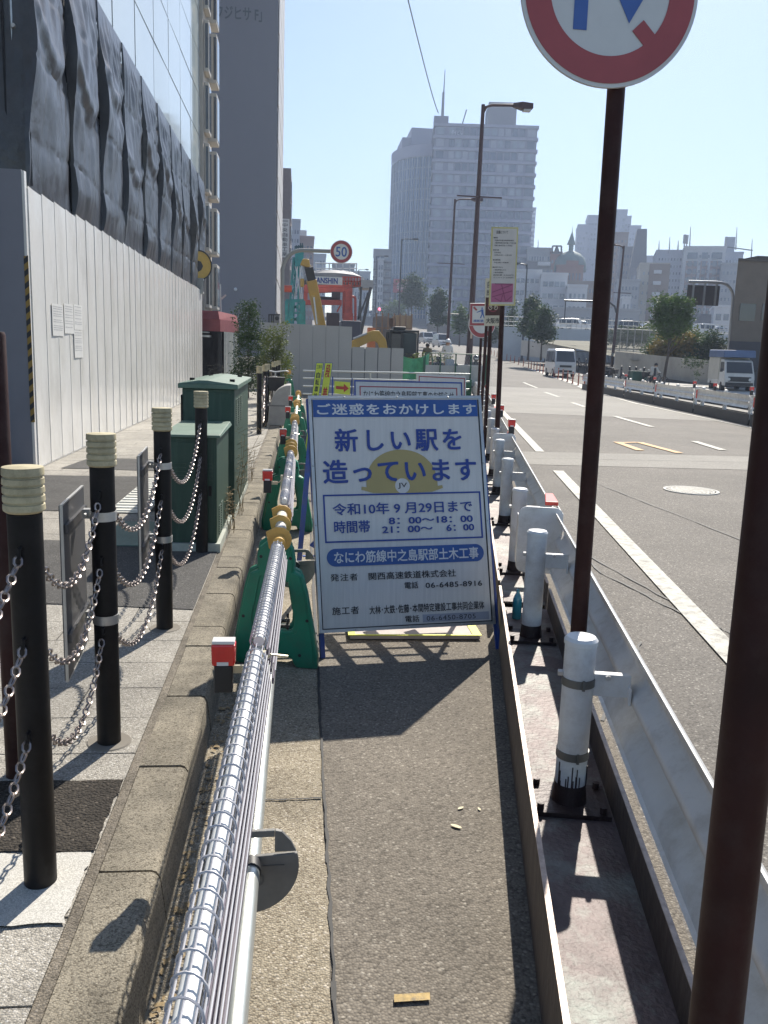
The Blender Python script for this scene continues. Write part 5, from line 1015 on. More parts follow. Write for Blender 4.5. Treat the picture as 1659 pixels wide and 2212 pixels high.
# ---------------------------------------------------------------- barricade across the path, grey hoarding, works beyond
Z4 = lambda x, y: (553 + x * .2083, 432 + y * .2083)      # survey readings taken on enlarged views
Z7 = lambda x, y: (795 + x * .2083, 553 + y * .2083)
Yc = 27.0
t = thing('cross_barricade', 'row of four level pipes closing the path before the grey hoarding', 'barricade', (1.5, Yc, 0)); xa, xb = at(655, 810, Yc).x, at(1015, 812, Yc).x
for y_ in (801, 817, 834, 851):
    a, b = at(662, y_, Yc), at(1010, y_ + 7, Yc); m = MB(); m.cyl((xa, Yc, a.z), (xb, Yc, b.z), .024, 10); m.build('pipe', alu, t)
for x_ in (700, 800, 900, 1000):
    m = MB(); q = at(x_, 830, Yc); m.cyl((q.x, Yc + .03, 0), (q.x, Yc + .03, 1.0), .024, 8); m.build('upright', alu, t)
stand(at(622, 830, Yc).x, Yc - .1, 'small far green barricade stand at the left end of the cross barricade', 0, SW)
random.seed(2)
m = MB(); q = at(616, 805, Yc); cap_flange(m, q.x, Yc - .2, q.z, .09); cap_flange(m, q.x + .1, Yc - .1, q.z + .02, .09); tag(m.build('pipe_cap', orange), 'orange pipe caps at the left end of the cross barricade', 'pipe cap')
ghoard = mat('hoarding_grey', (.42, .415, .40), .5, 0, .05, 1.2, streak=(1, 1, .6))
Yf = 31.0; t = thing('site_hoarding', 'grey stepped hoarding across the end of the path', 'hoarding', (1, Yf, 0)); jl = mat('hoarding_joint', (.16, .165, .18), .6)
xsD = [563 + 28.3 * i for i in range(12)]
for i, (a, b) in enumerate(zip(xsD, xsD[1:])):
    hi = i < 7; A = at(a, (696 + (a - 563) * .052) if hi else (749 + (a - 750) * .03), Yf); B = at(b if i < 11 else 871, 700, Yf)
    m = MB(); m.box((A.x + .004, Yf, 0), (B.x - .004, Yf + .03, A.z)); m.build('panel', ghoard, t)
m = MB(); m.box((at(563, 700, Yf).x, Yf + .032, 0), (at(750, 700, Yf).x, Yf + .05, at(750, 708, Yf).z)); m.box((at(751, 700, Yf).x, Yf + .032, 0), (at(874, 700, Yf).x, Yf + .05, at(870, 756, Yf).z)); m.build('backing', jl, t)
# green debris net, chain link fence with a white sheet
net = mat('net_green', (.10, .40, .20), .7, 0, .2, 6); Yn = 32.0; t = thing('debris_net', 'bright green debris net hung beside the grey hoarding', 'net', (2.5, Yn, 0)); m = MB(); N = 14; vs = []
A, B = at(868, 780, Yn), at(926, 800, Yn)
for i in range(N + 1):
    f_ = i / N; x_ = A.x + (B.x - A.x) * f_ ; zt_ = at(868 + 58 * f_, 768 + 8 * math.sin(3.1 * f_) - 6 * f_ * f_, Yn).z
    for j in range(7): vs.append((x_, Yn + .08 * math.sin(i * .9 + j * .5), zt_ * (1 - j / 6)))
m.add(vs, [(i * 7 + j, i * 7 + j + 1, (i + 1) * 7 + j + 1, (i + 1) * 7 + j) for i in range(N) for j in range(6)], True); m.build('sheet', net, t)
gpost = mat('post_green', (.03, .12, .07), .5)
m = MB()
for x_ in (915, 934): q = at(x_, 790, Yn - .2); m.cyl((q.x, Yn - .2, 0), (q.x, Yn - .2, at(x_, 772, Yn - .2).z), .025, 8)
m.build('post', gpost, t)
Yn = 29.0; t = thing('mesh_fence', 'low wire fence backed with a pale sheet and a green panel, behind the notice boards', 'fence', (3, Yn, 0)); A, B = at(918, 785, Yn), at(1050, 790, Yn); zt_ = at(980, 764, Yn).z
m = MB(); m.box((A.x, Yn + .03, .55), (B.x, Yn + .04, at(980, 790, Yn).z)); m.build('white_sheet', mat('sheet_pale', (.55, .55, .52), .7, 0, .1, 3, bump=.2, bscale=5), t)
m = MB(); q = at(992, 812, Yn - .3); m.box((q.x, Yn - .3, 0), (at(1016, 812, Yn).x, Yn - .25, at(1005, 820, Yn - .3).z)); m.build('green_panel', mat('panel_green', (.05, .17, .09), .6), t)
m = MB()
for i in range(5): x_ = A.x + (B.x - A.x) * i / 4; m.cyl((x_, Yn, 0), (x_, Yn, zt_), .022, 8)
m.cyl((A.x, Yn, zt_), (B.x, Yn, zt_), .016, 6); m.build('frame', gpost, t)
m = MB(); n = 40
for i in range(n): x_ = A.x + (B.x - A.x) * i / n; m.cyl((x_, Yn, .2), (x_ + .45, Yn, zt_), .0028, 3); m.cyl((x_ + .45, Yn, .2), (x_, Yn, zt_), .0028, 3)
m.build('wire_mesh', steel, t)
# traffic cone
q = gr(1056, 872); q = at(1056, 850, 20.0); t = thing('traffic_cone', 'red and white traffic cone squeezed between the boards and the guardrail', 'traffic cone', (q.x, 20, .006)); cr_ = mat('cone_red', (.55, .07, .03), .45); cw = mat('cone_white', (.7, .7, .68), .4); x_ = q.x
m = MB(); m.lathe((x_, 20, .006), [(.13, .03), (.105, .18)], 18); m.lathe((x_, 20, .006), [(.085, .33), (.062, .48)], 18); m.lathe((x_, 20, .006), [(.04, .60), (.02, .70), (.0, .705)], 18); m.build('red_band', cr_, t); m = MB(); m.lathe((x_, 20, .006), [(.105, .18), (.085, .33)], 18); m.lathe((x_, 20, .006), [(.062, .48), (.04, .60)], 18); m.build('white_band', cw, t); m = MB(); m.box((x_ - .19, 19.81, .006), (x_ + .19, 20.19, .036)); m.build('base', blackp, t, bevel=.01)
# teal piling rig
teal = mat('rig_teal', (.02, .26, .27), .5, .1, .25, 2, dirt=((.05, .12, .13), .5, 3)); teald = mat('rig_dark', (.02, .07, .09), .5, .2, .3, 2)
Yr = 58.0; P4 = lambda x, y, Y: at(*Z4(x, y), Y); b = P4(440, 1300, Yr); t = thing('piling_rig', 'teal piling rig with a lattice mast rising behind the grey hoarding', 'piling rig', (b.x, Yr, 0))
def lattice(mb, pa, pb, pc, pd, n, w):          # two chords pa-pb and pc-pd, with cross members
    mb.bar(pa, pb, w); mb.bar(pc, pd, w)
    for i in range(n): mb.bar(pa.lerp(pb, i / n), pc.lerp(pd, (i + 1) / n), w * .55); mb.bar(pc.lerp(pd, i / n), pa.lerp(pb, (i + 1) / n), w * .55); mb.bar(pa.lerp(pb, (i + 1) / n), pc.lerp(pd, (i + 1) / n), w * .55)
m = MB(); lattice(m, P4(335, 1300, Yr), P4(390, 600, Yr), P4(385, 1300, Yr + 1), P4(415, 600, Yr + 1), 7, .13); m.build('left_mast', teal, t)
m = MB(); A, B = P4(402, 690, Yr - .3), P4(495, 530, Yr + .7); m.box((A.x, Yr - .3, A.z), (B.x, Yr + .7, B.z)); A, B = P4(425, 1290, Yr), P4(450, 690, Yr + .5); m.box((A.x, Yr, 0), (B.x, Yr + .5, B.z)); m.build('main_mast', teal, t)
m = MB()
for x_ in (418, 440, 462, 482): m.bar(P4(x_, 530, Yr), P4(x_, 450 + random.uniform(-5, 20), Yr), .08)
m.bar(P4(400, 490, Yr), P4(492, 480, Yr), .12); m.build('mast_head', teald, t)
m = MB(); lattice(m, P4(318, 1300, Yr - 1), P4(318, 1045, Yr - 1), P4(495, 1300, Yr - 1), P4(495, 1045, Yr - 1), 2, .22); m.bar(P4(310, 1045, Yr - 1), P4(500, 1045, Yr - 1), .2); m.bar(P4(355, 1300, Yr - 1), P4(375, 1045, Yr - 1), .3); m.bar(P4(462, 1300, Yr - 1), P4(480, 1045, Yr - 1), .3); m.build('base_frame', teal, t)
m = MB()
for x0, x1 in ((410, 470), (430, 395), (470, 400), (455, 480)): m.cyl(P4(x0, 690, Yr - .4), P4(x1, 1045, Yr - .6), .03, 5)
m.build('cable', steel, t); m = MB(); A, B = P4(285, 955, Yr - 1), P4(372, 885, Yr - 1); m.cyl(((A.x), Yr - 1, (A.z + B.z) / 2), (B.x, Yr - 1, (A.z + B.z) / 2), abs(B.z - A.z) / 2, 16); m.build('red_drum', mat('drum_red', (.55, .08, .03), .5), t)
# yellow telescopic crane boom
yel = mat('machine_yellow', (.52, .31, .045), .45, 0, .14, 2, dirt=((.25, .17, .06), .4, 4)); Yk = 50.0; b = P4(690, 1300, Yk); t = thing('mobile_crane', 'yellow telescopic crane boom leaning left above the grey hoarding', 'crane', (b.x, Yk, 0))
base = P4(700, 1450, Yk + .5); mid = P4(575, 830, Yk); neck = P4(545, 690, Yk - .3)
m = MB(); m.bar(base, mid, .58, .6, up=(0, 1, 0)); m.build('boom', yel, t, bevel=.05); m = MB(); m.bar(mid, neck, .47, .5, up=(0, 1, 0)); m.build('inner_boom', blackp, t); m = MB(); A, B = P4(455, 690, Yk - .4), P4(570, 625, Yk + .3); m.hexa([(A.x, Yk - .4, A.z + .1), (B.x, Yk - .4, A.z - .1), (B.x, Yk + .3, A.z - .1), (A.x, Yk + .3, A.z + .1), (A.x + .15, Yk - .4, B.z), (B.x - .1, Yk - .4, B.z), (B.x - .1, Yk + .3, B.z), (A.x + .15, Yk + .3, B.z)]); m.build('boom_head', yel, t, bevel=.06)
m = MB(); m.bar(P4(585, 990, Yk - .6), P4(640, 1300, Yk - .5), .2, .2); m.build('lift_cylinder', yel, t); m = MB(); m.bar(P4(600, 1010, Yk - .75), P4(632, 1290, Yk - .75), .08); m.build('cylinder_rod', steel, t); m = MB(); m.cyl(P4(478, 680, Yk - .3), P4(485, 830, Yk - .5), .04, 6); m.cyl(P4(497, 690, Yk - .3), P4(492, 830, Yk - .5), .04, 6); m.build('hoist_rope', steel, t); m = MB(); A, B = P4(458, 900, Yk - .6), P4(500, 820, Yk - .2); m.box((A.x, Yk - .6, A.z), (B.x, Yk - .2, B.z)); m.build('hook_block', yel, t, bevel=.05)
m = MB(); m.box((base.x - 1.5, Yk, 0), (base.x + 2, Yk + 6, 1.7)); m.build('carrier', yel, t)
# red gantry with banner and round roof
rg = mat('gantry_red', (.50, .075, .05), .5, .1, .18, 2, dirt=((.2, .04, .035), .4, 3)); rd = mat('gantry_dark', (.05, .025, .03), .6); Ye = 64.0; P5 = lambda x, y: P4(x, y, Ye)
b = P5(800, 1300); t = thing('works_gantry', 'red steel works gantry under a round grey roof behind the crane boom', 'gantry', (b.x, Ye, 0))
for (x0, y0, x1, y1, w, nm) in ((500, 940, 1000, 930, .36, 'beam'), (505, 1062, 890, 1064, .36, 'beam'), (500, 895, 990, 893, .2, 'beam'), (950, 940, 945, 1300, .42, 'column'), (985, 940, 985, 1300, .2, 'column'), (515, 900, 515, 1085, .28, 'column'), (910, 950, 905, 1230, .16, 'column'), (880, 1085, 840, 1160, .12, 'slant_bar'), (1030, 1010, 1030, 1260, .18, 'pipe'), (990, 1000, 1035, 1012, .18, 'pipe')):
    m = MB(); m.bar(P5(x0, y0), P5(x1, y1), w, w, up=(0, 1, 0) if x0 == x1 else (0, 0, 1)); m.build(nm, rg, t, bevel=.04)
m = MB(); A, B = P5(640, 1045), P5(880, 1000); m.box((A.x, Ye + 1, A.z), (B.x, Ye + 2, B.z)); A, B = P5(735, 1290), P5(870, 1170); m.box((A.x, Ye + .5, A.z - 1), (B.x, Ye + 2, B.z)); A, B = P5(780, 1020), P5(870, 960); m.box((A.x, Ye - .7, A.z), (B.x, Ye - .5, B.z)); m.build('dark_machinery', rd, t)
A, B = P5(900, 1300), P5(1000, 1180); m = MB(); m.box((A.x, Ye - .8, A.z - 1), (B.x, Ye + .6, B.z)); m.build('red_cabinet', rg, t)
Z0, Z1 = P5(470, 770), P5(1170, 830); cx = (Z0.x + Z1.x) / 2; rx = (Z1.x - Z0.x) / 2; zc = P5(800, 800).z; m = MB(); vs = []; n = 40
for r_, dz in ((1.0, -.1), (1.0, .25), (.7, .55), (0.0, .75)): vs += [(cx + rx * r_ * math.cos(2 * math.pi * k / n), Ye + 5 + 5 * r_ * math.sin(2 * math.pi * k / n), zc + dz * 1.2) for k in range(n)]
m.add(vs, [(i * n + k, i * n + (k + 1) % n, (i + 1) * n + (k + 1) % n, (i + 1) * n + k) for i in range(3) for k in range(n)], True); m.build('roof', mat('roof_grey', (.2, .2, .21), .6), t)
m = MB()
for i in range(7): x_ = 620 + 70 * i; m.cyl(P4(x_, 770, Ye + 2), P4(x_, 655, Ye + 2), .05, 5)
m.cyl(P4(610, 655, Ye + 2), P4(1050, 660, Ye + 2), .05, 5); m.cyl(P4(610, 710, Ye + 2), P4(1050, 712, Ye + 2), .04, 5); m.build('roof_railing', mat('rail_white', (.6, .6, .6), .5), t)
m = MB()
for i in range(7): x_ = 900 + 30 * i; m.bar(P5(x_, 895), P5(x_, 800), .09)
for y_ in (800, 845, 893): m.bar(P5(890, y_), P5(1085, y_), .09)
m.build('railing', rg, t)
A, B = P4(528, 868, Ye - 1), P4(897, 803, Ye - 1); f = Fr((A.x, Ye - 1, A.z), (1, 0, 0), (0, 0, 1)); w, h = B.x - A.x, B.z - A.z; m = MB(); m.pan(f, 0, 0, w, h, -.05, 0); bn = m.build('banner', mat('banner_white', (.68, .68, .66), .6), t); m = MB(); text(m, f, 'HANSHIN', w * .15, h * .12, w * .87, h * .88, .02, .03); m.build('banner_lettering', navy, bn)
m = MB(); A, B = P5(1085, 915), P5(1215, 835); m.box((A.x, Ye - .3, A.z), (B.x, Ye + 2, B.z)); m.build('grey_hopper', mat('hopper_grey', (.36, .36, .36), .6), t)
m = MB()
for q0, q1, w in (((1190, 905), (1085, 1400), .2), ((1095, 900), (1060, 1240), .12), ((1165, 960), (1060, 1240), .12), ((1085, 900), (1085, 1400), .1)): m.bar(P4(*q0, Ye - 2), P4(*q1, Ye - 2), w)
tag(m.build('raking_strut', mat('strut_dark', (.06, .06, .065), .5, .3)), 'dark raking steel struts right of the red gantry', 'strut')
m = MB(); A, B = P4(880, 1490, 44), P4(1088, 1255, 44); m.box((A.x, 44, 0), (B.x, 46.5, B.z)); tag(m.build('site_container', mat('container_slate', (.06, .06, .085), .6, 0, .1, 1), bevel=.05), 'dark slate container behind the step of the grey hoarding', 'container')
# small things along the hoarding top
t = thing('site_generator', 'small dark generator set with rails left of the teal rig', 'generator', (P4(210, 1250, 40).x, 40, 0)); m = MB(); A, B = P4(190, 1270, 40), P4(245, 1185, 40); m.box((A.x, 40, 0), (B.x, 41, B.z)); m.build('body', mat('gen_grey', (.2, .2, .2), .6), t); m = MB(); f = Fr((A.x, 39.98, A.z), (1, 0, 0), (0, 0, 1)); m.disc(f, (B.x - A.x) / 2, (B.z - A.z) * .5, (B.x - A.x) * .4, 0, .02, 20); m.build('fan', blackp, t); m = MB()
for x_ in (135, 160, 180): m.bar(P4(x_, 1290, 39.5), P4(x_, 1185, 39.5), .06)
m.bar(P4(135, 1190, 39.5), P4(250, 1190, 39.5), .06); m.build('rail', blackp, t)
# excavator
Yx = 40.0; b = P4(1450, 1550, Yx); t = thing('excavator', 'excavator with a bent yellow boom and black cab behind the low hoarding', 'excavator', (b.x, Yx, 0)); m = MB(); f = Fr(P4(0, 0, Yx - .25), (1, 0, 0), (0, 0, 1)); O = P4(0, 0, Yx - .25)
def pq(x, y): q = P4(x, y, Yx - .25); return (q.x - O.x, q.z - O.z)
m.poly(f, [pq(*p) for p in ((965, 1480), (1060, 1420), (1150, 1375), (1210, 1352), (1275, 1355), (1320, 1410), (1350, 1450), (1370, 1560), (1290, 1560), (1265, 1490), (1240, 1465), (1190, 1468), (1100, 1510), (975, 1560))], -.35, 0); m.build('boom', yel, t, bevel=.03)
m = MB(); m.cyl(P4(1010, 1440, Yx - .4), P4(1150, 1385, Yx - .4), .05, 8); m.build('boom_cylinder', steel, t); m = MB(); A, B = P4(1390, 1640, Yx), P4(1655, 1400, Yx); m.box((A.x, Yx, 0.5), (B.x, Yx + 1.6, A.z)); m.build('engine_cover', blackp, t)
cabm = mat('cab_black', (.015, .017, .02), .35, 0, .2, 3)
m = MB(); A, B = P4(1375, 1620, Yx), P4(1690, 1375, Yx); x0, x1, z0, z1 = A.x, B.x, .8, B.z
for (a0, a1) in ((0, .06), (.40, .46), (.94, 1.0)): m.box((x0 + (x1 - x0) * a0, Yx - .1, z0), (x0 + (x1 - x0) * a1, Yx, z1)); m.box((x0 + (x1 - x0) * a0, Yx + 1.5, z0), (x0 + (x1 - x0) * a1, Yx + 1.6, z1))
m.box((x0, Yx - .1, z1), (x1, Yx + 1.6, z1 + .1)); m.box((x0, Yx - .1, z0), (x1, Yx + 1.6, z0 + .75)); m.box((x0 + .1, Yx + .5, z0 + .7), (x0 + (x1 - x0) * .45, Yx + 1.2, z1 - .25)); m.box((x0 + .05, Yx + 1.3, z0 + .7), (x1 - .05, Yx + 1.45, z1)); m.build('cab', cabm, t, bevel=.02)
m = MB(); m.box((x0 + (x1 - x0) * .48, Yx - .06, z0 + .78), (x0 + (x1 - x0) * .93, Yx - .04, z1 - .03)); m.build('cab_window', mat('cab_glass', (.03, .045, .05), .3, 0, .2, 1, spec=.3), t); m = MB()
for i in range(9): xx = x0 + (x1 - x0) * (.09 + .034 * i); m.bar((xx, Yx - .12, z0 + .75), (xx, Yx - .12, z1 - .1), .03)
m.build('guard_grille', mat('grille_pale', (.14, .135, .12), .5), t); m = MB(); m.box((x0 + .2, Yx, z1 + .101), (x1 - .6, Yx + 1.3, z1 + .24)); m.build('roof_guard', blackp, t, bevel=.05); m = MB(); m.box((x0 - .5, Yx, 0), (x1 + .6, Yx + .6, .75)); m.box((x0 - .5, Yx + 1.4, 0), (x1 + .6, Yx + 2, .75)); m.build('crawler_track', blackp, t, bevel=.15)
# plywood sheds
Yp = 60.0; ply = mat('ply_tan', (.40, .31, .20), .7, 0, .12, 2); A, B = P4(1245, 1330, Yp), P4(1615, 1200, Yp); t = thing('plywood_enclosure', 'plywood and mesh enclosure behind the excavator', 'enclosure', (A.x, Yp, 0)); m = MB(); m.box((P4(1450, 1300, Yp).x, Yp, 0), (B.x, Yp + 3, B.z)); m.build('plywood_panel', ply, t); m = MB(); m.box((A.x, Yp + .2, 0), (P4(1370, 1300, Yp).x, Yp + 3, B.z - .1)); m.build('grey_panel', mat('enclosure_grey', (.22, .21, .2), .7), t); m = MB(); m.box((P4(1372, 1300, Yp).x, Yp + .5, 0), (P4(1448, 1300, Yp).x, Yp + 3, B.z - .2)); m.build('brown_mesh', mat('mesh_brown', (.16, .10, .06), .7), t); m = MB()
for i in range(7): xx = A.x + (B.x - A.x) * i / 6; m.bar((xx, Yp - .08, 0), (xx, Yp - .08, B.z + .1), .1)
m.bar((A.x, Yp - .08, B.z - .9), (B.x, Yp - .08, B.z - .9), .08); m.build('scaffold_tube', mat('tube_rusty', (.25, .16, .1), .6), t)
m = MB(); A, B = P4(1165, 1400, 52), P4(1240, 1325, 52); m.box((A.x, 52, 0), (B.x, 53, B.z)); A, B = P4(1370, 1440, 53), P4(1470, 1355, 53); m.box((A.x, 53, 0), (B.x, 54, B.z)); tag(m.build('orange_tank', mat('orange_steel', (.5, .15, .04), .5)), 'orange steel tanks half hidden behind the excavator', 'tank')
# planted strip and concrete foundation block of the tall lamp
random.seed(8); m = MB(); A, B = P4(1650, 1580, 36), P4(1980, 1540, 36)
A, B = at(905, 772, 37), at(968, 775, 37); m = MB(); m.box((A.x, 37, 0), (B.x, 39, at(940, 782, 37).z)); tag(m.build('planter_wall', mat('planter_brown', (.22, .12, .075), .7)), 'low brown retaining wall beyond the green net', 'wall')
m = MB(); foliage(m, [((A.x + (B.x - A.x) * i / 6, 38, at(920, 777, 37).z), (.35, .5, .22)) for i in range(7)], 700, .06); tag(m.build('hedge', LO), 'low dry hedge on the brown retaining wall', 'hedge')
Yl = 36.0; c = at(1012, 793, Yl); m = MB(); A, B = at(990, 800, Yl - .8), at(1042, 800, Yl - .8); zt_ = at(1010, 788, Yl).z; m.box((A.x, Yl - .9, 0), (B.x, Yl + 1.2, zt_ - .0)); tag(m.build('foundation_block', mat('concrete_pale', (.5, .48, .44), .8, 0, .1, 2), bevel=.02), 'pale concrete block carrying the tall street lamp', 'concrete block')
LAMPB = (c.x, Yl, zt_)
# people around the works: bodies grown as one skin over a skeleton
def person(name_label, base, h, joints_, cloth, parts=(), rz=0.0):
    """joints_: dict name -> (x, y, z, r) in body heights; edges fixed"""
    J = dict(pelvis=(0, 0, .53, .085), waist=(0, 0, .62, .075), chest=(0, -.01, .74, .09), neck=(0, -.01, .84, .035), head=(0, -.015, .885, .055), crown=(0, -.02, .94, .058), ls=(-.105, 0, .80, .042), le=(-.135, .02, .64, .034), lh=(-.13, -.05, .50, .026), rs=(.105, 0, .80, .042), re=(.135, .02, .64, .034), rh=(.13, -.05, .50, .026), lk=(-.06, -.01, .29, .05), la=(-.065, .01, .05, .034), lt=(-.07, -.08, .02, .03), rk=(.06, -.01, .29, .05), ra=(.065, .01, .05, .034), rt=(.07, -.08, .02, .03), lhip=(-.055, 0, .5, .07), rhip=(.055, 0, .5, .07))
    J.update(joints_); names = list(J); idx = {n: i for i, n in enumerate(names)}
    E_ = [('pelvis', 'waist'), ('waist', 'chest'), ('chest', 'neck'), ('neck', 'head'), ('head', 'crown'), ('chest', 'ls'), ('ls', 'le'), ('le', 'lh'), ('chest', 'rs'), ('rs', 're'), ('re', 'rh'), ('pelvis', 'lhip'), ('lhip', 'lk'), ('lk', 'la'), ('la', 'lt'), ('pelvis', 'rhip'), ('rhip', 'rk'), ('rk', 'ra'), ('ra', 'rt')]
    me = bpy.data.meshes.new('person'); me.from_pydata([tuple(c * h for c in J[n][:3]) for n in names], [(idx[a], idx[b]) for a, b in E_], [])
    ob = bpy.data.objects.new('person', me); COL.objects.link(ob)
    md = ob.modifiers.new('skin', 'SKIN'); md.use_smooth_shade = True
    sv = me.skin_vertices[0].data
    for n in names: sv[idx[n]].radius = (J[n][3] * h, J[n][3] * h); sv[idx[n]].use_root = (n == 'pelvis')
    ob.modifiers.new('sub', 'SUBSURF').levels = 2; ob.modifiers['sub'].render_levels = 2
    me.materials.append(cloth); ob.location = base; ob.rotation_euler.z = rz; tag(ob, name_label, 'person')
    return ob, J, h
def garment(ob, name, m_, mb): return mb.build(name, m_, ob, local=True)
def bodymat(name, top, bottom, skin, zb, zn, h):
    """clothes and skin by height on the body"""
    mm = bpy.data.materials.new(name); mm.use_nodes = True; n = mm.node_tree; L = n.links.new; b = n.nodes['Principled BSDF']; b.inputs['Roughness'].default_value = .8
    tc = n.nodes.new('ShaderNodeTexCoord'); sp = n.nodes.new('ShaderNodeSeparateXYZ'); L(tc.outputs['Object'], sp.inputs[0]); dv = n.nodes.new('ShaderNodeMath'); dv.operation = 'DIVIDE'; L(sp.outputs[2], dv.inputs[0]); dv.inputs[1].default_value = h
    rp = n.nodes.new('ShaderNodeValToRGB'); L(dv.outputs[0], rp.inputs[0]); rp.color_ramp.interpolation = 'CONSTANT'; e = rp.color_ramp.elements; e[0].color = (.02, .02, .02, 1); e[0].position = 0; e[1].position = .06; e[1].color = (*bottom, 1); k = e.new(zb); k.color = (*top, 1); k = e.new(zn); k.color = (*skin, 1); L(rp.outputs[0], b.inputs['Base Color']); return mm
def face(mb, c, r):
    c = Vector(c); mb.ball(c + Vector((0, -r * .98, -r * .12)), (r * .16, r * .2, r * .22), 8, 6)
    for s in (-1, 1): mb.ball(c + Vector((s * r * .98, 0, -r * .05)), (r * .14, r * .2, r * .3), 8, 6)
def eyes(mb, c, r):
    c = Vector(c)
    for s in (-1, 1): mb.ball(c + Vector((s * r * .38, -r * .93, r * .1)), (r * .13, r * .08, r * .09), 8, 5)
    mb.ball(c + Vector((0, -r * .95, -r * .5)), (r * .28, r * .06, r * .06), 8, 4)
SK = (.42, .26, .18)
def helmet(ob, h, z, m_, y=-.015, back=False):
    mb = MB(); c = (0, y * h, z * h); n = 18; r = .078 * h; vs = []
    mb.lathe(c, [(r * 1.18, -.004 * h), (r * 1.02, .0), (r * .95, .035 * h), (r * .7, .068 * h), (r * .3, .085 * h), (0, .088 * h)], n); garment(ob, 'helmet', m_, mb)
wh = mat('helmet_white', (.72, .72, .7), .3)
# two people in dark jackets seen from behind near the pale fence, one in white facing, a helmeted rider, a far worker
Yq = 33.0
A, B = at(908, 780, 41), at(990, 780, 41); m = MB(); m.box((A.x, 39.3, 0), (B.x, 47, .5)); tag(m.build('works_platform', MATS['concrete_pale']), 'low concrete platform beyond the hedge that the far workers stand on', 'platform')
def put(px_, ytop, Y, h): q = at(px_, ytop, Y); return Vector((q.x, Y, q.z - h))
ob, J, h = person('person in a dark jacket seen from behind, standing just beyond the pale sheeted fence', put(948, 768, Yq, at(948, 768, Yq).z), at(948, 768, Yq).z, {}, bodymat('clothes_navy', (.018, .02, .035), (.02, .02, .022), (.03, .022, .02), .5, .84, 1.66)); ob.rotation_euler.z = math.pi
mb = MB(); mb.ball((0, -.01 * h, .915 * h), (.066 * h, .07 * h, .075 * h), 12, 8); garment(ob, 'hair', mat('hair_black', (.012, .01, .01), .6), mb)
ob, J, h = person('person in a dark jacket bending beside a white equipment case beyond the fence', put(983, 780, Yq + .5, at(983, 780, Yq + .5).z), at(983, 780, Yq + .5).z, {'chest': (0, -.08, .72, .09), 'neck': (0, -.12, .80, .035), 'head': (0, -.15, .84, .055), 'crown': (0, -.17, .89, .058)}, bodymat('clothes_navy2', (.02, .02, .03), (.02, .02, .022), SK, .5, .80, 1.55)); mb = MB(); mb.ball((0, -.155 * h, .87 * h), (.066 * h, .07 * h, .07 * h), 12, 8); garment(ob, 'hair', MATS['hair_black'], mb)
m = MB(); q = at(971, 800, Yq - .6); m.box((q.x - .16, Yq - .7, 0), (q.x + .16, Yq - .45, at(971, 776, Yq - .6).z)); tag(m.build('equipment_case', mat('case_blue_grey', (.25, .29, .36), .4), bevel=.02), 'upright pale blue grey case between the two people in dark jackets', 'case')
ob, J, h = person('person in a white top facing the camera in front of the second street lamp', put(968, 733, 41.0, at(968, 733, 41.0).z - .5), at(968, 733, 41.0).z - .5, {'lh': (-.07, -.12, .60, .026), 'rh': (.07, -.12, .60, .026)}, bodymat('clothes_white', (.62, .62, .6), (.06, .055, .06), SK, .5, .83, 1.8)); mb = MB(); face(mb, (0, -.018 * h, .905 * h), .058 * h); garment(ob, 'face', mat('skin', SK, .6), mb); mb = MB(); eyes(mb, (0, -.018 * h, .905 * h), .058 * h); garment(ob, 'eyes_and_mouth', mat('eyes_dark', (.03, .02, .02), .5), mb); helmet(ob, h, .925, wh)
ob, J, h = person('small worker seen from the waist up beyond the dry hedge', put(924, 740, 42.0, at(924, 740, 42.0).z - .5), at(924, 740, 42.0).z - .5, {}, bodymat('clothes_khaki', (.14, .12, .07), (.05, .05, .05), (.2, .13, .09), .5, .83, 1.65)); mb = MB(); mb.ball((0, -.01 * h, .92 * h), (.064 * h, .068 * h, .065 * h), 12, 8); garment(ob, 'hair', MATS['hair_black'], mb)
# scooter rider
qy = 35.5; q = at(1030, 790, qy); ob, J, h = person('scooter rider in a dark jacket and helmet beside the lamp block', put(1028, 769, qy, 1.45) , 1.7, {'pelvis': (0, 0, .42, .085), 'waist': (0, -.0, .50, .08), 'chest': (0, -.02, .62, .095), 'neck': (0, -.03, .71, .04), 'head': (0, -.04, .755, .055), 'crown': (0, -.045, .81, .058), 'ls': (-.11, -.02, .67, .045), 'rs': (.11, -.02, .67, .045), 'le': (-.14, -.12, .55, .035), 're': (.14, -.12, .55, .035), 'lh': (-.13, -.25, .52, .028), 'rh': (.13, -.25, .52, .028), 'lhip': (-.06, -.02, .40, .07), 'rhip': (.06, -.02, .40, .07), 'lk': (-.08, -.24, .36, .05), 'rk': (.08, -.24, .36, .05), 'la': (-.08, -.2, .12, .035), 'ra': (.08, -.2, .12, .035), 'lt': (-.08, -.28, .10, .03), 'rt': (.08, -.28, .10, .03)}, bodymat('clothes_rider', (.03, .03, .035), (.03, .03, .035), (.10, .08, .07), .2, .74, 1.7))
mb = MB(); mb.ball((0, -.045 * h, .80 * h), (.078 * h, .086 * h, .078 * h), 14, 10); garment(ob, 'helmet', mat('helmet_dark', (.05, .05, .055), .2), mb); mb = MB(); mb.ball((0, -.085 * h, .79 * h), (.06 * h, .05 * h, .03 * h), 12, 6); garment(ob, 'visor', wh, mb)
bs = ob.location; t = thing('scooter', 'dark scooter under the helmeted rider beside the lamp block', 'scooter', bs); m = MB()
for dy in (-.62, .52): m.tube([bs + Vector((-.045, dy, .22)), bs + Vector((.045, dy, .22))], .22, 20)
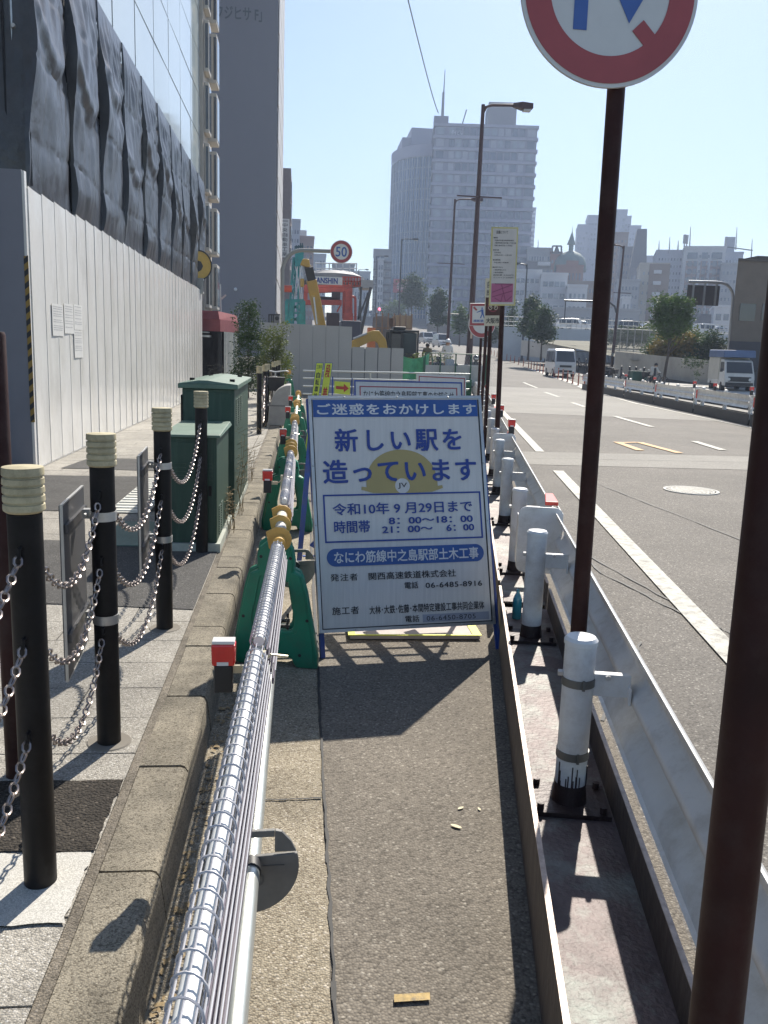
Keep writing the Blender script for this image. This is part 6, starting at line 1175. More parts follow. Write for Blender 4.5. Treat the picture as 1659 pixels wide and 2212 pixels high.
m.build('wheel', blackp, t); m = MB(); m.hexa([bs + Vector(v_) for v_ in ((-.15, -.2, .25), (.15, -.2, .25), (.13, .6, .35), (-.13, .6, .35), (-.14, .0, .66), (.14, .0, .66), (.12, .7, .72), (-.12, .7, .72))]); m.bar(bs + Vector((0, -.62, .22)), bs + Vector((0, -.42, .95)), .28, .06); m.build('body', mat('scooter_paint', (.05, .05, .06), .25), t, bevel=.03); m = MB(); m.cyl(bs + Vector((-.28, -.42, .95)), bs + Vector((.28, -.42, .95)), .02, 8); m.build('handlebar', steel, t)
# ---------------------------------------------------------------- right side of the street
R8 = lambda x, y: (1106 + x * .3334, 414.8 + y * .3334)
Q8 = lambda x, y, Y: at(*R8(x, y), Y)
N9 = lambda x, y: (1278.8 + x * .2292, 483.9 + y * .2292)     # second enlarged view of the right side
Q9 = lambda x, y, Y: at(*N9(x, y), Y)
paveR = stone_mat('pavement_right', (.36, .34, .31), (.48, .46, .42), (.6, .58, .53), 60, .4, .12, .85, .2)
def rp(Y, e=0.0, z=0.0): return Vector((8.98 + .132 * Y + e, Y, z))
a = rp(60, 3.9); vs = [(rp(-5, 5.0).x, -5, .15), (60, -5, .15), (80, 42, .15), (rp(44, 4.4).x, 44, .15)]
sheet('pavement', [rp(8, 3.2, .13), (45, 8, .13), (45, 64, .42), rp(64, 3.3, .42), rp(50, 3.0, .2), rp(45, 2.8, .13)], .13, paveR)
def guard_right(Y0, Y1, lab):
    t = thing('guardrail_unit', lab, 'guardrail', rp(Y0), 'white guardrail units across the street')
    m = MB(); 
    for e in (0, .28): sweep(m, [(e, 0), (e + .014, 0), (e + .014, .3), (e, .3)], Y0, Y1, True, rp)
    sweep(m, [(.0145, .13), (.2795, .13), (.2795, .145), (.0145, .145)], Y0, Y1, True, rp); m.build('beam', mat('beam_far', (.035, .034, .036), .6, .1, .2, 3), t)
    k = int((Y1 - Y0) / 1.6)
    for i in range(k + 1):
        y = Y0 + .3 + (Y1 - Y0 - .6) * i / k; c = rp(y, .16); m = MB(); m.lathe((c.x, c.y, 0), [(.057, .14), (.057, .84), (.03, .86), (0, .862)], 12); m.build('post', gwhite, t)
    m = MB(); sweep(m, [(-.05, .80), (-.035, .80), (.0, .72), (.0, .66), (-.04, .62), (0, .58), (0, .52), (-.035, .45), (-.05, .45), (-.045, .45), (.008, .52), (.008, .58), (-.03, .62), (.008, .66), (.008, .72), (-.03, .80)], Y0 + .05, Y1 - .05, True, rp, 2); m.build('rail', gwhite, t)
    m = MB(); c = rp(Y1 - .35, -.06, .62); m.box((c.x, c.y, .50), (c.x + .012, c.y + .07, .76)); m.build('reflector', redrefl, t)
ro = ['nearest', 'second', 'third', 'fourth', 'fifth', 'sixth']
for i in range(6): guard_right(17.2 + 4.6 * i, 21.7 + 4.6 * i, 'white guardrail unit with dark base across the street, %s counted from the right edge' % ro[i])
for i, Yl in enumerate((21.9, 24.7, 26.6, 31.2, 35.6)): q = rp(Yl, .05, .86); lamp(q.x, q.y, q.z + .06, 'red hazard lamp on the guardrail across the street, %s from the right edge' % ro[i], 1.4, 0, 0, 'red hazard lamps across the street')
m = MB(); c = rp(21.4, .5); m.box((c.x, 20.6, .01), (c.x + .9, 21.5, .45)); o = tag(m.build('water_barrier', cw, bevel=.04), 'red and white plastic block behind the right guardrail at the frame edge', 'plastic block')
m = MB()
for k in range(4): m.box((c.x - .006, 20.65 + .23 * k, .05), (c.x + .905, 20.75 + .23 * k, .40))
m.build('red_panel', redrefl, o)
# orange lane delineators
dl = mat('delineator_orange', (.42, .10, .05), .5, 0, .1, 6); refl_w = mat('delineator_band', (.6, .5, .42), .4)
def delineator(p, lab):
    t = thing('lane_delineator', lab, 'delineator', p, 'orange delineator posts down the middle of the road'); m = MB(); m.lathe(p, [(.09, 0), (.085, .03), (.042, .05), (.040, .66), (.03, .70), (0, .705)], 10); m.build('post', dl, t); m = MB()
    for z in (.42, .55): m.lathe(p, [(.0405, z), (.0405, z + .06)], 10)
    m.build('band', refl_w, t); return t
DP = [(1259, 838), (1242.5, 833), (1222.5, 829), (1203, 823), (1186.5, 819), (1168, 814), (1156, 810), (1143, 806), (1129, 802), (1116, 799), (1105, 795), (1090, 791), (1072, 788), (1062, 786)]
N_ = 26; d0 = Vector((15.6, 46.5, 0))
def med(Y):                                   # the line of posts bends left as the road does
    return 15.6 + .152 * (Y - 46.5) - .00035 * max(0, Y - 70) ** 2 * .6
Yd = 46.5; dn = ['first', 'second', 'third', 'fourth', 'fifth', 'sixth', 'seventh', 'eighth', 'ninth', 'tenth', 'eleventh', 'twelfth', 'thirteenth', 'fourteenth', 'fifteenth', 'sixteenth', 'seventeenth', 'eighteenth', 'nineteenth', 'twentieth', '21st', '22nd', '23rd', '24th', '25th', '26th', '27th', '28th']
for i in range(26):
    delineator(Vector((med(Yd), Yd, terr(Yd) + .005)), 'orange delineator post in the road, %s counted from the near end of the row' % dn[i]); Yd += 2.0 if i < 14 else 4.2
lane('median_line.002', 15.5, 46.5, 19.6, 74, .5, .012)
# vehicles -----------------------------------------------------------------
carwhite = mat('car_white', (.62, .63, .64), .25, 0, .03, 1, coat=.5); carglass = glass_mat('car_glass', (.03, .035, .04), .05); tyre = mat('tyre', (.02, .02, .02), .8); rim = mat('wheel_rim', (.4, .4, .41), .35, .7); lampg = mat('lamp_glass', (.6, .62, .62), .12, 0, .05, 5, spec=.8); silver = mat('car_silver', (.36, .38, .40), .25, .4, .04, 1, coat=.4); plate = mat('number_plate', (.62, .62, .58), .5)
def van(loc, rz, L_, Wd, H, label, paint, group=None, shape='van', name='van', cat='van'):
    """local axes: front towards -Y"""
    t = thing(name, label, cat, loc, group, rz); h = H; w = Wd / 2
    if shape == 'van': prof = [(-L_ / 2, .22), (-L_ / 2, .50), (-L_ / 2 + .06, .98), (-L_ / 2 + .42, h - .12), (-L_ / 2 + .75, h - .02), (L_ / 2 - .25, h), (L_ / 2 - .06, h - .12), (L_ / 2, .7), (L_ / 2, .22)]
    elif shape == 'mini': prof = [(-L_ / 2, .25), (-L_ / 2 + .02, .62), (-L_ / 2 + .25, .86), (-L_ / 2 + .95, .98), (-L_ / 2 + 1.55, h - .06), (-L_ / 2 + 2.2, h), (L_ / 2 - .5, h - .05), (L_ / 2 - .12, 1.05), (L_ / 2, .8), (L_ / 2, .25)]
    else: prof = [(-L_ / 2, .25), (-L_ / 2 + .03, .58), (-L_ / 2 + .2, .72), (-L_ / 2 + 1.15, .88), (-L_ / 2 + 1.85, h - .04), (-L_ / 2 + 2.5, h), (L_ / 2 - 1.2, h - .06), (L_ / 2 - .6, .98), (L_ / 2 - .1, .92), (L_ / 2, .6), (L_ / 2, .25)]
    n = len(prof); m = MB(); vs = []
    def ww(z): return w * (1 - .13 * max(0, (z - .95) / (h - .95))) if z > .95 else w * (.97 + .03 * min(1, z / .6))
    for s in (-1, 1): vs += [(s * ww(z), y, z) for y, z in prof]
    m.add(vs, [tuple(range(n)), tuple(range(2 * n - 1, n - 1, -1))] + [(i, n + i, n + (i + 1) % n, (i + 1) % n) for i in range(n)]); m.build('body', paint, t, local=True, bevel=.05)
    def onp(k, f0, f1, out=.012):               # panel lying on a segment of the profile
        (ya, za), (yb, zb) = prof[k], prof[k + 1]; d = Vector((0, yb - ya, zb - za)); nn = Vector((0, -d.z, d.y)).normalized() * -1
        if nn.y > 0: nn = -nn
        return Vector((0, ya, za)) + d * f0 + nn * out, Vector((0, ya, za)) + d * f1 + nn * out
    kw = 2 if shape == 'van' else 3
    p0, p1 = onp(kw, .06, .93); m = MB(); wa, wb = ww(p0.z) * .88, ww(p1.z) * .86; dn_ = Vector((0, .012, -.004)); m.hexa([p0 + Vector((-wa, 0, 0)), p0 + Vector((wa, 0, 0)), p0 + Vector((wa, 0, 0)) + dn_, p0 + Vector((-wa, 0, 0)) + dn_, p1 + Vector((-wb, 0, 0)), p1 + Vector((wb, 0, 0)), p1 + Vector((wb, 0, 0)) + dn_, p1 + Vector((-wb, 0, 0)) + dn_]); m.build('windscreen', carglass, t, local=True)
    y0w = prof[kw][0] + (.25 if shape == 'van' else .5); y1w = L_ / 2 - (.25 if shape != 'sedan' else 1.2); zt_ = h - .18; zb_ = 1.0 if shape != 'sedan' else .95
    for s in (-1, 1):
        k = 3 if shape != 'sedan' else 2
        for i in range(k):
            a0 = y0w + (y1w - y0w) * i / k + .04; a1 = y0w + (y1w - y0w) * (i + 1) / k - .04; m = MB(); o = .012
            top0 = a0 + (.28 if i == 0 else 0); m.hexa([(s * (ww(zb_) + o), a0, zb_), (s * (ww(zb_) + o), a1, zb_), (s * (ww(zb_) - .02), a1, zb_), (s * (ww(zb_) - .02), a0, zb_), (s * (ww(zt_) + o), top0, zt_), (s * (ww(zt_) + o), a1, zt_), (s * (ww(zt_) - .02), a1, zt_), (s * (ww(zt_) - .02), top0, zt_)]); m.build('side_window', carglass, t, local=True)
        m = MB(); q = Vector((s * (w + .09), prof[kw][0] + .2, 1.08)); m.ball(q, (.09, .05, .08), 10, 6); m.bar(q, q + Vector((-s * .12, .02, -.04)), .03); m.build('wing_mirror', blackp if paint is carwhite else paint, t, local=True)
        for yy in (-L_ / 2 + .62, L_ / 2 - .62):
            m = MB(); r = .28; m.tube([(s * (w - .17), yy, r), (s * (w + .005), yy, r)], r, 20); wl = m.build('wheel', tyre, t, local=True); m = MB(); m.tube([(s * (w - .02), yy, r), (s * (w + .012), yy, r)], .17, 14); r_ = m.build('rim', rim, t, local=True); r_.parent = wl
        zf = .72 if shape == 'van' else .70; m = MB(); yf = -L_ / 2 + (.0 if shape == 'van' else .06); m.box((s * w * .58, yf - .03, zf - .09), (s * w * .93, yf + .1, zf + .09)); m.build('headlight', lampg, t, local=True, bevel=.02)
    m = MB(); yf = -L_ / 2; m.box((-w * .54, yf - .022, .66), (w * .54, yf + .02, .80)); m.build('grille', blackp, t, local=True); m = MB(); m.box((-w * .62, yf - .022, .33), (w * .62, yf + .02, .46)); m.build('bumper_intake', blackp, t, local=True); m = MB(); m.box((-.17, yf - .035, .48), (.17, yf - .02, .57)); m.build('number_plate', plate, t, local=True)
    return t
q = gr(1210, 806); Yv = 60.0; p = at(1209, 803, Yv); van((p.x, Yv, terr(Yv) + .01), RAD(-4), 3.35, 1.5, 1.92, 'small boxy white van driving towards the camera beside the orange posts', carwhite)
for (px_, py_, Y, lb, pt, sh, H, nm) in ((954, 744, 120, 'white minivan driving towards the camera, nearer of a pair on the far road', carwhite, 'mini', 1.9, 'minivan'), (922, 738, 137, 'pale minivan driving towards the camera, just behind the nearer one', carwhite, 'mini', 1.85, 'minivan'), (938, 735, 165, 'small silver car glimpsed between the two minivans', silver, 'mini', 1.6, 'car'), (804, 687, 280, 'pale car climbing the far ramp towards the red signal', silver, 'sedan', 1.45, 'car'), (827, 684, 290, 'dark silver car on the far ramp, right of the paler one', mat('car_grey', (.15, .16, .18), .3, .3, .05, 1), 'mini', 1.6, 'car'), (803, 679, 330, 'farthest tiny car on the ramp behind the pale one', silver, 'sedan', 1.45, 'car')):
    p = at(px_, py_, Y); van((p.x, Y, min(p.z, terr(Y) + .6) if Y < 200 else p.z), RAD(6), 4.2, 1.72, H, lb, pt, None, sh, nm, nm)
# small truck with a blue cover
Yt = 45.0; p = Q9(1290, 1590, Yt); rz_ = RAD(-12); t = thing('small_truck', 'small white truck with a blue covered box parked on the right pavement', 'truck', (p.x, Yt, .14), None, rz_); tw = mat('truck_white', (.58, .58, .56), .4, 0, .06, 2, dirt=((.4, .38, .34), .3, 3)); w = .76
m = MB(); prof = [(-1.7, .32), (-1.7, .72), (-1.62, .95), (-1.25, 1.62), (-.95, 1.70), (-.45, 1.70), (-.45, .32)]; n = len(prof); vs = [(s * (w if z < 1 else w * .93), y, z) for s in (-1, 1) for y, z in prof]; m.add(vs, [tuple(range(n)), tuple(range(2 * n - 1, n - 1, -1))] + [(i, n + i, n + (i + 1) % n, (i + 1) % n) for i in range(n)]); m.build('cab', tw, t, local=True, bevel=.04)
m = MB(); m.hexa([(-w * .86, -1.625, 1.0), (w * .86, -1.625, 1.0), (w * .86, -1.61, .99), (-w * .86, -1.61, .99), (-w * .83, -1.30, 1.56), (w * .83, -1.30, 1.56), (w * .83, -1.28, 1.55), (-w * .83, -1.28, 1.55)]); m.build('windscreen', carglass, t, local=True)
for s in (-1, 1):
    m = MB(); m.hexa([(s * (w * .975), -1.42, 1.02), (s * (w * .975), -.58, 1.02), (s * w * .9, -.58, 1.02), (s * w * .9, -1.42, 1.02), (s * w * .955, -1.18, 1.55), (s * w * .955, -.58, 1.55), (s * w * .88, -.58, 1.55), (s * w * .88, -1.18, 1.55)]); m.build('side_window', carglass, t, local=True)
    m = MB(); m.ball((s * .54, -1.71, .66), (.085, .03, .085), 14, 8); m.build('headlight', lampg, t, local=True); m = MB(); m.ball((s * (w + .1), -1.45, 1.15), (.06, .04, .09), 8, 6); m.bar((s * w, -1.4, 1.1), (s * (w + .1), -1.45, 1.12), .03); m.build('wing_mirror', blackp, t, local=True)
    for yy in (-1.05, 1.1): m = MB(); m.tube([(s * (w - .16), yy, .26), (s * w, yy, .26)], .26, 18); m.build('wheel', tyre, t, local=True)
m = MB(); m.box((-.58, -1.712, .54), (.58, -1.69, .80)); m.box((-.7, -1.735, .33), (.7, -1.69, .50)); m.build('grille', blackp, t, local=True); m = MB(); m.box((-w, -.42, .38), (w, 1.7, .62)); m.build('load_bed', tw, t, local=True)
m = MB(); m.box((-w * 1.02, -.43, .621), (w * 1.02, 1.72, 1.78)); m.build('box_side', mat('box_cream', (.5, .48, .42), .7, 0, .08, 2), t, local=True, bevel=.02); m = MB(); m.hexa([(-w * 1.08, -1.35, 1.79), (w * 1.08, -1.35, 1.79), (w * 1.08, 1.78, 1.79), (-w * 1.08, 1.78, 1.79), (-w * 1.05, -1.3, 2.17), (w * 1.05, -1.3, 2.17), (w * 1.05, 1.76, 2.2), (-w * 1.05, 1.76, 2.2)]); m.build('blue_cover', mat('cover_blue', (.07, .12, .24), .6, 0, .15, 2, bump=.3, bscale=4), t, local=True, bevel=.05)
m = MB(); c = Vector((-w - 1.3, -.6, 0)); 
# walls, hedge plants, round topped tree
wallc = mat('wall_concrete', (.36, .34, .30), .85, 0, .12, .8, streak=(1, 1, .4), dirt=((.2, .19, .17), .5, .7))
def wall_run(name, lab, pts, th, m_, cap=None):
    t = thing(name, lab, 'wall', pts[0][0]); 
    for (p, q), k in zip(zip(pts, pts[1:]), range(99)):
        (a, za), (b, zb) = p, q; m = MB(); m.hexa([(a.x, a.y, a.z - .3), (b.x, b.y, b.z - .3), (b.x, b.y + th, b.z - .3), (a.x, a.y + th, a.z - .3), (a.x, a.y, za), (b.x, b.y, zb), (b.x, b.y + th, zb), (a.x, a.y + th, za)]); m.build('wall_panel', m_, t)
    return t
A, B, C = Q9(215, 1440, 56), Q9(690, 1500, 52), Q9(1100, 1600, 50)
wall_run('boundary_wall', 'pale concrete boundary wall behind the round tree and the bicycles', [(Q9(212, 1420, 58), Q9(212, 1200, 58).z), (Q9(690, 1470, 54), Q9(690, 1248, 54).z), (Q9(1120, 1540, 50.5), Q9(1120, 1285, 50.5).z)], .25, wallc)
m = MB(); a, b = Q9(690, 1500, 53), Q9(980, 1545, 50.8); m.hexa([(a.x, a.y, 0), (b.x, b.y, 0), (b.x, b.y + .5, 0), (a.x, a.y + .5, 0), (a.x, a.y, Q9(690, 1455, 53).z), (b.x, b.y, Q9(980, 1500, 50.8).z), (b.x, b.y + .5, Q9(980, 1500, 50.8).z), (a.x, a.y + .5, Q9(690, 1455, 53).z)]); tag(m.build('planter_kerb', mat('kerb_dark', (.06, .055, .05), .9)), 'dark low kerb along the foot of the concrete boundary wall', 'kerb')
wall_run('boundary_wall', 'whitish low wall behind the white van and the two street trees', [(Q8(60, 1040, 92), Q8(60, 960, 92).z), (Q8(230, 1060, 84), Q8(230, 975, 84).z), (Q8(410, 1100, 76), Q8(410, 996, 76).z)], .25, mat('wall_white', (.5, .49, .46), .8, 0, .1, .8))
# iron gate fence between the walls
t = thing('railing_fence', 'dark iron railing between the whitish wall and the concrete wall', 'fence', Q8(410, 1130, 74)); m = MB(); a0, a1 = Q8(412, 1120, 74), Q8(640, 1125, 68); z0, z1 = Q8(412, 1025, 74).z, Q8(640, 1030, 68).z
for i in range(28): p = a0.lerp(a1, i / 27); zz = z0 + (z1 - z0) * i / 27; m.cyl((p.x, p.y, p.z - .2), (p.x, p.y, zz), .03, 5)
m.build('bar', blackp, t); m = MB(); m.bar((a0.x, a0.y, z0 - .1), (a1.x, a1.y, z1 - .1), .06); m.bar((a0.x, a0.y, a0.z + .2), (a1.x, a1.y, a1.z + .2), .06); m.build('rail', blackp, t)
# riverside bank behind the wall: planting, wire fence, white parapet with parked cars above
random.seed(51)
bank = mat('bank_earth', (.12, .11, .07), .9, 0, .3, .5); m = MB(); m.add([(22, 56, 1.6), (70, 54, 1.6), (120, 86, 4.2), (24, 90, 3.4)], [(0, 1, 2, 3)]); struct('river_bank', m, bank)
def bush(label, px_, py_, Y, r, m_, n=900, s=.10):
    n = int(n * 2.4); s *= 1.35; q = Q9(px_, py_, Y); t = thing('bush', label, 'bush', (q.x, Y, q.z - r[2]), 'bushes on the bank'); m = MB(); foliage(m, [(q, r), (q + Vector((r[0] * .6, 0, -r[2] * .3)), (r[0] * .6, r[1], r[2] * .6)), (q + Vector((-r[0] * .6, 0, -r[2] * .25)), (r[0] * .6, r[1], r[2] * .6))], n, s); m.build('foliage', m_, t); m = MB(); m.cyl((q.x, Y, q.z - r[2] - .6), (q.x, Y, q.z), .05, 6); m.build('stem', bark, t)
bush('yellowing bush on the bank just right of the round tree', 790, 1150, 58, (1.5, 1, 1.1), LY, 1500, .09); bush('large green bush on the bank behind the round tree', 870, 1150, 60, (1.7, 1.2, 1.5), LO, 2000, .09); bush('green bush on the bank left of the truck', 990, 1190, 58, (1.5, 1, 1.0), LG, 1500, .09); bush('dark green bush beside the highway sign pole', 1130, 1150, 57, (1.0, .8, 1.0), LD, 1000, .08); bush('low leafy bush on the bank left of the round tree', 630, 1170, 60, (1.0, .8, .9), LG, 900, .08); bush('grey green bush behind the wire fence near the tall lamp', 290, 1060, 74, (1.6, 1, .7), LD, 900, .09); bush('small bush behind the wire fence, left of the tree', 530, 1050, 74, (1.8, 1, 1.0), LO, 1000, .09)
q = Q9(960, 1300, 50.2); m = MB(); foliage(m, [(q, (.9, .2, .35)), (q + Vector((.3, 0, -.5)), (.25, .15, .6))], 600, .06); tag(m.build('ivy', LD), 'dark ivy hanging over the concrete wall by the truck', 'ivy')
t = thing('wire_fence', 'light grey wire fence on the bank above the concrete wall', 'fence', Q9(220, 1200, 66)); m = MB(); a0, a1 = Q9(130, 1190, 68), Q9(900, 1250, 60); h_ = 1.9
for i in range(12): p = a0.lerp(a1, i / 11); m.cyl(p, p + Vector((0, 0, h_ * .92)), .04, 6)
for f in (.05, .95): m.cyl(a0 + Vector((0, 0, h_ * f * .95)), a1 + Vector((0, 0, h_ * f * .95)), .035, 6)
m.build('frame', mat('fence_pale', (.42, .42, .40), .5, .3), t); m = MB()
for i in range(90): p = a0.lerp(a1, i / 90); p2 = a0.lerp(a1, min(1, (i + 1.6) / 90)); m.cyl(p, p2 + Vector((0, 0, h_ * .9)), .008, 3); m.cyl(p2, p + Vector((0, 0, h_ * .9)), .008, 3)
m.build('mesh', mat('fence_mesh', (.35, .35, .33), .5, .3), t)
par = mat('parapet_white', (.52, .54, .55), .7, 0, .08, .4); Yw = 96.0
t = thing('river_parapet', 'long white river wall with a railing on top, in front of the parked cars', 'wall', Q8(270, 940, Yw)); a, b = Q8(-60, 945, Yw), Q8(1440, 965, Yw); m = MB(); za, zb = Q8(-60, 872, Yw).z, Q8(1440, 925, Yw).z; m.hexa([(a.x, Yw, -2), (b.x, Yw, -2), (b.x, Yw + .5, -2), (a.x, Yw + .5, -2), (a.x, Yw, za), (b.x, Yw, za), (b.x, Yw + .5, za), (a.x, Yw + .5, za)]); m.build('wall', par, t)
m = MB(); L9 = 46
for i in range(L9): x_ = a.x + (b.x - a.x) * i / (L9 - 1); m.cyl((x_, Yw + .2, za), (x_, Yw + .2, za + 1.15), .035, 5)
for dz in (.15, .6, 1.12): m.cyl((a.x, Yw + .2, za + dz), (b.x, Yw + .2, za + dz), .03, 5)
m.build('railing', MATS['fence_pale'], t); ZPAR = za
m = MB(); k_ = (Yw + 60) / Yw; m.hexa([(x_, y_, z_) for z_ in (-2, za - .2) for x_, y_ in ((a.x, Yw + .5), (b.x + 30, Yw + .5), (b.x * k_ + 30, Yw + 60), (a.x * k_ + 2, Yw + 60))]); struct('river_promenade', m, paveR)
pc = [carwhite, silver, mat('car_dark', (.04, .045, .055), .3, .2, .05, 1), mat('car_bluegrey', (.16, .2, .27), .3, .2, .05, 1)]
pl = ['white car parked above the river wall, leftmost', 'silver car parked above the river wall, second from the left', 'dark car parked above the river wall, left of the round tree', 'blue grey car parked above the river wall, behind the round tree', 'white car parked above the river wall, under the highway sign', 'dark car parked above the river wall, right of the highway sign']
for i, (x_, s_) in enumerate(((400, 'mini'), (455, 'sedan'), (770, 'mini'), (900, 'sedan'), (1270, 'mini'), (1330, 'sedan'))): p = Q8(x_, 840, Yw + 7); van((p.x, Yw + 7, ZPAR - .2), RAD(80 + 7 * i), 4.2, 1.7, 1.7 if s_ == 'mini' else 1.45, pl[i], pc[i % 4], 'cars parked above the river wall', s_, 'car', 'car')
# the round street tree
b = Q9(665, 1530, 47); s_ = 47 * .2292 / 1850; cz = lambda y: (1530 - y) * s_; cxx = lambda x: (x - 665) * s_
tree('street_tree', 'round topped green street tree on the right pavement before the concrete wall', (b.x, 47, .13), cz(900), [((cxx(695), 0, cz(860)), (1.12, 1.05, 1.05)), ((cxx(700), 0, cz(760)), (.85, .85, .58)), ((cxx(590), .1, cz(760)), (.62, .7, .6)), ((cxx(800), 0, cz(760)), (.62, .7, .6)), ((cxx(640), -.1, cz(940)), (.62, .7, .62)), ((cxx(790), 0, cz(940)), (.50, .6, .5)), ((cxx(700), 0, cz(1020)), (.5, .5, .45))], 8500, .085, leafmat('leaf_tree', (.07, .122, .03), .5, 1.0), .11, None, 'tree', 10, (cxx(715), 0))
# other street trees
for (x_, y_, Y, lb, h_, bl, mm) in (
    (1187, 1062 - 0, 0, '', 0, None, None),): pass
def stree(lb, px_, pyb, pyt, Y, rx, m_, n, dens=None, ltop=True):
    b = at(px_, pyb, Y); tp_ = at(px_, pyt, Y); H = tp_.z - b.z; w_ = rx * Y / 1850
    bl = [((0, 0, H * .55), (w_, w_, H * .22)), ((w_ * .1, 0, H * .78), (w_ * .72, w_ * .7, H * .18)), ((0, 0, H * .92), (w_ * .35, w_ * .35, H * .10)), ((-w_ * .5, 0, H * .5), (w_ * .5, w_ * .5, H * .15)), ((w_ * .5, 0, H * .48), (w_ * .5, w_ * .5, H * .14))]
    for _ in range(6): a_ = random.uniform(0, 6.28); k_ = random.uniform(.25, .42); bl.append(((math.cos(a_) * w_ * .95, math.sin(a_) * w_ * .6, H * random.uniform(.38, .85)), (w_ * k_, w_ * k_, H * .07)))
    bl[0] = (bl[0][0], (w_ * .8, w_ * .8, H * .2))
    return tree('street_tree', lb, b, H * .8, bl, int(n * 1.7), max(.09, .0016 * Y), m_, .012 * H + .03, 'street trees along the far pavement', 'tree', 6)
stree('taller of the two leafy street trees left of the white van', 1140, 778, 634, 78, 24, LD, 2600); stree('shorter bushy street tree directly left of the white van', 1168, 778, 660, 74, 29, LD, 2800)
stree('tall dark tapering tree beside the glass tower foot', 888, 700, 592, 170, 24, LD, 2600); stree('narrow dark tree left of the second street lamp', 944, 742, 622, 130, 19, LD, 2400); stree('small round street tree just right of the second street lamp', 992, 748, 662, 120, 17, LG, 1500); stree('low dark tree behind the nearest sign posts', 1062, 750, 700, 110, 17, LD, 900); stree('bare slim tree partly hidden by the left sign posts', 1100, 770, 640, 105, 10, LD, 500); stree('green clump of trees at the far end of the road', 853, 700, 652, 230, 22, LG, 1200)
# bollards with chains, bicycles, person, green box across the street
rb = mat('bollard_far', (.02, .02, .022), .5)
def fbol(p, lb): t = thing('bollard', lb, 'bollard', p, 'black bollards along the right pavement'); m = MB(); m.lathe(p, [(.06, 0), (.06, 1.0), (.05, 1.02), (.07, 1.06), (.05, 1.11), (0, 1.13)], 10); m.build('post', rb, t)
bpx = [(1341, 816, 50.0), (1358, 820, 48.6), (1372, 823, 47.4), (1389, 826, 46.3), (1412, 832, 44.4)]; fo = ['first', 'second', 'third', 'fourth', 'fifth']; prev = None
for (x_, y_, Y), o_ in zip(bpx, fo):
    p = at(x_, y_, Y); p.z = .13; fbol(p, '%s black bollard from the left in the row before the bicycles' % o_)
    if prev is not None:
        for h_ in (.9, .55): chain(prev + Vector((0, 0, h_)), p + Vector((0, 0, h_)), .28, '%s chain ending at the %s bollard before the bicycles' % ('upper' if h_ > .6 else 'lower', o_), .09, 6, 2.2, 'chains between the right bollards')
    prev = p
prev = None
for i in range(9):
    Y = 66 + 3.6 * i; p = Vector((med(Y) + 3.6 + .02 * i, Y, terr(Y) + .05)); fbol(p, 'black bollard on the far pavement behind the white van, %s from the near end' % dn[i])
    if prev is not None: chain(prev + Vector((0, 0, .9)), p + Vector((0, 0, .9)), .35, 'hanging chain on the far pavement, %s from the near end' % dn[i - 1], .16, 5, 3.5, 'chains between the far bollards')
    prev = p
def bicycle(loc, rz, lb, col):
    t = thing('bicycle', lb, 'bicycle', loc, 'parked bicycles', rz)
    for y in (-.52, .52):
        m = MB(); m.tube([(0, y + .31 * math.cos(RAD(a)), .33 + .31 * math.sin(RAD(a))) for a in range(0, 361, 20)], .018, 6, False)
        wl = m.build('wheel', tyre, t, local=True); m = MB()
        for a in range(0, 180, 30): m.cyl((0, y + .3 * math.cos(RAD(a)), .33 + .3 * math.sin(RAD(a))), (0, y - .3 * math.cos(RAD(a)), .33 - .3 * math.sin(RAD(a))), .003, 3)
        s_ = m.build('spokes', steel, t, local=True); s_.parent = wl
    m = MB(); Pp = dict(h=(0, -.42, .85), b=(0, -.02, .30), s=(0, .18, .75), r=(0, .52, .33), f=(0, -.52, .33))
    for a, b in (('h', 'b'), ('b', 's'), ('b', 'r'), ('s', 'r'), ('h', 's'), ('h', 'f')): m.cyl(Pp[a], Pp[b], .018, 6)
    m.build('frame', col, t, local=True); m = MB(); m.tube([(-.26, -.30, .98), (-.2, -.42, 1.0), (0, -.44, .97), (.2, -.42, 1.0), (.26, -.30, .98)], .013, 6); m.cyl((0, -.42, .85), (0, -.44, .97), .015, 6); m.build('handlebar', steel, t, local=True); m = MB(); m.ball((0, .20, .84), (.08, .14, .035), 10, 6); m.cyl((0, .18, .75), (0, .2, .82), .014, 6); m.build('saddle', blackp, t, local=True); m = MB(); m.hexa([(-.13, -.80, .62), (.13, -.80, .62), (.13, -.52, .62), (-.13, -.52, .62), (-.17, -.84, .88), (.17, -.84, .88), (.17, -.50, .88), (-.17, -.50, .88)]); m.build('basket', blackp, t, local=True); return t
bk = mat('bike_dark', (.03, .03, .035), .4); p = Q9(385, 1465, 47.6); bicycle((p.x, 47.6, .13), RAD(75), 'dark bicycle parked left of the green box', bk); p = Q9(600, 1500, 45.8); bicycle((p.x, 45.8, .13), RAD(-80), 'bicycle with a front basket beside the person in pale clothes', bk); p = Q9(130, 1440, 52); bicycle((p.x, 52, .15), RAD(30), 'bicycle standing at the foot of the right street lamp', bk)
q = gr(582, 930, SW); bicycle((-.52, 17.6, SW), RAD(4), 'bicycle leaning against the far bollards on the left pavement', silver)
p = Q9(440, 1490, 46.6); t = thing('street_box', 'dark green street box between the bollards and the person', 'street box', (p.x, 46.6, .13)); m = MB(); m.box((p.x - .42, 46.5, .13), (p.x + .40, 47.0, .98)); m.build('body', mat('box_green', (.03, .10, .075), .5), t, bevel=.02); m = MB(); m.box((p.x - .45, 46.46, .981), (p.x + .43, 47.04, 1.03)); m.build('lid', MATS['box_green'], t)
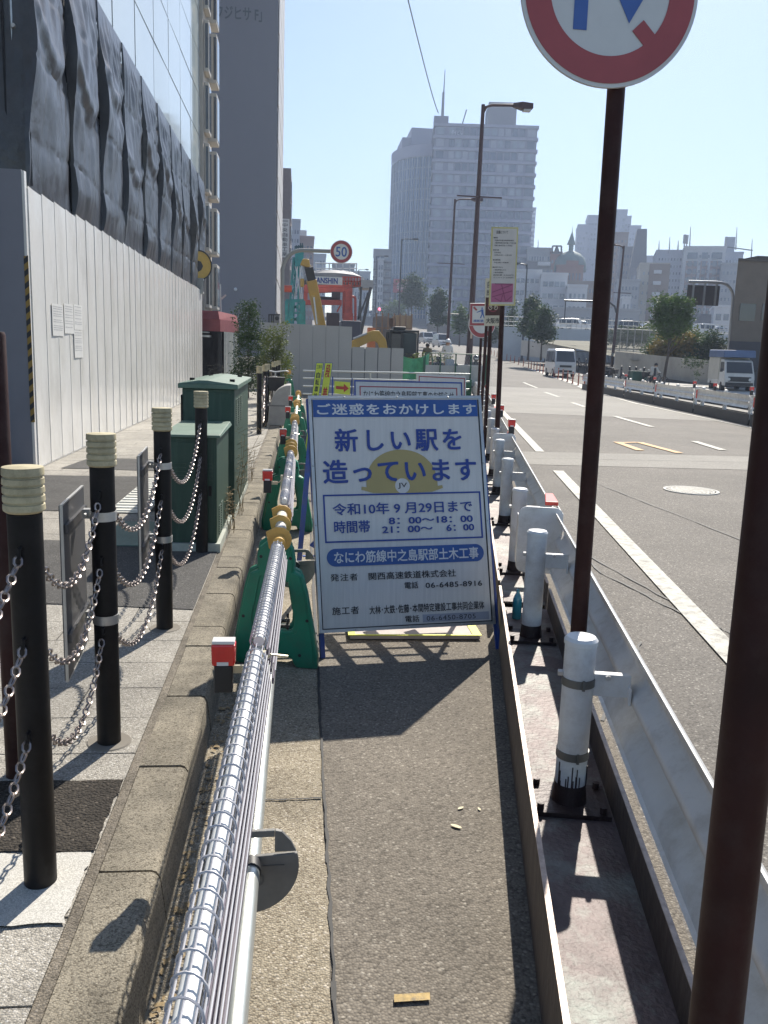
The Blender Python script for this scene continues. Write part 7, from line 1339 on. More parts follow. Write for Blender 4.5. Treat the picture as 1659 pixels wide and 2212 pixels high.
p = Q9(560, 1515, 45.5); hh = 1.42; ob, J, h = person('person in pale top and dark trousers bending over a bicycle on the right pavement', (p.x, 45.5, .13), hh, {'chest': (.03, -.06, .73, .09), 'neck': (.05, -.10, .82, .035), 'head': (.06, -.13, .86, .055), 'crown': (.065, -.145, .91, .058), 'ls': (-.07, -.05, .79, .042), 'rs': (.12, -.06, .79, .042), 'le': (-.06, -.14, .66, .034), 're': (.18, -.14, .66, .034), 'lh': (.02, -.24, .60, .026), 'rh': (.24, -.22, .60, .026)}, bodymat('clothes_pale', (.5, .49, .46), (.02, .02, .025), SK, .5, .83, hh), RAD(25))
mb = MB(); mb.ball((.062 * h, -.12 * h, .90 * h), (.068 * h, .07 * h, .07 * h), 12, 8); mb.ball((.05 * h, -.09 * h, .83 * h), (.05 * h, .045 * h, .07 * h), 10, 6); garment(ob, 'hair', MATS['hair_black'], mb); mb = MB(); face(mb, (.062 * h, -.14 * h, .875 * h), .056 * h); garment(ob, 'face', MATS['skin'], mb)
# brown building at the right edge, highway sign seen from behind
brk = mat('wall_brown_tile', (.15, .125, .10), .75, 0, .1, 3); t = thing('brown_building', 'brown windowed building at the right edge behind the truck', 'building', Q9(1400, 1500, 47)); A = Q9(1378, 345, 47.5); vb_ = Vector((A.x, 47.5, 0)).normalized(); ub_ = Vector((1, 0, 0)); m = MB(); o_ = Vector((A.x, 47.5, 0)); m.hexa([o_ + ub_ * a_ + vb_ * b_ + Vector((0, 0, z_)) for z_ in (0, A.z) for a_, b_ in ((0, 0), (14, 0), (14, 14), (0, 14))]); m.build('wall', brk, t)
for (x0, y0, x1, y1) in ((1380, 755, 1545, 912), (1590, 755, 1760, 912)): a, b = Q9(x0, y1, 47.5), Q9(x1, y0, 47.5); m = MB(); m.box((a.x, 47.46, a.z), (b.x, 47.495, b.z)); m.build('window', dgl, t)
a, b = Q9(1360, 1590, 47.5), Q9(1760, 1120, 47.5); m = MB(); m.box((A.x - .02, 47.40, 0), (a.x + 14, 47.494, b.z)); m.build('dark_plinth', mat('plinth_dark', (.035, .035, .045), .6), t); m = MB(); m.hexa([o_ + Vector((0, -.1, 0)) + ub_ * a_ + vb_ * b_ + Vector((0, 0, z_)) for z_ in (A.z, A.z + .12) for a_, b_ in ((-.05, 0), (14, 0), (14, 14), (-.05, 14))]); m.build('coping', mat('coping_dark', (.08, .07, .06), .7), t); m = MB(); a = Q9(1420, 340, 48); m.box((a.x + 1.4, 49, A.z + .12), (a.x + 3.0, 51, A.z + .5)); m.build('roof_unit', MATS['coping_dark'], t)
Yh_ = 52.0; t = thing('highway_sign', 'back of a dark highway sign hung from a curved grey mast arm', 'highway sign', Q9(1285, 1250, Yh_)); m = MB(); base = Q9(1285, 1260, Yh_); base.z = .13; e0 = Q9(1330, 690, Yh_); pts = [base, e0]; 
for (x_, y_) in ((1322, 640), (1300, 600), (1270, 570), (1220, 553), (1150, 548), (910, 542)): pts.append(Q9(x_, y_, Yh_))
m.tube(pts, .085, 10); m.build('mast_arm', mat('mast_grey', (.36, .37, .38), .45, .4), t)
A, B = Q9(888, 760, Yh_ + .1), Q9(1210, 585, Yh_ + .1); m = MB(); m.box((A.x, Yh_ + .12, A.z), (B.x, Yh_ + .16, B.z)); m.build('sign_panel', mat('sign_back_brown', (.055, .045, .042), .6), t)
for x_ in (945, 1052, 1160): a = Q9(x_, 765, Yh_); b = Q9(x_ + 4, 548, Yh_); m = MB(); m.box((a.x - .05, Yh_ + .02, a.z), (a.x + .05, Yh_ + .115, b.z)); m.build('hanger', MATS['mast_grey'], t)
# street lamps
lampb = mat('lamp_brown', (.075, .04, .04), .45, .1, .2, 2); lampk = mat('lamp_slate', (.06, .065, .075), .45, .1, .15, 2)
def street_lamp(base, topz, arm, lab, m_, r=.10, lean=0.0, banner=True, sgn=1, crossbar=None, hs=1.0):
    t = thing('street_lamp', lab, 'street lamp', base, 'street lamps along the road'); b = Vector(base); tp_ = Vector((b.x + lean, b.y, topz)); m = MB(); m.tube([b, b + Vector((lean * .03, 0, .5)), b.lerp(tp_, .3), tp_], [r * 1.5, r * 1.1, r * .95, r * .6], 12); m.build('pole', m_, t)
    m = MB(); e = tp_ + Vector((sgn * arm, 0, .12 * arm * .3)); m.tube([tp_ + Vector((0, 0, -.35)), tp_ + Vector((sgn * .12, 0, -.08)), tp_ + Vector((sgn * .35, 0, 0)), e], r * .42, 8); m.build('arm', m_, t)
    m = MB(); x0, x1 = e.x, e.x + sgn * .95 * hs; zc = e.z; m.hexa([(x0, b.y - .08, zc - .06), (x0 + sgn * .35, b.y - .18, zc - .14), (x0 + sgn * .35, b.y + .18, zc - .14), (x0, b.y + .08, zc - .06), (x0, b.y - .08, zc + .08), (x0 + sgn * .35, b.y - .16, zc + .12), (x0 + sgn * .35, b.y + .16, zc + .12), (x0, b.y + .08, zc + .08)]); m.hexa([(x0 + sgn * .351, b.y - .18, zc - .14), (x1, b.y - .16, zc - .10), (x1, b.y + .16, zc - .10), (x0 + sgn * .351, b.y + .18, zc - .14), (x0 + sgn * .351, b.y - .16, zc + .12), (x1, b.y - .12, zc + .1), (x1, b.y + .12, zc + .1), (x0 + sgn * .351, b.y + .16, zc + .12)]); hd = m.build('lamp_head', m_, t)
    m = MB(); m.box((min(x0 + sgn * .4, x0 + sgn * .85 * hs), b.y - .13, zc - .2), (max(x0 + sgn * .4, x0 + sgn * .85 * hs), b.y + .13, zc - .13)); m.build('lens', mat('lamp_lens', (.5, .5, .5), .2), hd)
    if crossbar: m = MB(); z_ = crossbar[0]; xx = b.x + lean * (z_ - b.z) / (topz - b.z); m.bar((xx - crossbar[1], b.y - r - .02, z_), (xx + crossbar[2], b.y - r - .02, z_), .05); m.build('banner_bar', m_, t)
    return t
Yl = 36.0; tp_ = at(1044, 226, Yl); cb = at(1000, 498, Yl); cb = at(1025, 426, Yl).z
street_lamp(LAMPB, tp_.z, 1.22, 'tallest brown street lamp, standing on the pale concrete block', lampb, .125, tp_.x - LAMPB[0], True, 1, (cb, .9, .95), .82)
q = LAMPB; m = MB(); sx = lambda z: q[0] + (tp_.x - q[0]) * (z - q[2]) / (tp_.z - q[2]); za, zb = at(1030, 700, Yl).z, at(1030, 660, Yl).z; m.box((sx(za) - .03, Yl - .18, za - .6), (sx(za) + .05, Yl - .155, za + .75)); tag(m.build('sticker_strip', mat('strip_cream', (.55, .42, .33), .6)), 'pale strip sticker on the tall street lamp', 'sticker')
for (xt, yt, xb, yb, Y, al, lb, sg, mm, r, cbp) in ((983, 430, 966, 752, 62, 1.15, 'second brown street lamp left of the tallest one', 1, lampb, .115, (978, 570, 1.1, .9)), (868, 516, 861, 700, 112, 1.3, 'third street lamp in front of the glass tower', 1, lampk, .12, (866, 618, 1, 1)), (814, 553, 811, 690, 150, 1.2, 'fourth street lamp beside the narrow white building', 1, lampk, .12, None), (775, 582, 776, 640, 200, 1.4, 'fifth tiny street lamp against the sky behind the red gantry', 1, lampk, .12, None), (1348, 531, 1319, 816, 66, .7, 'brown street lamp across the street with a signal arm', -1, lampb, .12, (1339, 633, .5, .9)), (1139, 571, 1128, 760, 95, .75, 'slate street lamp behind the tall notice sign', -1, lampk, .12, None)):
    b = at(xb, yb, Y); b.z = max(terr(Y), 0) if Y < 100 else b.z; tp_ = at(xt, yt, Y); street_lamp(b, tp_.z, al * (1.0 if Y > 100 else 1.0), lb, mm, r, tp_.x - b.x, True, sg, (at(cbp[0], cbp[1], Y).z, cbp[2], cbp[3]) if cbp else None, .85)
Y = 66.0; t = thing('signal_arm', 'dark curved arm with a signal mount on the lamp across the street', 'signal arm', at(1330, 660, Y)); m = MB(); m.tube([at(1331, 675, Y), at(1328, 662, Y), at(1318, 654, Y), at(1300, 651.5, Y), at(1219, 649, Y)], .075, 8); m.build('arm', lampk, t); m = MB(); a = at(1222, 651, Y); m.tube([a, a - Vector((0, 0, 1.4))], .04, 6); m.build('drop_rod', lampk, t)
Y = 232.0; p = at(817, 668, Y); t = thing('traffic_signal', 'far traffic signal showing a red light over the ramp', 'traffic signal', (p.x, Y, terr(Y))); m = MB(); m.cyl((p.x - 1.2, Y, terr(Y)), (p.x - 1.2, Y, p.z), .12, 8); m.build('pole', lampk, t); m = MB(); m.box((p.x - 1.2, Y - .1, p.z - .35), (p.x + .9, Y + .1, p.z + .35)); m.build('housing', lampk, t); m = MB(); m.ball((p.x + .3, Y - .15, p.z), .38, 12, 8); m.build('red_lens', mat('signal_red', (.8, .05, .1), .4, emit=((1, .12, .2), 2.5)), t)
Y = 100.; p = at(960, 680, Y)
t = thing('signal_arm', 'pale horizontal sign arm in front of the narrow dark tree', 'signal arm', at(990, 678, 118)); m = MB(); m.cyl(at(962, 677, 118), at(992, 679, 118), .06, 6); m.build('arm', lampk, t); m = MB(); f = Fr(at(961, 677, 118), (1, 0, 0), (0, 0, 1)); m.disc(f, 0, 0, .32, 0, .05, 20); m.build('round_plate', mat('plate_greygreen', (.14, .16, .15), .6), t)
# overhead cable
m = MB(); a, b = at(874, -30, 60), at(947, 244, 300); mid = a.lerp(b, .5) - Vector((0, 0, 1.5)); m.tube([a.lerp(mid, i / 6) * (1 - i / 6) + mid.lerp(b, i / 6) * (i / 6) if False else Vector(((1 - i / 10) ** 2 * a.x + 2 * (1 - i / 10) * (i / 10) * mid.x + (i / 10) ** 2 * b.x, (1 - i / 10) ** 2 * a.y + 2 * (1 - i / 10) * (i / 10) * mid.y + (i / 10) ** 2 * b.y, (1 - i / 10) ** 2 * a.z + 2 * (1 - i / 10) * (i / 10) * mid.z + (i / 10) ** 2 * b.z)) for i in range(11)], [.045 + .012 * i for i in range(11)], 5)
tag(m.build('cable', mat('cable_grey', (.18, .22, .20), .6)), 'thin overhead cable crossing the sky down to the tall tower roof', 'cable')
# ---------------------------------------------------------------- distant buildings
Z6 = lambda x, y: (795 + x * .25, 172.8 + y * .25)
def at_z(x, y, z): d = ray(x, y); return Vector(CO + d * ((z - EYE) / d[2]))
def windows(t, fr, rects, m_, th=.12, name='window', cap=100, frame=None):
    """every window a part of its own; past a hundred on one building the rest is one part"""
    rects = sorted(rects, key=lambda r: -(r[2] - r[0]) * (r[3] - r[1])) if False else rects
    for r in rects[:cap - 1 if len(rects) > cap else cap]:
        m = MB(); m.pan(fr, r[0], r[1], r[2], r[3], -.02, th); m.build(name, m_ if not isinstance(m_, (list, tuple)) else random.choice(m_), t)
    if len(rects) > cap:
        m = MB()
        for r in rects[cap - 1:]: m.pan(fr, r[0], r[1], r[2], r[3], -.02, th)
        tag(m.build(name + '_grid', m_ if not isinstance(m_, (list, tuple)) else m_[0], t), kind='stuff')
win_a = glass_mat('far_glass_slate', (.075, .095, .15), .15); win_b = glass_mat('far_glass_pale', (.22, .25, .30), .2); win_c = mat('far_blind', (.34, .36, .42), .6)
random.seed(77)
twall = mat('tower_lilac', (.215, .225, .30), .75, 0, .05, .05); tband = mat('tower_band', (.31, .32, .40), .7, 0, .05, .1)
C = at(*Z6(580, 372), 300.0); R = at_z(*Z6(1466, 398), C.z); uu = Vector((R.x - C.x, R.y - C.y, 0)); Wt = uu.length; uu.normalize(); bk_ = Vector((-uu.y, uu.x, 0)); gz_ = 10.0; Ht = C.z - gz_
t = thing('office_tower', 'tall pale lilac office tower with banded floors and rows of windows', 'office tower', (C.x, C.y, gz_))
def obox(m, o, u_, v_, a0, a1, b0, b1, z0, z1): m.hexa([o + u_ * a + v_ * b + Vector((0, 0, z - o.z)) for z in (z0, z1) for a, b in ((a0, b0), (a1, b0), (a1, b1), (a0, b1))])
m = MB(); obox(m, C, uu, bk_, 0, Wt, 0, 42, gz_, C.z); m.build('wall', twall, t)
fh = 93 * .25 / 1850 * (C.y * .99); nf = int(Ht / fh)
f = Fr((C.x, C.y, gz_), uu, (0, 0, 1)); rects = []; fs_ = Fr(Vector((C.x, C.y, gz_)) + bk_ * 42, -bk_, (0, 0, 1))
for k in range(nf + 1):
    zt_ = C.z - k * fh
    if zt_ < gz_ + 1: break
    m = MB(); obox(m, C, uu, bk_, -.45, Wt + .45, -.45, 42.4, zt_ - .95, zt_); m.build('floor_band', tband, t)
    z0 = zt_ - fh + .25 - gz_; z1 = zt_ - 1.15 - gz_
    rects.append((.6, z0, 3.2, z1))
    for i in range(11):
        a = 4.9 + i * (Wt - 8.4) / 11; rects.append((a, z0, a + 1.75, z1))
    rects.append((Wt - 3.2, z0, Wt - .5, z1))
windows(t, f, rects, [win_a, win_a, win_b, win_b, win_c], .12)
for k in range(0, nf):
    zt_ = C.z - k * fh; z0 = zt_ - fh + .1 - gz_; m = MB(); m.pan(fs_, .5, z0, 41, zt_ - 1.0 - gz_, -.02, .1); m.build('side_glazing', win_a, t)
m = MB(); obox(m, C, uu, bk_, -.4, 4.4, .5, 8, C.z, C.z + 2.4); m.build('roof_block', twall, t); a = at(*Z6(1040, 380), C.y).x; o1 = (at_z(*Z6(1040, 378), C.z) - C).dot(uu); o2 = (at_z(*Z6(1282, 386), C.z) - C).dot(uu); m = MB(); obox(m, C, uu, bk_, o1, o2, .6, 14, C.z, C.z + 7.2); m.build('roof_plant_room', mat('plant_room', (.22, .225, .26), .75), t)
pb = C + uu * 2.4 + bk_ * 3 + Vector((0, 0, 2.4)); m = MB(); m.tube([pb, pb + Vector((0, 0, 8)), pb + Vector((.1, 0, 8.2)), pb + Vector((.2, 0, 15))], [.5, .4, .2, .1], 8); m.build('mast', mat('mast_slate', (.2, .22, .26), .6), t); m = MB(); q = C + uu * 9 + bk_ * 2; m.bar(q, q + Vector((1.3, 0, 5)), .35); m.build('roof_crane', MATS['mast_slate'], t)
f2_ = Fr((C.x, C.y, gz_), uu, (0, 0, 1)); m = MB(); text(m, f2_, 'ダイビル', Wt * .16, Ht - 3.6, Wt * .27, Ht - 2.0, .3, .01); m.build('lettering', mat('letters_pale', (.6, .62, .68), .6), t)
# curved glass tower at its left
t = thing('glass_tower', 'tall glass tower with a curved front left of the banded office tower', 'office tower', (C.x - 20, 325, gz_)); Yg2 = 330.
L0 = at(*Z6(218, 650), Yg2); L1 = at(*Z6(520, 560), Yg2 - 12); zt1 = at(*Z6(430, 575), Yg2 - 10).z; cx_, cy_ = L1.x + 4, Yg2 + 16; pts = []; N = 22
for i in range(N + 1):
    s = i / N; a = s * math.pi / 2; pts.append(Vector((L0.x + (L1.x + 3 - L0.x) * (1 - math.cos(a)) ** 1.0, Yg2 + 4 - 20 * math.sin(a), 0)))
cg = glass_mat('tower_glass', (.08, .14, .25), .08, .3, .05); cgp = [cg, glass_mat('tower_glass_pale', (.22, .29, .36), .1, .2, .05)]
m = MB(); vs = [(p.x, p.y, z) for p in pts for z in (gz_, zt1 - 4.2)] + [(pts[-1].x + 2, pts[0].y + 25, gz_), (pts[-1].x + 2, pts[0].y + 25, zt1 - 4.2), (pts[0].x * 1.085 + 1, pts[0].y + 25, gz_), (pts[0].x * 1.085 + 1, pts[0].y + 25, zt1 - 4.2)]; K = len(vs) // 2
m.add(vs, [(2 * i, 2 * ((i + 1) % K), 2 * ((i + 1) % K) + 1, 2 * i + 1) for i in range(K)], False); m.build('glass_wall', cg, t)
mul2 = mat('tower_mullion', (.26, .29, .33), .5, .2); mulp = mat('tower_fin', (.46, .5, .55), .5)
for i in range(0, N + 1):
    m = MB(); p = pts[i]; m.box((p.x - .16, p.y - .3, gz_), (p.x + .16, p.y + .1, zt1 - 4.2)); m.build('fin', mulp if i % 2 else mul2, t)
for k in range(20):
    z = zt1 - 4.2 - 3.6 * k
    if z < gz_: break
    m = MB()
    for p, q in zip(pts, pts[1:]): m.bar((p.x, p.y - .08, z), (q.x, q.y - .08, z), .18, .3)
    m.build('floor_line', mul2, t)
m = MB(); vs = []
for z, o in ((zt1 - 4.2, -.5), (zt1 - .2, -.5), (zt1 - .2, 1.0)): vs += [(p.x + o * .6, p.y + o, z) for p in pts]
n = N + 1; m.add(vs, [(i * n + k, i * n + k + 1, (i + 1) * n + k + 1, (i + 1) * n + k) for i in range(2) for k in range(N)]); m.build('cornice', tband, t)
m = MB(); a, b = at(*Z6(362, 520), Yg2), at(*Z6(560, 445), Yg2); m.box((a.x, Yg2 - 4, zt1 - 6), (b.x, Yg2 + 15, b.z)); a2, b2 = at(*Z6(290, 560), Yg2), at(*Z6(365, 510), Yg2); m.box((a2.x, Yg2 - 2, zt1 - 6), (b2.x, Yg2 + 15, b2.z)); m.build('roof_block', tband, t)
m = MB(); a = at(*Z6(240, 640), Yg2)
def block(name, lab, x0, x1, yt, Y, depth, m_, z0=None, yaw=0.0, roof=None, cat='building'):
    """a building whose front stands at distance Y; returns thing, front frame, width, height"""
    A, B = at(x0, yt, Y), at(x1, yt, Y); z0 = terr(Y) - 1 if z0 is None else z0; H = A.z - z0; yaw = yaw - math.atan2((A.x + B.x) / 2, Y) * .85; u_ = Vector((math.cos(yaw), math.sin(yaw), 0)); v_ = Vector((-u_.y, u_.x, 0)); d_ = Vector((B.x, B.y, 0)).normalized(); nn = Vector((-d_.y, d_.x, 0)); w = -nn.dot(Vector((A.x, A.y, 0))) / nn.dot(u_)
    t = thing(name, lab, cat, (A.x, Y, z0)); o = Vector((A.x, Y, z0)); m = MB(); obox(m, o, u_, v_, 0, w, 0, depth, z0, z0 + H); m.build('wall', m_, t)
    m = MB(); obox(m, o, u_, v_, -.15, w + .15, -.15, depth + .15, z0 + H, z0 + H + .5); m.build('roof_edge', roof or m_, t)
    return t, Fr(o, u_, (0, 0, 1)), w, H
def grid(w, H, cols, rows, fw=.55, fh_=.5, x0=.06, top=.05, bot=.05):
    R_ = []
    for r in range(rows):
        for c in range(cols):
            cw = w * (1 - 2 * x0) / cols; ch = H * (1 - top - bot) / rows; a = w * x0 + cw * c + cw * (1 - fw) / 2; b = H * (1 - top) - ch * (r + 1) + ch * (1 - fh_) / 2; R_.append((a, b, a + cw * fw, b + ch * fh_))
    return R_
DX = lambda zx: 1106 + zx * .3334
DY = lambda zy: 414.8 + zy * .3334
wpale = mat('far_white', (.50, .51, .53), .8, 0, .06, .08); wgrey = mat('far_grey', (.30, .31, .33), .8, 0, .06, .08); wbei = mat('far_beige', (.40, .37, .32), .8, 0, .06, .08); wbrn = mat('far_brown', (.20, .15, .125), .8, 0, .08, .08); wred = mat('far_brick', (.25, .12, .09), .8, 0, .08, .1); wdark = mat('far_slate', (.13, .135, .155), .8, 0, .06, .08); wblue = mat('far_blue', (.33, .36, .43), .8, 0, .05, .05); copper = mat('far_copper', (.15, .21, .19), .7, 0, .12, .2); wpink = mat('far_pink', (.30, .22, .21), .8, 0, .06, .1)
def std(name, lab, xa_, xb_, yt, Y, d, m_, cols, rows, fw=.55, fh_=.5, wm=None, yaw=0.0, band=None, **k):
    t, f, w, H = block(name, lab, xa_, xb_, yt, Y, d, m_, None, yaw); windows(t, f, grid(w, H, cols, rows, fw, fh_, **k), wm or [win_a, win_a, win_b], .08)
    if band:
        for r in range(1, rows): zz = H * .95 - H * .9 / rows * r; m = MB(); m.pan(f, -.1, zz - .2, w + .1, zz + .15, -.1, .35); m.build('floor_band', band, t)
    return t, f, w, H
# left skyline beyond the signed building
std('far_building', 'blue grey block just right of the vertical name sign', 628, 648, 478, 180, 14, wblue, 3, 12, .5, .4); std('far_building', 'pale narrow block stepping down behind the teal rig', 646, 661, 502, 200, 12, wpale, 2, 10); std('far_building', 'mauve grey block right of the teal rig mast', 646, 678, 514, 190, 14, wpink, 4, 10, .5, .4); std('far_building', 'small pale block below the speed sign, left', 676, 704, 551, 260, 14, wblue, 4, 8); std('far_building', 'small grey block below the speed sign, right', 718, 766, 571, 270, 16, wgrey, 6, 6, .7, .4); std('far_building', 'low pale block left of the narrow white building', 764, 800, 588, 320, 16, wpale, 5, 3)
std('far_building', 'narrow white building with vertical sign and dark windows left of the glass tower', 808, 846, 541, 255, 20, wgrey, 3, 9, .7, .5, band=wdark); t, f, w, H = block('far_building', 'slim pale stair block beside the narrow white building', 817, 829, 562, 252, 4, wpale); windows(t, f, grid(w, H, 2, 8, .6, .6), win_a)
m = MB(); f = Fr(at(849, 632, 250), (1, 0, 0), (0, 0, 1)); ww_ = at(889, 632, 250).x - f.o.x; hh_ = at(849, 602, 250).z - f.o.z; t = thing('billboard', 'dull red billboard at the foot of the glass tower', 'billboard', f.o); m.pan(f, 0, 0, ww_, hh_, -.3, 0); m.build('panel', mat('billboard_red', (.40, .06, .07), .6), t); m = MB(); m.poly(f, pill(ww_ * .2, hh_ * .2, ww_ * .85, hh_ * .75, hh_ * .2), .01, .05); m.build('pale_oval', mat('billboard_pale', (.55, .35, .35), .6), t); m = MB(); m.box((f.o.x + .4, 250.2, terr(250) - 1), (f.o.x + .9, 250.7, f.o.z)); m.box((f.o.x + ww_ - .9, 250.2, terr(250) - 1), (f.o.x + ww_ - .4, 250.7, f.o.z)); m.build('post', lampk, t)
std('far_building', 'low white building with a few dark windows behind the street trees', 925, 978, 626, 245, 14, wpale, 4, 5, .5, .35)
std('striped_tower', 'slim blue and white striped tower just right of the office tower', 1138, 1158, 450, 430, 16, wblue, 1, 26, .96, .5, mat('stripe_white', (.60, .63, .68), .7), top=.01, bot=.01, x0=.01)
std('far_building', 'grey flat roofed building right of the banded office tower', DX(100), DX(258), DY(368), 290, 18, wgrey, 8, 6, .6, .4)
t, f, w, H = std('far_building', 'slate building with pale roof ledge below the grey flat roofed one', DX(95), DX(255), DY(455), 262, 12, wdark, 6, 6, .7, .35); m = MB(); m.pan(f, w * .45, H - 1.0, w * .95, H + .1, .0, 1.6); m.build('roof_ledge', wpale, t)
Yb = 285; t = thing('roof_frame', 'open steel billboard frame on the brick red building', 'roof frame', Q8(260, 392, Yb)); m = MB(); p00, p10, p01, p11 = Q8(260, 395, Yb), Q8(320, 395, Yb), Q8(263, 350, Yb), Q8(320, 350, Yb)
for a, b in ((p00, p01), (p10, p11), (p01, p11), (p00, p10), (Q8(290, 395, Yb), Q8(290, 350, Yb)), (Q8(275, 395, Yb), Q8(290, 350, Yb)), (Q8(305, 395, Yb), Q8(290, 350, Yb))): m.bar(a, b, .45)
m.build('frame', lampk, t)
std('far_building', 'brick red building under the open billboard frame', DX(250), DX(325), DY(395), 286, 14, wred, 3, 7, .5, .35)
t, f, w, H = block('domed_hall', 'brick red hall with a green copper dome and little spire', DX(290), DX(465), DY(480), 280, 30, wred); windows(t, f, grid(w, H, 7, 4, .4, .5), win_a); o = f.p(w * .52, H, -7); m = MB(); m.lathe(o, [(5.4, -1), (5.3, 1.2), (4.6, 3.2), (3.1, 4.7), (1.2, 5.5), (.9, 5.6)], 28); m.build('dome', copper, t); m = MB(); m.lathe(o, [(.8, 5.4), (.8, 7.6)], 8); m.lathe(o, [(1.5, 7.6), (.8, 9.4), (.12, 11.6), (.04, 13.5)], 8); m.build('spire', copper, t)
m = MB(); m.pan(f, w * .35, H, w * .8, H + 1.8, -5, .2); m.build('gable', wred, t)
std('far_building', 'white building with long window bands behind the lamp and notice sign', DX(15), DX(192), DY(512), 215, 16, wpale, 5, 5, .75, .35); std('far_building', 'white building with balconies and a row of small roof windows', DX(192), DX(362), DY(534), 205, 16, wpale, 4, 5, .8, .42)
std('far_building', 'wide brown building roof behind the small beige block', DX(360), DX(640), DY(585), 260, 16, wbrn, 12, 4, .5, .35)
std('far_building', 'pale beige block with scattered windows right of the balcony building', DX(360), DX(490), DY(612), 198, 14, wpale, 4, 4, .5, .35)
# twin apartment slabs
std('apartment_tower', 'pale blue apartment tower with balconies, left wing of the tall group', DX(428), DX(500), DY(215), 450, 22, wblue, 4, 18, .7, .45, [win_b, win_c]); std('apartment_tower', 'pale blue apartment tower, upper left stage of the tall group', DX(490), DX(600), DY(155), 452, 22, wblue, 5, 20, .6, .4, [win_b, win_c]); std('apartment_tower', 'pale blue apartment tower, highest central stage of the tall group', DX(590), DX(750), DY(118), 455, 22, wblue, 6, 16, .6, .35, [win_b, win_c]); std('apartment_tower', 'pale blue apartment tower, right middle stage of the tall group', DX(735), DX(775), DY(160), 451, 20, wblue, 2, 20, .6, .4, [win_b, win_c]); std('apartment_tower', 'pale blue apartment tower, low right wing of the tall group', DX(760), DX(838), DY(222), 448, 20, wblue, 4, 18, .6, .4, [win_b, win_c])
std('far_building', 'dull brown slab in front of the pale blue towers', DX(640), DX(756), DY(268), 330, 16, wbrn, 5, 14, .4, .35); std('far_building', 'dark slate building with a sloping top right of the tall lamp', DX(700), DX(812), DY(362), 300, 14, wdark, 5, 9, .5, .35); t, f, w, H = std('far_building', 'dark slate building with a mansard roof beside the beige block', DX(765), DX(870), DY(500), 282, 14, wdark, 5, 6, .5, .35); m = MB(); o = f.o; m.hexa([f.p(0, H + .5, 0), f.p(w, H + .5, 0), f.p(w, H + .5, -12), f.p(0, H + .5, -12), f.p(w * .28, H + 13, -2), f.p(w * .86, H + 13, -2), f.p(w * .86, H + 13, -10), f.p(w * .28, H + 13, -10)]); m.build('mansard_roof', mat('roof_slate', (.10, .105, .12), .7), t)
std('far_building', 'grey low building behind the right lamp with a white roof box', DX(680), DX(830), DY(575), 225, 14, wgrey, 6, 6, .5, .4); std('far_building', 'pale lower block with few windows behind the bank', DX(715), DX(770), DY(690), 190, 10, wpale, 2, 4, .4, .4)
t, f, w, H = std('far_building', 'cream sided brown block with a central balcony column', DX(832), DX(1022), DY(470), 225, 18, wbei, 5, 7, .35, .3); m = MB(); m.pan(f, w * .32, 0, w * 1.02, H + .2, 0, .4); m.build('brown_front', wbrn, t)
for k in range(6): m = MB(); m.pan(f, w * .48, H * .88 - k * H * .145, w * .74, H * .88 - k * H * .145 + .9, .4, 1.3); m.build('balcony', wpale, t)
t, f, w, H = std('apartment_block', 'large pale apartment block with brick panels and roof aerials', DX(1118), DX(1388), DY(362), 240, 26, wpale, 9, 11, .55, .35); 
for a0, a1 in ((.07, .35), (.42, .60), (.66, .93)): m = MB(); m.pan(f, w * a0, 2, w * a1, H * .86, .0, .07); m.build('brick_panel', wpink, t)
for k in range(9):
    for a0 in (.12, .25, .46, .72, .84): m = MB(); m.pan(f, w * a0, H * .80 - k * H * .086, w * (a0 + .09), H * .80 - k * H * .086 + 1.5, .08, .2); m.build('window_bay', win_a, t)
for r_ in ((.09, .88, .33, .95), (.44, .88, .58, .95), (.67, .88, .92, .95)): m = MB(); m.pan(f, w * r_[0], H * r_[1], w * r_[2], H * r_[3], .08, .2); m.build('top_window', win_a, t)
t2, f2_, w2, H2 = std('apartment_block', 'pale left wing of the large apartment block, seen at an angle', DX(938), DX(1120), DY(385), 252, 20, wblue, 8, 11, .4, .35)
t3, f3_, w3, H3 = std('far_building', 'pale building with balconies at the right behind the apartment block', DX(1380), DX(1500), DY(398), 262, 20, wblue, 5, 9, .6, .4); m = MB(); m.pan(f3_, 0, H3, w3 * .5, H3 + 5, -8, -1); m.build('roof_block', wblue, t3); m = MB(); m.bar(f3_.p(w3 * .1, H3 + 2, -1), f3_.p(w3 * 1.5, H3 + 1, -1), .3); m.build('roof_rail', lampk, t3)
std('far_building', 'pale grey building behind the highway sign at the right', DX(1360), DX(1470), DY(470), 230, 14, wgrey, 4, 8, .5, .35); std('far_building', 'low white building with two rows of dark windows under the highway sign', DX(1312), DX(1425), DY(748), 175, 14, wpale, 2, 3, .7, .45)
std('far_building', 'long low slate building behind the parked cars', DX(1020), DX(1330), DY(800), 185, 12, wdark, 10, 2, .6, .4); std('far_building', 'long low grey building behind the left parked cars', DX(270), DX(830), DY(760), 178, 10, wgrey, 14, 2, .6, .4)
al = mat('aerial_grey', (.3, .31, .34), .6)
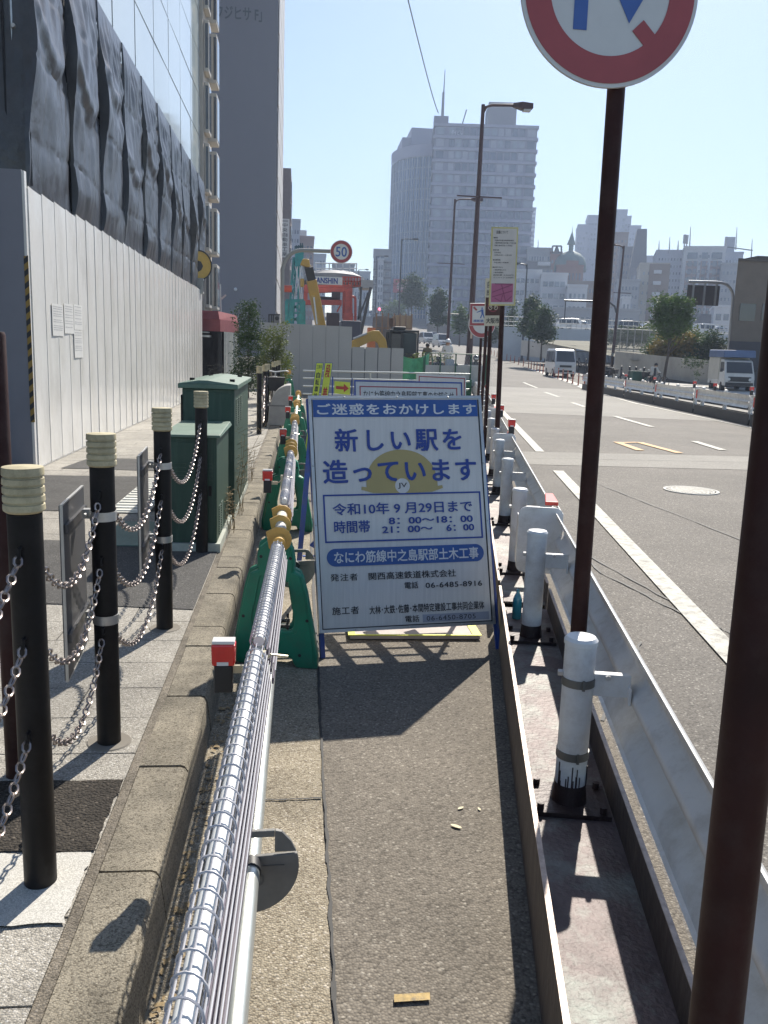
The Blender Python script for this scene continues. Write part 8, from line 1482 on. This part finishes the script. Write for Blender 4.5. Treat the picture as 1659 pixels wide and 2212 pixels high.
for (x_, yb, yt, Y, lb) in ((1150, 355, 225, 245, 'tall thin aerial on the apartment block roof, central'), (1115, 358, 282, 245, 'aerial with thick heads on the apartment block roof, left of the tall one'), (1130, 358, 285, 245, 'slim aerial on the apartment block roof close to the thick headed one'), (1018, 380, 292, 250, 'aerial on the left wing of the apartment block'), (950, 388, 315, 250, 'aerial at the left end of the apartment block roof'), (1075, 365, 312, 245, 'short aerial left of the cluster on the apartment block'), (1385, 360, 300, 245, 'short thick aerial at the right end of the apartment block'), (1450, 360, 228, 262, 'tall thin aerial on the pale building right of the apartment block'), (1550, 420, 305, 262, 'far right thin aerial against the sky'), (167, 368, 310, 290, 'thin aerial on the grey flat roofed building')):
    t = thing('roof_aerial', lb, 'aerial', Q8(x_, yb, Y), 'aerials on the roofs'); a, b = Q8(x_, yb + 14, Y), Q8(x_ + (yb - yt) * .06, yt, Y); m = MB(); m.tube([a, a.lerp(b, .5), b], [.22, .16, .08], 5); m.build('rod', al, t)
    if 'thick' in lb: m = MB(); q = a.lerp(b, .75); m.cyl(q - Vector((0, 0, 1.2)), q + Vector((0, 0, 1.2)), .45, 6); m.build('head', al, t)
# filler ridge of low roofs behind the right skyline gaps
std('far_building', 'hazy low block between the apartment towers and the mansard roof', DX(820), DX(940), DY(418), 420, 20, wblue, 6, 6, .5, .4)
# street level wall at the far side of the road, below the towers
m = MB(); A, B = at(968, 705, 150), at(1110, 712, 128); wall_run('boundary_wall', 'long grey wall along the far side of the road below the tower', [(Vector((A.x, 175, terr(175))), at(968, 700, 175).z), (Vector((at(1110, 700, 150).x, 150, terr(150))), at(1110, 704, 150).z), (Vector((at(1220, 715, 125).x, 125, terr(125))), at(1220, 718, 125).z)], .4, mat('wall_far_grey', (.24, .23, .22), .8, 0, .15, .3, streak=(1, 1, .3)))
# ---------------------------------------------------------------- city air
m = MB(); m.box((-260, -60, -3.2), (760, 760, 135)); hz_ = m.build('haze'); tag(hz_, 'thin bluish city haze filling the street', 'haze', None, 'stuff')
hm = bpy.data.materials.new('haze'); hm.use_nodes = True; n = hm.node_tree; n.nodes.remove(n.nodes['Principled BSDF']); pv = n.nodes.new('ShaderNodeVolumePrincipled'); pv.inputs['Color'].default_value = (.66, .78, 1.0, 1); pv.inputs['Density'].default_value = .00092; pv.inputs['Anisotropy'].default_value = .1; n.links.new(pv.outputs[0], n.nodes['Material Output'].inputs['Volume']); hz_.data.materials.append(hm); hz_.display_type = 'WIRE'
